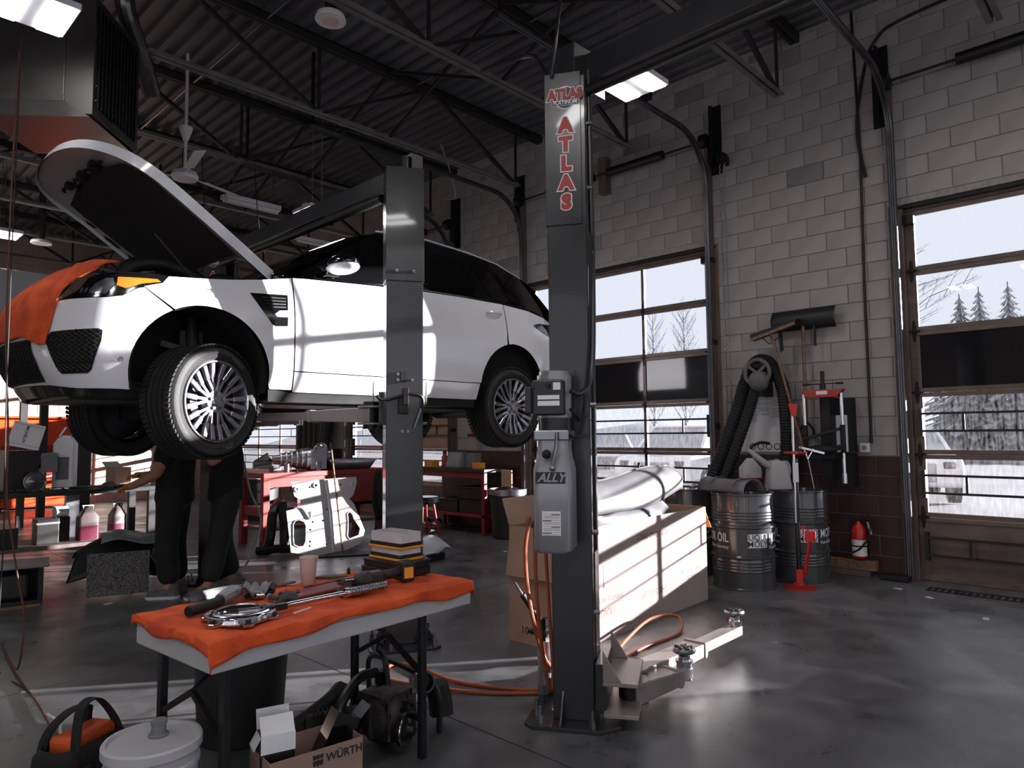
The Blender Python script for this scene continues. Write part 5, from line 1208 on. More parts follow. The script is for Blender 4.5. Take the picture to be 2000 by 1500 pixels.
hose('thin black cable hanging in front of the left workbench',[(.90,5.0,3.9),(.90,5.0,2.4),(.905,5.0,1.6),(.92,5.0,.9),(.93,5.1,.3),(1.0,5.4,.01),(1.03,5.0,.01),(1.04,4.7,.01)],.004,'rubber','hanging_cable','cable')
hose('orange cord curling over the sunlit floor towards the tool bag',[(1.14,6.1,.009),(1.08,5.52,.009),(1.05,5.02,.009),(1.03,4.6,.012),(1.0,4.22,.012),(.99,4.05,.02),(.97,3.9,.012),(.95,3.7,.03)],.0055,'cord_brown','extension_cord','cord')
hose('pale cord twisted around the orange cord by the tool bag',[(1.02,4.35,.02),(1.04,4.2,.012),(1.01,4.05,.012),(1.03,3.95,.012),(.99,3.8,.012)],.007,'wire_white','short_cord','cord')
# wurth carton
CB = thing('parts_carton','open brown carton with a shield logo and lettering, full of small boxes','carton',(1.24,2.39,0),R(-7)); w_, d_, h_ = .36,.2,.3
for (a,b_,c,d) in ((0,w_,0,.004),(0,w_,d_-.004,d_),(0,.004,.004,d_-.004),(w_-.004,w_,.004,d_-.004)): MB().bx(a,b_,c,d,0,h_).obj('carton_side','carton_brown',CB,smooth=0)
MB().bx(0,w_,0,d_,.0,.004).obj('carton_bottom','carton_brown',CB,smooth=0)
put(text_mesh('WÜRTH',.04,.0003,.001),'print','ink',CB,frame((.285,-.0008,.262),(1,0,0),(0,0,1)))
for lp in ([(-.02,.022),(-.008,.022),(-.008,.006),(-.02,.006)],[(-.0065,.022),(.0065,.022),(.0065,.006),(-.0065,.006)],[(.008,.022),(.02,.022),(.02,.006),(.008,.006)],[(-.02,.002),(.02,.002),(.02,-.012),(.012,-.02),(.006,-.012),(0,-.024),(-.006,-.012),(-.012,-.02),(-.02,-.012)]): put(curve_mesh([lp],.0006),'print_shield','ink',CB,frame((.18,-.0008,.261),(1,0,0),(0,0,1)))
B1 = thing('small_box','open dark box with pale flaps standing in the brown carton','box',(1.315,2.49,.006),R(-16))
MB().bx(-.06,.06,-.045,.045,0,.36).obj('box_body','case_black',B1,smooth=0)
MB().bx(-.061,.0612,-.0465,-.0455,.3,.365).obj('box_lip','paper',B1,smooth=0)
for (M,a,b_) in ((tr(0,-.046,.36) @ rot('X',R(50)),.12,.075),(tr(0,.045,.36) @ rot('X',R(75)),.12,.07)): MB(M).bx(-a/2,a/2,0,b_,-.001,.001).obj('flap','paper',B1,smooth=0)
MB(tr(-.06,0,.36) @ rot('Y',R(-60))).bx(-.05,0,-.04,.04,-.001,.001).obj('flap','paper',B1,smooth=0)
for k in range(6): MB().bx(-.05,-.02-.004*(k%3),-.0462,-.0456,.04+.012*k,.045+.012*k).obj('print_line','paper_line',B1,smooth=0)
B2 = thing('small_box','black box with white print leaning in the brown carton','box',(1.44,2.49,.06),R(-10))
Mt = rot('Y',R(28)); MB(Mt).bx(-.05,.05,-.04,.04,0,.34).obj('box_body','gloss_black',B2,smooth=0)
put(text_mesh('MAHLE',.022,.0003,.0004),'print','paper',B2,Mt @ frame((-.015,-.0408,.12),(0,0,1),(-1,0,0))); MB(Mt).bx(.0505,.051,-.03,.03,.2,.32).obj('box_label','paper',B2,smooth=0)
MB(Mt @ tr(.05,0,.34) @ rot('Y',R(20))).bx(-.002,0,-.04,.04,0,.06).obj('flap','paper_line',B2,smooth=0)
# transmission and hoses on the floor
GB = thing('differential','greasy cast gearbox unit with round flange lying by the table leg','gearbox',(2.05,2.80,0),R(10))
MB().ball((0,.02,.13),(.12,.13,.13),18,11).bx(-.08,.1,-.06,.12,.05,.24).obj('housing','cast_metal',GB,smooth=35)
FA = frame((-.04,-.13,.11),(1,.25,0),(0,0,1))
MB(FA).lathe([(.075,0),(.075,.02),(.068,.026),(.05,.02),(.03,.03),(.02,.06),(.012,.06),(0,.045)],(0,0,0),28).obj('flange','dark_steel',GB,smooth=30)
MB(FA).tube([(.073*math.cos(t),.073*math.sin(t),.02) for t in [2*PI*i/32 for i in range(32)]],.004,6,closed=True).obj('flange_rim','chrome',GB)
for k in range(8): MB(rot('Z',k*PI/4)).bx(.09,.13,-.006,.006,.06,.22).obj('cooling_rib','cast_metal',GB,smooth=0)
for k in range(6): MB().cyl((.11*math.cos(k),.02+.12*math.sin(k),.15+.02*(k%3)),(.14*math.cos(k),.02+.15*math.sin(k),.15+.02*(k%3)),.009,n=6).obj('bolt','dark_steel',GB)
MB().tube([(-.1,.1,.14),(-.28,.25,.12)],.05,14).obj('axle_tube','cast_metal',GB)
for k in range(9): MB().cyl(V((-.12,.115,.14)).lerp(V((-.26,.235,.12)),k/9),V((-.12,.115,.14)).lerp(V((-.26,.235,.12)),k/9+.05),.062,n=18).obj('bellows_ring','rubber',GB)
MB().tube(spline([(.05,.05,.22),(.08,.1,.34),(.06,.12,.4)],4),.014,8).bx(.04,.1,.09,.13,.24,.3).obj('linkage','grease_black',GB,smooth=30)
MB().tube([(.06*0+.06+.02*math.cos(t),.12,.41+.02*math.sin(t)) for t in [2*PI*i/14 for i in range(14)]],.006,6,closed=True).obj('lifting_eye','dark_steel',GB)
hose('thick black intake pipe lying behind the brown carton',[(1.62,3.0,.1),(1.75,3.02,.13),(1.9,3.05,.17),(1.98,3.08,.2)],.05,'grease_black','intake_pipe','pipe')
hose('bent black radiator hose rising beside the gearbox',[(1.74,2.82,.12),(1.84,2.86,.24),(1.95,2.9,.3),(2.06,2.92,.3)],.024,'grease_black','radiator_hose','hose')
hose('wide black corrugated duct standing right of the gearbox',[(2.36,2.78,.05),(2.36,2.79,.12),(2.34,2.8,.2)],.06,'rubber','air_duct','duct')
CYL = thing('filter_housing','open black cylinder lying on the tube frame beside the gearbox','cylinder',(2.28,2.86,.22),R(-30))
MB(rot('X',R(75))).lathe([(.04,-.14),(.045,0),(.05,.1),(.052,.12),(.044,.12),(.04,.02),(0,.02)],(0,0,.06),24).obj('shell','grease_black',CYL,smooth=40)
FRM = thing('tube_frame','bent black steel tube frame straddling the gearbox','frame',(2.28,2.98,0))
MB(tr(-2.28,-2.98,0)).tube(spline([(2.25,3.25,.0),(2.25,3.25,.12),(2.24,3.24,.24),(2.24,3.18,.285),(2.25,3.05,.28),(2.27,2.9,.26),(2.29,2.78,.235),(2.295,2.73,.18),(2.295,2.72,.1),(2.295,2.72,.0)],5),.014,8).obj('tube','dark_steel',FRM)
SCR = thing('rag_heap','dark oily rag lying beside the gearbox in the foreground','rag',(1.75,2.55,0))
MB().grid(lambda u,v:(-.12+.24*u,-.09+.18*v,.01+.05*math.sin(PI*u)*math.sin(PI*v)+.012*math.sin(13*u+7*v)),14,12).obj('cloth','glove_grey',SCR,smooth=60,solid=.005)
# ------------------------------------------------------------------ middle ground: red benches, leaning shield
mat('jug_dull', (84,72,68), .4, var=.08)
mat('coolant_dark', (84,26,42), .3, var=.1)
mat('bench_red', (150,36,30), .45, var=.15, scale=4)
mat('bench_top', (34,31,31), .5, var=.2)
mat('shield_white', (214,212,216), .4, var=.04)
mat('denim_dark', (30,30,33), .9, var=.25, scale=14, bump=.3)
mat('skin', (176,124,100), .6, var=.1)
mat('shirt_black', (22,22,24), .9, var=.2, scale=10, bump=.3)
mat('trouser_black', (34,33,34), .85, var=.3, scale=7, bump=.4)
mat('trouser_worn', (40,39,40), .8, scale=5, bump=.4, rgb2=(20,20,21), var=.3)
mat('hair_dark', (30,22,18), .8)
mat('glove_orange', (206,120,44), .85, var=.1)
mat('shoe_grey', (110,108,106), .8, var=.25, scale=16)
mat('speckle', (140,138,138), .85, scale=80, rgb2=(16,16,16), detail=8)
mat('chest_red_sunlit', (232,72,18), .4, var=.08)  # sunlit orange of the red chest put into the colour
mat('toolbox_red', (150,30,20), .4, var=.1)
def legs4(T, w, d, z, s, m):
    for x in (s/2,w-s/2):
        for y in (s/2,d-s/2): MB().bx(x-s/2,x+s/2,y-s/2,y+s/2,0,z).obj('leg',m,T,smooth=0,bev=.005)
WB = thing('workbench','red steel workbench with engine parts, behind the leaning white shield','workbench',(4.39,8.74,0))
legs4(WB,1.9,.7,.9,.09,'bench_red')
MB().bx(0,1.9,0,.7,.9,.97).obj('top','bench_red',WB,smooth=0,bev=.006)
MB().bx(.5,1.82,.02,.04,.45,.9).obj('front_panel','bench_red',WB,smooth=0); MB().bx(.09,.5,.02,.06,.78,.9).obj('apron','bench_red',WB,smooth=0)
MB().bx(.09,1.81,.02,.68,.45,.5).obj('shelf','bench_red',WB,smooth=0,bev=.004); MB().bx(.02,.06,.09,.61,.4,.52).obj('side_rail','bench_red',WB,smooth=0)
MB().bx(.09,1.8,.05,.6,.2,.24).obj('lower_shelf','wood',WB,smooth=0)
for x in (.05,1.85): MB().cyl((x,.04,.06),(x,.08,.06),.055,n=16).obj('caster','rubber',WB)
TM = thing('transmission','silver transmission lying across the red workbench','gearbox',(5.0,9.05,.97),R(-20))
MB().lathe([(0,-.3),(.06,-.3),(.07,-.2),(.09,-.18),(.1,-.05),(.12,0),(.15,.12),(.16,.2),(0,.2)],(0,0,0),22,tr(0,0,.16) @ rot('Y',PI/2)).obj('case','aluminium',TM,smooth=30)
for k in range(6): MB().cyl((-.2+.07*k,0,.16),(-.185+.07*k,0,.16),.1+.012*k,n=20).obj('case_rib','aluminium',TM)
MB().bx(.2,.42,-.12,.14,.02,.3).ball((.36,.0,.3),(.1,.12,.09)).obj('bell_block','aluminium',TM,smooth=30)
MB().bx(-.55,-.3,-.08,.1,.04,.14).prism([(-.55,.14),(-.3,.14),(-.36,.26)],-.05,.06,'xz').obj('shifter_block','grease_black',TM,smooth=0,bev=.01)
MB().cyl((.42,0,.2),(.52,.0,.22),.07,n=16).obj('output_cap','aluminium',TM)
PA = thing('drain_tray','shallow steel tray at the right end of the red workbench','tray',(5.78,9.0,.97))
MB().add(*skin([[(a,b_,0) for a,b_ in rrect(.62,.42,.03)],[(a,b_,.14) for a,b_ in rrect(.78,.54,.03)]],False)).add([(a,b_,.003) for a,b_ in rrect(.62,.42,.03)],[tuple(range(20))]).obj('tray','aluminium',PA,smooth=30,solid=.006)
MB().bx(-.41,-.385,-.27,.27,.13,.145).bx(.385,.41,-.27,.27,.13,.145).obj('tray_rim','aluminium',PA,smooth=0)
for i,(x,y,r,h,m,lb) in enumerate(((4.78,8.86,.035,.11,'galv','small steel can on the left part of the red workbench'),(4.62,8.98,.03,.08,'grey_plastic','grey tub at the left end of the red workbench'),(5.25,8.84,.04,.12,'galv','bright steel beaker before the transmission'))):
    T = thing('can',lb,'can',(x,y,.97)); MB().lathe([(0,0),(r,0),(r,h),(r*.9,h),(r*.9,.01),(0,.01)],(0,0,0),16).obj('can_wall',m,T,smooth=30); MB().tube([(r*math.cos(t),r*math.sin(t),h) for t in [2*PI*k/16 for k in range(16)]],.003,5,closed=True).obj('can_rim',m,T)
for i in range(5): 
    q = MB().cyl((0,0,.012),(.1*math.cos(i),.07*math.sin(i),.016),.012,n=8).obj('bolt_part','dark_steel',None); q.location = (4.6+.16*i,8.83+.03*(i%2),.97); tag(q,'%s loose dark bolt along the front edge of the red workbench'%['leftmost','second','third','fourth','rightmost'][i],'bolt',group='loose bolts on red bench')
# white splash shield, standing on edge and leaning on the bench
SHo, ex, up = V((4.30,7.75,.004)), V((.964,-.268,0)), V((.065,.233,.97))
SH = thing('splash_shield','white metal splash shield with two oval holes leaning before the red workbench','shield',SHo)
_k = lambda L: [(a*.97,(b_+.089)*.96) for a,b_ in L]
outer = _k([(-.004,.864),(.427,.885),(.843,.899),(.847,.817),(.79,.658),(.732,.608),(.791,.542),(.91,.181),(.853,.021),(.652,-.046),(.219,-.089),(-.042,-.015),(-.077,.501),(.09,.533),(.103,.626),(.03,.682)])
h1 = _k([(-.002,.328),(.024,.368),(.075,.376),(.132,.352),(.155,.3),(.142,.1),(.109,.045),(.051,.039),(-.005,.072),(-.01,.146)])
h2 = _k([(.692,.416),(.72,.44),(.754,.412),(.776,.34),(.849,.212),(.824,.127),(.696,.086),(.672,.123),(.693,.311)])
hp = _k([(.062,.766),(.225,.787),(.304,.806),(.627,.805),(.791,.801),(.069,.436),(.242,.341),(.371,.348),(.431,.489),(.206,.245),(.195,.096),(.189,.041),(.4,.049)])
holes = [circ(.013,10,x,y) for x,y in hp[1:4]+hp[6:]]
FS = frame((0,0,0),ex,up)
SP = put(curve_mesh([outer,h1,h2]+holes,.006),'shield_plate','shield_white',SH,FS)
MB(FS).tube([(.47,.03,.012),(.46,.5,.02),(.43,.92,.012)],.02,8).obj('shield_ridge','shield_white',SH)
MB(FS).tube(spline([(.03,.6,.01),(.12,.58,.015),(.2,.45,.015),(.22,.54,.01)],4),.01,6).obj('shield_bead','shield_white',SH)
for lp in (h1,h2): MB(FS).tube([(a,b_,.006) for a,b_ in lp],.008,6,closed=True).obj('hole_flange','shield_white',SH)
for x,y in (hp[0],hp[2],hp[4]): MB(FS).lathe([(.04,0),(.03,.014),(.018,.014),(.016,.004)],(x,y,.003),16,cap0=False,cap1=False).obj('boss','shield_white',SH)
BS = MB().tube([V(SHo)*0,ex*-.07+up*1.4],.012,8).obj('broom_stick','wood',None); BS.location = SHo+ex*.57+V((-.02,-.06,0)); tag(BS,'thin wooden stick leaning on the white shield','stick')
for i,pts in enumerate((((4.2,8.25,.02),(4.22,8.2,.25),(4.3,8.3,.5),(4.5,8.5,.62)),((4.35,8.1,.02),(4.36,8.12,.3),(4.42,8.3,.6)),((4.1,8.3,.05),(4.3,8.1,.08),(4.7,7.9,.05)))):
    hose(['thick black exhaust pipe arching left of the white shield','second black exhaust pipe standing behind the white shield','black exhaust pipe lying at the foot of the white shield'][i],pts,.06 if i < 2 else .05,'grease_black','exhaust_pipe','pipe')
RAIL = MB().bar((0,0,0),(.75,-.45,0),.03,.02).obj('trim_strip','dark_steel',None,smooth=0); RAIL.location = (4.5,7.55,.012); tag(RAIL,'dark trim strip lying on the floor before the white shield','strip')
# open barrel behind
BR = thing('waste_barrel','dark barrel with pale liner behind the left end of the red workbench','barrel',(5.9,11.9,0))
MB().lathe([(0,0),(.3,0),(.34,.85),(.35,.86),(.33,.86),(.29,.03),(0,.03)],(0,0,0),32).obj('barrel_wall','can_black',BR,smooth=35); MB().lathe([(.36,.72),(.365,.87),(.34,.885),(.31,.8),(.2,.6),(0,.55)],(0,0,0),32,cap0=False).obj('liner_bag','white_plastic',BR,smooth=60)
# bench by the wall with black top
RB2 = thing('workbench','red-framed bench with black top against the wall under the car tail','workbench',(7.05,7.35,0))
legs4(RB2,.62,1.6,.9,.06,'bench_red'); MB().bx(-.03,.65,-.03,1.63,.9,.95).obj('top','bench_top',RB2,smooth=0,bev=.006)
MB().bx(.0,.62,.0,1.6,.25,.29).obj('shelf','bench_red',RB2,smooth=0); MB().bx(.0,.03,.06,1.54,.82,.9).obj('apron','bench_red',RB2,smooth=0); MB().bx(.55,.6,.05,1.55,.29,.9).obj('back_panel','bench_top',RB2,smooth=0)
def crate(name,label,cat,loc,d,m,rz=0.,lid=None,bev=.006):
    T = thing(name,label,cat,loc,rz); MB().bx(-d[0]/2,d[0]/2,-d[1]/2,d[1]/2,0,d[2]).obj('body',m,T,smooth=0,bev=bev)
    MB().bx(-d[0]/2-.004,d[0]/2+.004,-d[1]/2-.004,d[1]/2+.004,d[2]*.78,d[2]*.86).obj('lid_edge',lid or m,T,smooth=0); return T
crate('parts_bin','small orange bin on the black-topped bench','bin',(7.15,8.65,.95),(.14,.2,.1),'filter_orange')
TS = thing('tester_screen','grey tester with slanted screen on the black-topped bench','tester',(7.3,8.2,.95),R(180)); MB().prism([(-.12,0),(.12,0),(.05,.24),(-.05,.24)],-.17,.17,'xz').obj('case','grey_plastic',TS,smooth=0,bev=.01); MB(rot('Y',0)).prism([(.121,.02),(.1225,.02),(.0565,.22),(.055,.22)],-.14,.14,'xz').obj('screen','galv',TS,smooth=0)
RC = thing('red_canister','red and black canister beside the grey tester','canister',(7.25,8.45,.95)); MB().lathe([(0,0),(.05,0),(.05,.16),(.03,.19),(.03,.22),(0,.22)],(0,0,0),18).obj('body','red_paint',RC,smooth=35); MB().cyl((0,0,.22),(0,0,.25),.034,n=14).obj('cap','seal_black',RC)
crate('tool_case','pale tool case standing on the black-topped bench','case',(7.35,7.9,.95),(.14,.2,.22),'grey_plastic')
crate('orange_gauge','small orange gauge box at the right end of the black-topped bench','gauge',(7.2,7.62,.95),(.12,.16,.09),'filter_orange')
for i in range(3):
    q = MB().bx(-.2,.2,-.28,.28,0,.18).bx(-.21,.21,-.29,.29,.16,.19).obj('storage_bin','bench_top',None,smooth=0,bev=.01); q.location = (7.33,7.75+.5*(i%2),.29+.2*(i//2)); tag(q,['black storage bin on the bench shelf near the trash can','black storage bin at the far end of the bench shelf','black storage bin stacked above another under the bench'][i],'bin')
HEAP = thing('parts_heap','silver car parts heaped at the foot of the black-topped bench','car parts',(6.9,8.35,.0))
for i in range(5): MB().ball((-.1+.06*i,.1*math.sin(i*2),.1+.04*(i%2)),(.09,.07,.06)).obj('part',['aluminium','grease_black'][i%2],HEAP)
GC = thing('trash_can','grey round trash can full of scraps beside the black-topped bench','trash can',(7.15,6.98,0))
MB().lathe([(0,0),(.2,0),(.21,.01),(.25,.60),(.265,.605),(.268,.68),(.255,.69),(.24,.62),(.2,.03),(0,.03)],(0,0,0),32).obj('can_body','can_black',GC,smooth=40); MB().lathe([(.262,.6),(.272,.605),(.274,.685),(.25,.69)],(0,0,0),32,cap0=False,cap1=False).obj('rim_band','galv',GC)
MB().ball((0,0,.62),(.23,.23,.1)).obj('scraps','grease_black',GC); MB().bx(-.02,.0,-.1,.1,.68,.95).obj('cardboard_scrap','cardboard',GC,smooth=0)
MB().tube([(-.24,-.08,.6),(-.29,-.07,.62),(-.29,.07,.62),(-.24,.08,.6)],.012,6).obj('can_handle','galv',GC)
CHR = thing('stool','black cushioned stool with a dark plaid jacket over it beside the lift post','stool',(5.95,7.35,0))
MB().cyl((0,0,.55),(0,0,.64),.2,n=24).obj('cushion','gloss_black',CHR,bev=.02)
for k in range(4): MB().cyl((.12*math.cos(k*PI/2+.7),.12*math.sin(k*PI/2+.7),.55),(.22*math.cos(k*PI/2+.7),.22*math.sin(k*PI/2+.7),0),.014,n=8).obj('leg','red_paint',CHR)
MB().tube([(.17*math.cos(t),.17*math.sin(t),.25) for t in [2*PI*k/20 for k in range(20)]],.01,6,closed=True).obj('foot_ring','red_paint',CHR)
JK = thing('jacket','dark plaid jacket hanging over a chair back','jacket',(5.55,7.6,.38)); MB().grid(lambda u,v:(-.05-.06*math.sin(v*PI)+.02*math.sin(u*20),-.22+.44*u,.62*v-.04*math.sin(u*9)*(1-v)),20,12).obj('cloth','denim_dark',JK,smooth=60,solid=.02); MB().bx(-.02,.02,-.2,.2,-.38,.0).bx(-.02,.02,-.2,.2,.0,.62).obj('chair_back','bench_top',JK,smooth=0)
FP = thing('fender_scrap','crumpled white fender panel lying on the floor behind the lift post','fender',(5.15,6.55,0)); MB().grid(lambda u,v:(-.3+.75*u,-.25+.5*v+.1*u,.08+.3*math.sin(PI*v)*(1-.7*u)+.05*math.sin(9*u)),16,12).obj('panel','shield_white',FP,smooth=60,solid=.006); MB().prism([(.2,.0),(.5,.28),(.42,.3)],.2,.22,'xz').obj('edge','seal_black',FP,smooth=0); MB().bx(-.25,.3,-.2,.2,0,.08).obj('bracing','seal_black',FP,smooth=0)
# black exhaust hose bundle on the far wall pier, hook pads on the near pier
WH = thing('wall_hose','thick black exhaust hoses hanging on the far wall pier','hose',(7.5,12.9,0))
for k in range(4):
    pts = spline([(0,.4-.2*k,2.4),(-.05,.3-.2*k,1.6),(-.1,.2-.2*k,.95),(-.05,-.25-.1*k,1.25),(0,-.35-.1*k,1.9)],10); MB().tube(pts,[.09 if i%2 else .08 for i in range(len(pts))],10).obj('hose','rubber',WH,smooth=20)
MB().bx(-.06,.24,-.45,.45,2.36,2.46).obj('hose_rack','dark_steel',WH,smooth=0)
OB = thing('orange_sign','orange cabinet hung on the wall pier beside the rear tire','cabinet',(7.58,8.0,1.42)); MB().bx(-.0,.15,-.22,.22,.05,.5).obj('case','bag_orange',OB,smooth=0,bev=.01); MB().bx(-.02,.15,-.26,.26,0,.05).obj('ledge','dark_steel',OB,smooth=0)
# ------------------------------------------------------------------ left workbench and clutter
LB = thing('workbench','long black steel workbench at the left, littered with tools','workbench',(-.2,8.4,0)); bl = 3.15
MB().bx(0,bl,0,.72,.86,.91).obj('top','bench_top',LB,smooth=0,bev=.006); MB().bx(0,bl,.03,.72,.32,.36).obj('lower_shelf','jamb_brown',LB,smooth=0,bev=.004)
for x in (.04,1.55,bl-.04):
    for y in (.04,.68): MB().bx(x-.035,x+.035,y-.035,y+.035,0,.86).obj('leg','bench_top',LB,smooth=0)
MB().bx(2.42,2.55,.62,.7,.36,.86).obj('back_post','galv',LB,smooth=0)
def at(px_x,z): return px_x
crate('black_cabinet','black instrument cabinet on the left workbench','cabinet',(1.72,8.85,.91),(.3,.4,.42),'case_black')
MC = thing('tire_parts_box','white carton printed with a maker name, tilted on the black cabinet','box',(1.73,8.78,1.34),R(-12)); Mm = rot('Y',R(14)) @ tr(0,0,.02)
MB(Mm).bx(-.13,.15,-.1,.12,0,.26).obj('carton','paper',MC,smooth=0); put(text_mesh('MICHELIN',.04,.0004,.0006),'print','ink',MC,Mm @ frame((.0,-.101,.14),(0,0,-1),(1,0,0)))
for z in (.03,.235): MB(Mm).bx(-.125,.145,-.1008,-.1,z,z+.004).obj('print_rule','paper_line',MC,smooth=0)
crate('grey_block','grey cardboard sleeve leaning below the white maker-name carton','sleeve',(1.95,8.6,1.1),(.14,.06,.2),'grey_plastic',R(20))
GD = thing('headlamp_lens','round glass headlamp lens standing on the front edge of the left workbench','lens',(1.80,8.47,.912)); MB(tr(0,0,.1) @ rot('X',PI/2)).lathe([(0,.03),(.05,.028),(.075,.015),(.085,.012),(.098,.02),(.1,.0),(.09,-.02),(0,-.03)],(0,0,0),30).obj('lens','lens_clear',GD,smooth=30); MB(tr(0,0,.1) @ rot('X',PI/2)).tube([(.097*math.cos(t),.097*math.sin(t),.012) for t in [2*PI*k/30 for k in range(30)]],.006,6,closed=True).obj('lens_rim','chrome',GD)
WT = thing('white_canister','tall white rectangular canister standing on the left workbench','canister',(2.13,8.75,.912),R(-30)); MB().add(*skin([[(a,b_,0) for a,b_ in rrect(.2,.16,.02)],[(a,b_,.48) for a,b_ in rrect(.2,.16,.02)],[(a,b_,.54) for a,b_ in rrect(.14,.11,.02)],[(a,b_,.57) for a,b_ in rrect(.06,.06,.02)]])).obj('body','white_plastic',WT,smooth=30); MB().bx(-.06,.06,-.0815,-.08,.1,.34).obj('label','paper_line',WT,smooth=0); MB().bar((-.06,0,.56),(.0,0,.66),.02,.02).obj('handle','galv',WT,smooth=0)
CN = thing('spray_can','white can with red cap at the back of the left workbench','can',(1.95,8.95,.912)); MB().lathe([(0,0),(.035,0),(.035,.2),(.02,.22),(0,.22)],(0,0,0),16).obj('body','white_plastic',CN,smooth=35); MB().cyl((0,0,.22),(0,0,.26),.022,n=12).obj('cap','red_paint',CN)
CBX = thing('open_carton','small open cardboard carton at the right end of the left workbench','carton',(2.72,8.95,.912),R(20))
for (a,b_,c,d) in ((-.1,.1,-.08,-.076),(-.1,.1,.076,.08),(-.1,-.096,-.076,.076),(.096,.1,-.076,.076)): MB().bx(a,b_,c,d,0,.2).obj('side','cardboard',CBX,smooth=0)
MB(tr(0,-.08,.2) @ rot('X',R(160))).bx(-.1,.1,-.1,0,-.002,.002).obj('flap','cardboard_pale',CBX,smooth=0); MB(tr(0,.08,.2) @ rot('X',R(40))).bx(-.1,.1,0,.1,-.002,.002).obj('flap','cardboard_pale',CBX,smooth=0)
random.seed(11)
lab = ['ratchet','plier','black socket','oily rag','chrome socket','screwdriver','brown brush','pry bar','torch','steel bit','grey rag','spanner','cutter','drift']
for i,nm in enumerate(lab):
    x = 1.55+.095*i; y = 8.5+.12*random.random(); a = random.uniform(-.6,.6); m = ['chrome','grease_black','glove_grey','galv','wood'][i%5]
    if 'rag' in nm: q = MB().grid(lambda u,v:(-.1+.2*u,-.08+.16*v,.005+.06*math.sin(PI*u)*math.sin(PI*v)+.01*math.sin(15*u+9*v)),10,8).obj('rag','glove_grey',None,smooth=60,solid=.004)
    else: q = MB().cyl((-.08,0,.014),(.05,0,.014),.009+.003*(i%3),n=8).cyl((.05,0,.016),(.09,0,.016),.016,n=10).obj('hand_tool',m,None)
    q.location = (x,y,.911); q.rotation_euler = (0,0,a); tag(q,'%s lying %s on the littered left workbench'%(nm,['at the far left','left of the headlamp lens','in front of the lens','by the lens','near the lens','before the white canister','by the canister','right of the canister','in the middle','past the middle','toward the right','near the gloved hand','by the gloved hand','at the right end'][i]),'tool' if 'rag' not in nm else 'rag')
for i,(x,lb) in enumerate(((2.33,'larger jug of pink coolant on the bench lower shelf'),(2.62,'smaller jug of pink coolant right of the larger one'))):
    T = thing('coolant_jug',lb,'jug',(x,8.62,.362),R(10*i)); w = .2-.05*i
    MB().add(*skin([[(a,b_,0) for a,b_ in rrect(w,.15,.03)],[(a,b_,.24) for a,b_ in rrect(w,.15,.03)],[(a,b_,.31) for a,b_ in rrect(w*.55,.1,.03)],[(a,b_,.34) for a,b_ in rrect(.06,.06,.02)]])).obj('jug_body','jug_dull',T,smooth=40)
    MB().add(*skin([[(a,b_,.004) for a,b_ in rrect(w+.003,.153,.03)],[(a,b_,.15) for a,b_ in rrect(w+.003,.153,.03)]])).obj('coolant_level','coolant_dark',T,smooth=40); MB().tube([(-.03,0,.29),(-.05,0,.36),(.05,0,.36),(.04,0,.3)],.012,6).obj('handle','jug_white',T); MB().cyl((.0,0,.33),(0,0,.36),.03,n=12).obj('cap','seal_black',T)
crate('battery','black car battery with grey top on the bench lower shelf','battery',(1.95,8.65,.362),(.2,.2,.26),'case_black',0,'grey_plastic')
crate('black_crate','low black crate at the left end of the bench lower shelf','crate',(1.45,8.65,.362),(.45,.4,.2),'case_black')
T = thing('filter_roll','white paper roll lying on the bench lower shelf','roll',(2.12,8.8,.362)); MB().cyl((-.06,0,.3),(.06,.02,.3),.06,n=20).obj('roll','paper',T); MB().bx(-.07,.07,-.07,.07,0,.25).obj('support_tin','case_black',T,smooth=0)
crate('grey_case','grey carrying case with yellow lid on the floor left of the bench leg','case',(1.55,8.3,0),(.5,.25,.2),'dark_steel',0,'filter_orange')
# red tool chest by the back wall, far lift post
TCH = thing('tool_chest','tall red roller tool chest with open lid by the back wall','tool chest',(3.05,17.15,0))
MB().bx(0,1.3,0,.6,.05,.62).bx(0,1.3,0,.6,.7,1.3).obj('cabinet','toolbox_red',TCH,smooth=0,bev=.01)
for r_ in range(4): MB().bx(.03,1.27,-.02,0,.08+.135*r_,.2+.135*r_).obj('drawer','chest_red_sunlit' ,TCH,smooth=0,bev=.006)
for r_ in range(6): MB().bx(.03,1.27,-.02,0,.73+.09*r_,.81+.09*r_).obj('drawer','toolbox_red',TCH,smooth=0,bev=.004)
MB().bx(0,1.3,.45,.55,1.3,1.9).bx(0,1.3,.3,.55,1.88,1.92).obj('lid','chest_red_sunlit',TCH,smooth=0,bev=.01)
for x in (.1,1.2): MB().cyl((x,.1,.03),(x,.16,.03),.04,n=12).obj('caster','rubber',TCH)
FL = thing('lift_post','far dark lift post with pale trim beyond the left workbench','lift post',(3.0,11.6,0)); MB().bx(-.12,.12,-.1,.1,0,3.3).obj('column','lift_grey',FL,smooth=0,bev=.005); MB().bx(-.13,-.12,-.1,-.06,0,3.3).bx(.12,.13,-.1,-.06,0,3.3).obj('edge_trim','galv',FL,smooth=0); MB().bx(-.2,.2,-.2,.2,0,.02).obj('base_plate','lift_grey',FL,smooth=0)
MZ = crate('white_partition','pale grey mezzanine box behind the nose of the car','mezzanine',(1.2,13.2,2.9),(3.4,1.6,1.05),'bucket_white',0,None,.01)
MB().bx(-1.6,-1.5,-.7,-.6,-2.9,0).bx(1.5,1.6,-.7,-.6,-2.9,0).bx(-1.6,-1.5,.6,.7,-2.9,0).bx(1.5,1.6,.6,.7,-2.9,0).obj('supports','joist_paint',MZ,smooth=0)
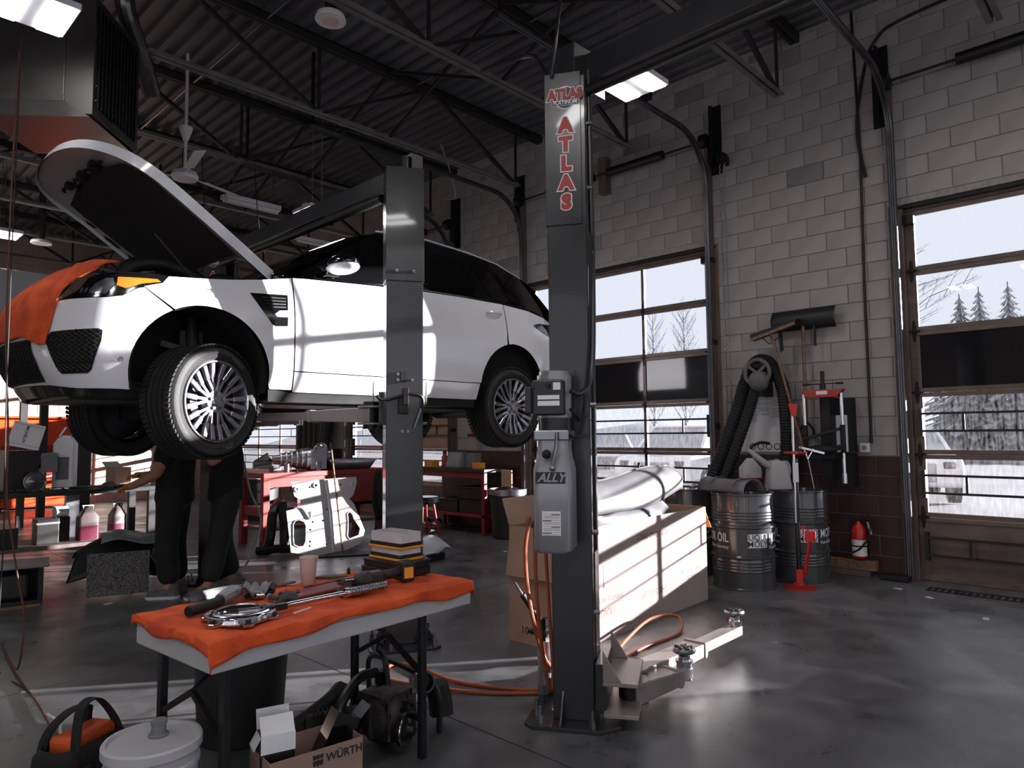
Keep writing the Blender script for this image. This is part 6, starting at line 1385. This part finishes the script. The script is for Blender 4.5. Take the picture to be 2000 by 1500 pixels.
# wheel arch liner and welder-like box on the floor
WL = thing('arch_liner_scrap','black plastic wheel arch liner with speckled panel lying on the floor','car part',(2.17,7.22,0),R(-18))
MB().grid(lambda u,v:(-.36+.72*u+.06*math.sin(3*v),-.05+.5*v,.02+(.42+.1*math.sin(PI*u))*math.sin(PI*min(1,.12+.6*v))*(1-.12*abs(2*u-1)**2)),18,14).obj('shell','plastic_black',WL,smooth=60,solid=.01)
MB(tr(.04,-.075,.02) @ rot('X',R(10))).bx(-.24,.26,-.004,.004,.0,.4).obj('speckled_panel','speckle',WL,smooth=0)
MB().grid(lambda u,v:(-.1+.5*u,.0+.25*v,.48+.08*math.sin(PI*v)+.03*math.sin(6*u)),12,8).obj('foil_cover','tape_plastic',WL,smooth=40,solid=.004)
MB().grid(lambda u,v:(.26+.16*u,-.08+.2*v,.36*(1-u*u*.8)),8,6).obj('torn_flap','plastic_black',WL,smooth=60,solid=.008)
WD = thing('machine_box','low open-sided machine with pale sheet lid at the left edge','machine',(1.38,7.5,0),R(-12)); MB().bx(-.3,.3,-.2,.2,.03,.06).bx(-.3,.3,.17,.2,.06,.34).bx(-.3,-.26,-.2,.2,.06,.34).bx(.26,.3,-.2,.2,.06,.34).obj('frame','dark_steel',WD,smooth=0,bev=.004); MB().bx(-.34,.34,-.24,.24,.34,.36).obj('lid','grey_plastic',WD,smooth=0,bev=.004); MB().bx(-.22,.2,-.12,.15,.06,.28).obj('motor','bench_top',WD,smooth=0,bev=.03); MB().bx(-.28,.28,-.18,.18,.0,.03).obj('feet','wood',WD,smooth=0)
for i,(x,y,a) in enumerate(((2.05,6.9,.3),(7.0,1.7,.9),(6.5,1.2,.2),(7.2,2.0,1.4),(5.9,5.6,.5),(6.3,6.2,1.0))):
    q = MB().bx(-.035,.035,-.02,.02,.001,.003).obj('paper_scrap','paper',None,smooth=0); q.location = (x,y,0); q.rotation_euler = (0,0,a); tag(q,['white paper scrap before the wheel arch liner','pale leaf of litter near the floor drain','pale litter on the open floor right of the drums','scrap of litter by the nearest door jamb','white scrap on the floor beyond the cardboard box','white scrap before the grey trash can'][i],'litter',group='floor litter')

hose('white air line curving down beside the far lift post',[(3.3,7.0,1.2),(3.36,6.98,.9),(3.46,6.94,.6),(3.4,6.96,.3),(3.28,7.0,.05)],.012,'wire_white','air_line','hose')
# ------------------------------------------------------------------ two mechanics
def skin_obj(name, V_, E_, R_, m, parent=None, sub=2):
    me = bpy.data.meshes.new(name); me.from_pydata(V_,E_,[]); o = link_mesh(me,name,m,parent)
    md = o.modifiers.new('skin','SKIN'); md.use_smooth_shade = True
    if not me.skin_vertices: pass
    for i,r_ in enumerate(R_):
        d = me.skin_vertices[0].data[i]; d.radius = (r_,r_) if not isinstance(r_,tuple) else r_; d.use_root = (i == 0)
    s_ = o.modifiers.new('sub','SUBSURF'); s_.levels = sub; s_.render_levels = sub
    return o
def person(label, loc, rz, pose):
    P = pose; body_v, body_e, body_r = [], [], []
    def chain(ids): 
        for a,b_ in zip(ids,ids[1:]): body_e.append((idx[a],idx[b_]))
    idx = {}
    for k,(co,r_) in P.items(): idx[k] = len(body_v); body_v.append(co); body_r.append(r_)
    chain(['pelvis','waist','chest','neck0','neck1','head0','head1'])
    for s in 'lr': chain(['pelvis','hip_'+s,'knee_'+s,'ankle_'+s,'toe_'+s]); chain(['chest','sh_'+s,'el_'+s,'wr_'+s,'palm_'+s])
    B = skin_obj('person',body_v,body_e,body_r,'skin',None); B.location = loc; B.rotation_euler = (0,0,rz); tag(B,label,'person',group='mechanics under the car')
    def sub_skin(nm,ids_list,extra,m):
        names = []; ev = []
        for ids in ids_list:
            for a in ids:
                if a not in names: names.append(a)
        vi = {a:i for i,a in enumerate(names)}
        for ids in ids_list: ev += [(vi[a],vi[b_]) for a,b_ in zip(ids,ids[1:])]
        def gr(r_): return (r_[0]+extra,r_[1]+extra) if isinstance(r_,tuple) else r_+extra
        return skin_obj(nm,[P[a][0] for a in names],ev,[gr(P[a][1]) for a in names],m,B)
    def mix(a,b_,t): return tuple(P[a][0][i]*(1-t)+P[b_][0][i]*t for i in range(3))
    for s in 'lr': P['sl_'+s] = (mix('sh_'+s,'el_'+s,.8),.058); P['cuff_'+s] = (mix('knee_'+s,'ankle_'+s,.96),.07)
    P['hem'] = (tuple(V(P['pelvis'][0])+V((0,0,-.12))),(.15,.17))
    sub_skin('shirt',[['hem','pelvis','waist','chest','neck0'],['chest','sh_l','sl_l'],['chest','sh_r','sl_r']],.05,'shirt_black')
    sub_skin('trousers',[['waist','pelvis'],['pelvis','hip_l','knee_l','cuff_l'],['pelvis','hip_r','knee_r','cuff_r']],.036,pose_tr)
    for s in 'lr':
        a = V(P['ankle_'+s][0]); t = V(P['toe_'+s][0]); d = (t-a); d.z = 0; d.normalize()
        M = frame((a.x,a.y,0),d,V((0,0,1)).cross(d))
        sh = MB(M); sh.add(*skin([[(x*1.0,y,0) for x,y in rrect(.29,.1,.045,5,.06)],[(x,y,.025) for x,y in rrect(.295,.105,.045,5,.06)]])); so = sh.obj('shoe_sole','white_plastic' if s == 'l' else 'shoe_grey',B,smooth=40)
        MB(M).add(*skin([[(x,y,.025) for x,y in rrect(.28,.098,.045,5,.06)],[(x,y,.06) for x,y in rrect(.25,.09,.04,5,.05)],[(x,y,.1) for x,y in rrect(.13,.085,.04,5,-.01)],[(x,y,.13) for x,y in rrect(.1,.08,.038,5,-.02)]])).obj('shoe','shoe_grey',B,smooth=50)
        for k in range(4): MB(M).bar((.05+.03*k,-.03,.088-.012*k),(.05+.03*k,.03,.088-.012*k),.006,.004).obj('lace','paper',so,smooth=0)
        # hand: palm plus five fingers
        w = V(P['wr_'+s][0]); p_ = V(P['palm_'+s][0]); d = (p_-w).normalized(); up_ = V((0,0,1)) if abs(d.z) < .9 else V((1,0,0)); sd = d.cross(up_).normalized(); nn = sd.cross(d)
        gm = 'glove_orange' if (s in pose_gl) else 'skin'
        hv, he, hr = [tuple(w),tuple(w+d*.05),tuple(w+d*.085)],[(0,1),(1,2)],[(.036,.03),(.045,.026),(.04,.022)]
        hd = skin_obj('hand',hv,he,hr,gm,B,2)
        for k,(off,ln) in enumerate(((-.033,.062),(-.011,.074),(.011,.07),(.032,.055))):
            b0 = w+d*.075+sd*off; skin_obj('finger',[tuple(b0),tuple(b0+d*ln*.45-nn*.004),tuple(b0+d*ln*.75-nn*.022),tuple(b0+d*ln*.85-nn*.04)],[(0,1),(1,2),(2,3)],[.0105,.01,.0095,.008],gm,hd,1)
        b0 = w+d*.03-sd*.035; skin_obj('thumb',[tuple(b0),tuple(b0-sd*.03+d*.03-nn*.01),tuple(b0-sd*.03+d*.06-nn*.02)],[(0,1),(1,2)],[.013,.0115,.009],gm,hd,1)
    hd = V(P['head0'][0])*.35+V(P['head1'][0])*.65
    MB().ball(hd+V((-.012,0,.028)),(.1,.082,.09),18,11).obj('hair','hair_dark',B)
    for s in (-1,1):
        MB().ball(hd+V((.088,s*.032,.0)),.011,8,6).obj('eye','seal_black',B); MB().ball(hd+V((0,s*.08,-.01)),(.018,.01,.03),8,6).obj('ear','skin',B)
    MB().prism([(0,0),(.024,-.03),(0,-.034)],-.012,.012,'xz',tr(*(hd+V((.09,0,.0))))).obj('nose','skin',B,smooth=30); MB().bx(.088,.096,-.022,.022,-.062,-.056,tr(*hd)).obj('mouth','red_pad',B,smooth=0)
    return B
base = {'pelvis':((0,0,.93),(.125,.155)),'waist':((0,0,1.06),(.12,.145)),'chest':((.01,0,1.27),(.125,.165)),'neck0':((.0,0,1.43),.07),'neck1':((.02,0,1.5),.055),'head0':((.035,0,1.56),(.075,.065)),'head1':((.04,0,1.66),(.088,.074)),
 'hip_l':((0,.095,.86),.095),'knee_l':((.03,.1,.49),.067),'ankle_l':((-.01,.1,.09),.05),'toe_l':((.1,.1,.05),.04),'hip_r':((0,-.095,.86),.095),'knee_r':((.03,-.1,.49),.067),'ankle_r':((-.01,-.1,.09),.05),'toe_r':((.1,-.1,.05),.04),
 'sh_l':((0,.19,1.38),.062),'el_l':((.08,.22,1.12),.052),'wr_l':((.31,.16,1.02),.036),'palm_l':((.4,.14,1.0),.03),'sh_r':((0,-.19,1.38),.062),'el_r':((.1,-.22,1.12),.046),'wr_r':((.34,-.14,1.1),.032),'palm_r':((.42,-.12,1.1),.03)}
pose_tr, pose_gl = 'trouser_black', 'lr'
person('mechanic in black shirt and trousers reaching out with an orange-gloved hand', (2.55,6.80,0), R(140), dict(base))
b2 = dict(base); b2.update({'el_l':((.16,.2,1.2),.046),'wr_l':((.2,.12,1.42),.032),'palm_l':((.22,.1,1.5),.03),'el_r':((.16,-.2,1.2),.046),'wr_r':((.22,-.1,1.42),.032),'palm_r':((.24,-.08,1.5),.03),
 'knee_l':((.08,.13,.5),.07),'ankle_l':((.16,.16,.09),.05),'toe_l':((.27,.17,.05),.04),'knee_r':((.02,-.12,.49),.07),'ankle_r':((-.1,-.14,.09),.05),'toe_r':((.0,-.16,.05),.04)})
pose_tr, pose_gl = 'trouser_worn', ''
person('mechanic in worn dark cargo trousers working with both arms raised under the car', (2.95,6.62,0), R(165), b2)

# ------------------------------------------------------------------ under the roof
mat('heater_grey', (62,59,58), .5, metal=.4, var=.15, scale=4)
mat('heater_sheet', (120,117,117), .3, metal=.9, var=.1, scale=3)
HT = thing('unit_heater','large grey unit heater with louvred side hanging at the top left','heater',(1.52,6.65,4.0),R(48))
MB().bx(-.38,.38,-.2,.6,.12,.98).obj('casing','heater_grey',HT,smooth=0,bev=.008); MB().bx(-.39,.39,-.21,.61,.1,.16).obj('base_band','heater_grey',HT,smooth=0,bev=.004)
MB().add([(-.39,-.21,.1),(.39,-.21,.1),(.39,.61,.1),(-.39,.61,.1),(-.38,-.4,-.02),(.39,-.4,-.02),(.39,.45,-.02),(-.38,.45,-.02)],[(0,1,5,4),(1,2,6,5),(2,3,7,6),(3,0,4,7),(7,6,5,4)]).obj('drip_sheet','heater_sheet',HT,smooth=0)
MB().bx(-.38,.39,-.42,-.2,.0,.98).obj('outlet_box','heater_grey',HT,smooth=0,bev=.006)
for k in range(12): MB(tr(-.32+.058*k,-.425,.5) @ rot('Z',R(35))).bx(-.024,.024,-.003,.003,-.42,.42).obj('louver','black_paint',HT,smooth=0)
for k in range(7): MB().bx(-.36,.37,-.436,-.43,.12+.12*k,.128+.12*k).obj('grille_bar','black_paint',HT,smooth=0)
for x in (-.3,.3): MB().cyl((x,.0,.98),(x,.0,1.95),.008,n=6).obj('hanger_rod','galv',HT)
DU = thing('flue_pipe','crinkled silver flue pipe rising behind the unit heater','pipe',(2.1,6.95,4.9)); pts = spline([(.25,.15,-.1),(.05,-.1,.15),(-.15,-.3,.45),(-.2,-.35,1.0)],10); MB().tube(pts,[.085 if i%3 else .078 for i in range(len(pts))],14).obj('pipe','heater_sheet',DU,smooth=20)
FN = thing('ceiling_fan','white three-bladed ceiling fan seen beyond the raised hood','ceiling fan',(3.1,8.22,4.45),R(20))
MB().cyl((0,0,.1),(0,0,1.5),.018,n=10).obj('rod','white_plastic',FN); MB().lathe([(.03,.6),(.07,.72),(.075,.76),(0,.76)],(0,0,-.15),20).obj('canopy_cup','white_plastic',FN,smooth=35); MB().lathe([(0,-.02),(.13,-.015),(.15,.02),(.13,.07),(.05,.12),(0,.12)],(0,0,0),28).obj('motor','white_plastic',FN,smooth=35)
for k in range(3): MB(rot('Z',k*2*PI/3) @ rot('X',R(12))).bx(.14,.28,-.02,.02,.03,.036).prism([(.26,-.06),(.85,-.07),(.87,.05),(.26,.06)],.034,.04,'xy').obj('blade','white_plastic',FN,smooth=0,bev=.003)
for i,(p,lb,r_) in enumerate((((3.05,5.02,4.95),'round white disc fitting near the top edge of the roof deck',.13),((2.72,13.0,4.55),'round white disc fitting far left over the car nose',.15))):
    T = thing('ceiling_disc',lb,'ceiling fitting',p); MB().cyl((0,0,0),(0,0,.05),r_,r_*.9,n=32).obj('disc','white_plastic',T,bev=.006); MB().cyl((0,0,-.004),(0,0,.0),r_*.55,n=28).obj('grille','cup_paper',T); MB().cyl((0,0,.05),(0,0,5.95-p[2]),.05,n=12).obj('stem','joist_paint',T)
for i,(p0,p1) in enumerate((((4.1,9.4,4.72),(4.9,9.4,4.72)),((4.3,10.0,4.9),(5.2,10.0,4.9)),((5.6,10.2,4.6),(6.8,10.2,4.6)))):
    T = thing('strip_light',['unlit white strip light left of the far lamp','unlit white strip light behind the far lamp','unlit white strip light right of the far lift beam'][i],'strip light',p0,group='unlit strip lights'); L_ = p1[0]-p0[0]; MB().bx(0,L_,-.05,.05,.03,.09).obj('housing','white_paint',T,smooth=0); MB().cyl((.02,0,.01),(L_-.02,0,.01),.02,n=10).obj('tube','white_plastic',T)
    for x in (.1,L_-.1): MB().cyl((x,0,.09),(x,0,5.95-p0[2]),.004,n=5).obj('hanger_wire','galv',T)
hose('white looped wire strung between far joists above the car roof',[(6.0,7.0,5.3),(6.2,7.3,5.5),(6.6,7.6,5.4),(7.0,7.9,5.1),(7.1,8.3,5.2)],.006,'wire_white','ceiling_wire','wire')
for i,x in enumerate((3.5,4.2)): hose(['left of two thin chains hanging from the far joist','right of two thin chains hanging from the far joist'][i],[(x,8.75,5.0),(x+.05,8.7,4.2),(x+.15,8.6,3.6)],.006,'dark_steel','hanging_chain','chain')

# ------------------------------------------------------------------ outside
mat('snow_ground', (112,112,117), .9, var=.12, scale=.6, bump=.3)
mat('hazy_tree', (138,138,144), .9, var=.1, scale=2)  # pale grey puts outdoor haze into the tree colour
mat('hazy_grass', (190,190,195), .95, var=.06, scale=3, bump=.1)  # grass lightened in colour to stand for bright haze
mat('parked_white', (206,206,212), .3, var=.02, coat=.5)
mat('parked_glass', (150,152,158), .12)  # car glass lightened, washed-out haze put into its colour
GR = MB().bx(WX+.22,180,-120,140,-.25,-.02).obj('ground_outside','snow_ground',None,smooth=0,kind='structure')
BKM = MB().grid(lambda u,v:(38+14*v,-60+140*u,-.1+2.4*math.sin(PI*v*.5)+.3*math.sin(u*70)*v),60,6).obj('grass_bank','hazy_grass',None,smooth=60); tag(BKM,'grass bank paled by painted haze beyond the parking lot seen through the doors','bank',kind='stuff')
def parked(label, loc, rz, L_=4.6, W_=1.85, Hh=1.6):
    T = thing('parked_car',label,'car',loc,rz,group='cars parked outside'); w = W_/2
    prof = [(-L_/2,.35),(-L_/2,.78),(-L_/2+.12,.92),(-L_/2+1.0,1.0),(L_/2-.5,1.05),(L_/2-.06,.98),(L_/2,.7),(L_/2,.35)]
    MB().prism(prof,-w,w,'xz').obj('body','parked_white',T,smooth=0,bev=.09,seg=3)
    MB().add(*skin([[(-L_/2+.95,-w*.9,1.0),(L_/2-.3,-w*.9,1.02),(L_/2-.3,w*.9,1.02),(-L_/2+.95,w*.9,1.0)],[(-L_/2+1.75,-w*.72,Hh),(L_/2-.8,-w*.72,Hh),(L_/2-.8,w*.72,Hh),(-L_/2+1.75,w*.72,Hh)]])).obj('cabin_glass','parked_glass',T,smooth=0,bev=.04)
    MB().bx(-L_/2+1.7,L_/2-.75,-w*.74,w*.74,Hh-.02,Hh+.03).obj('roof','parked_white',T,smooth=0,bev=.02)
    for s in (-1,1):
        MB().bar((-L_/2+.9,s*w*.88,1.0),(-L_/2+1.75,s*w*.73,Hh),.07,.05).obj('pillar','parked_white',T,smooth=0)
        MB().bx(-L_/2-.02,-L_/2+.1,s*w*.82-.2*(s > 0),s*w*.82+.2*(s < 0),.72,.85).obj('headlight','lens_clear',T,smooth=0,bev=.02)
        for x in (-L_/2+.85,L_/2-.85):
            q = MB().cyl((x,s*(w-.2),.33),(x,s*(w+.01),.33),.33,n=24).obj('wheel','tire',T); MB().cyl((x,s*(w+.005),.33),(x,s*(w+.02),.33),.22,n=20).obj('rim','alloy',q)
    MB().bx(-L_/2-.02,-L_/2+.05,-.42,.42,.45,.82).obj('grille','parked_glass',T,smooth=0,bev=.03); MB().bx(-L_/2-.025,-L_/2,-.26,.26,.34,.44).obj('number_plate','paper',T,smooth=0)
    for k in range(4): put(curve_mesh([circ(.06,16),circ(.047,16)],.004),'grille_ring','chrome',T,frame((-L_/2-.025,-.135+.09*k,.68),(0,-1,0),(0,0,1)))
    return T
parked('white suv parked nose-on outside the lit middle door', (15.6,8.9,0), R(8))
parked('white car parked at an angle behind the nearer parked suv', (17.8,13.2,0), R(40),4.5,1.8,1.45)
parked('white car parked farthest left outside the lit middle door', (24,19.5,0), R(35),4.4,1.8,1.45)
parked('white car parked outside beyond the nearest door', (17.5,4.7,0), R(20),4.5,1.8,1.45)
def conifer(label,loc,h,r):
    T = thing('conifer',label,'tree',loc,group='trees outside'); n_ = 26; MB().cyl((0,0,0),(0,0,h),.16,.03,n=8).obj('trunk','hazy_tree',T)
    for k in range(n_):
        z = h*(.12+.86*k/n_); rr = r*(1-k/n_)*(.85+.3*random.random())+.12; mb = MB(); m_ = 18
        for j in range(m_):
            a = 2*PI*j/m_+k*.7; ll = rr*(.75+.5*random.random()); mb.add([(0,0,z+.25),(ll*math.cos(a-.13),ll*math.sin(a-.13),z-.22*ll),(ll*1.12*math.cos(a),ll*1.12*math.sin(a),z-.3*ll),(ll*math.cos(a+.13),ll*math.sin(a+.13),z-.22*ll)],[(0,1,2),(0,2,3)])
        mb.obj('branch_whorl','hazy_tree',T,smooth=0)
    return T
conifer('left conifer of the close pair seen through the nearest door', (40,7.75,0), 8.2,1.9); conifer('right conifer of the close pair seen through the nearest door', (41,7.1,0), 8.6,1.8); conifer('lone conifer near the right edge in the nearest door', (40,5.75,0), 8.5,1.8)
def twig_tree(name,label,loc,h,spread,n_,lean=0.):
    T = thing(name,label,'tree',loc,group='trees outside'); MB().tube([(0,0,0),(lean*.3,0,h*.5),(lean,0,h)],[.14,.09,.02],6).obj('trunk','hazy_tree',T)
    for k in range(n_):
        z0 = h*(.15+.75*k/n_); a = k*2.4; ll = spread*(1-.55*k/n_)*(.7+.6*random.random()); up_ = (1.6 if name == 'poplar' else .5)*ll; c = V((lean*z0/h,0,z0)); t_ = c+V((ll*math.cos(a),ll*math.sin(a),up_)); mb = MB().tube([c,(c+t_)/2+V((0,0,.1*ll)),t_],[.035,.02,.008],4)
        for j in range(7):
            q = c.lerp(t_,.25+.1*j); b_ = a+(1 if j%2 else -1)*.9; l2 = ll*.35*(.6+.7*random.random()); e_ = q+V((l2*math.cos(b_),l2*math.sin(b_),l2*(1.5 if name == 'poplar' else .5))); mb.tube([q,e_],[.012,.005],3)
            for i in range(2): w_ = q.lerp(e_,.4+.3*i); mb.tube([w_,w_+V((l2*.4*math.cos(b_+(1 if i else -1)),l2*.4*math.sin(b_+(1 if i else -1)),l2*.3))],[.007,.003],3)
        mb.obj('branch','hazy_tree',T,smooth=0)
    return T
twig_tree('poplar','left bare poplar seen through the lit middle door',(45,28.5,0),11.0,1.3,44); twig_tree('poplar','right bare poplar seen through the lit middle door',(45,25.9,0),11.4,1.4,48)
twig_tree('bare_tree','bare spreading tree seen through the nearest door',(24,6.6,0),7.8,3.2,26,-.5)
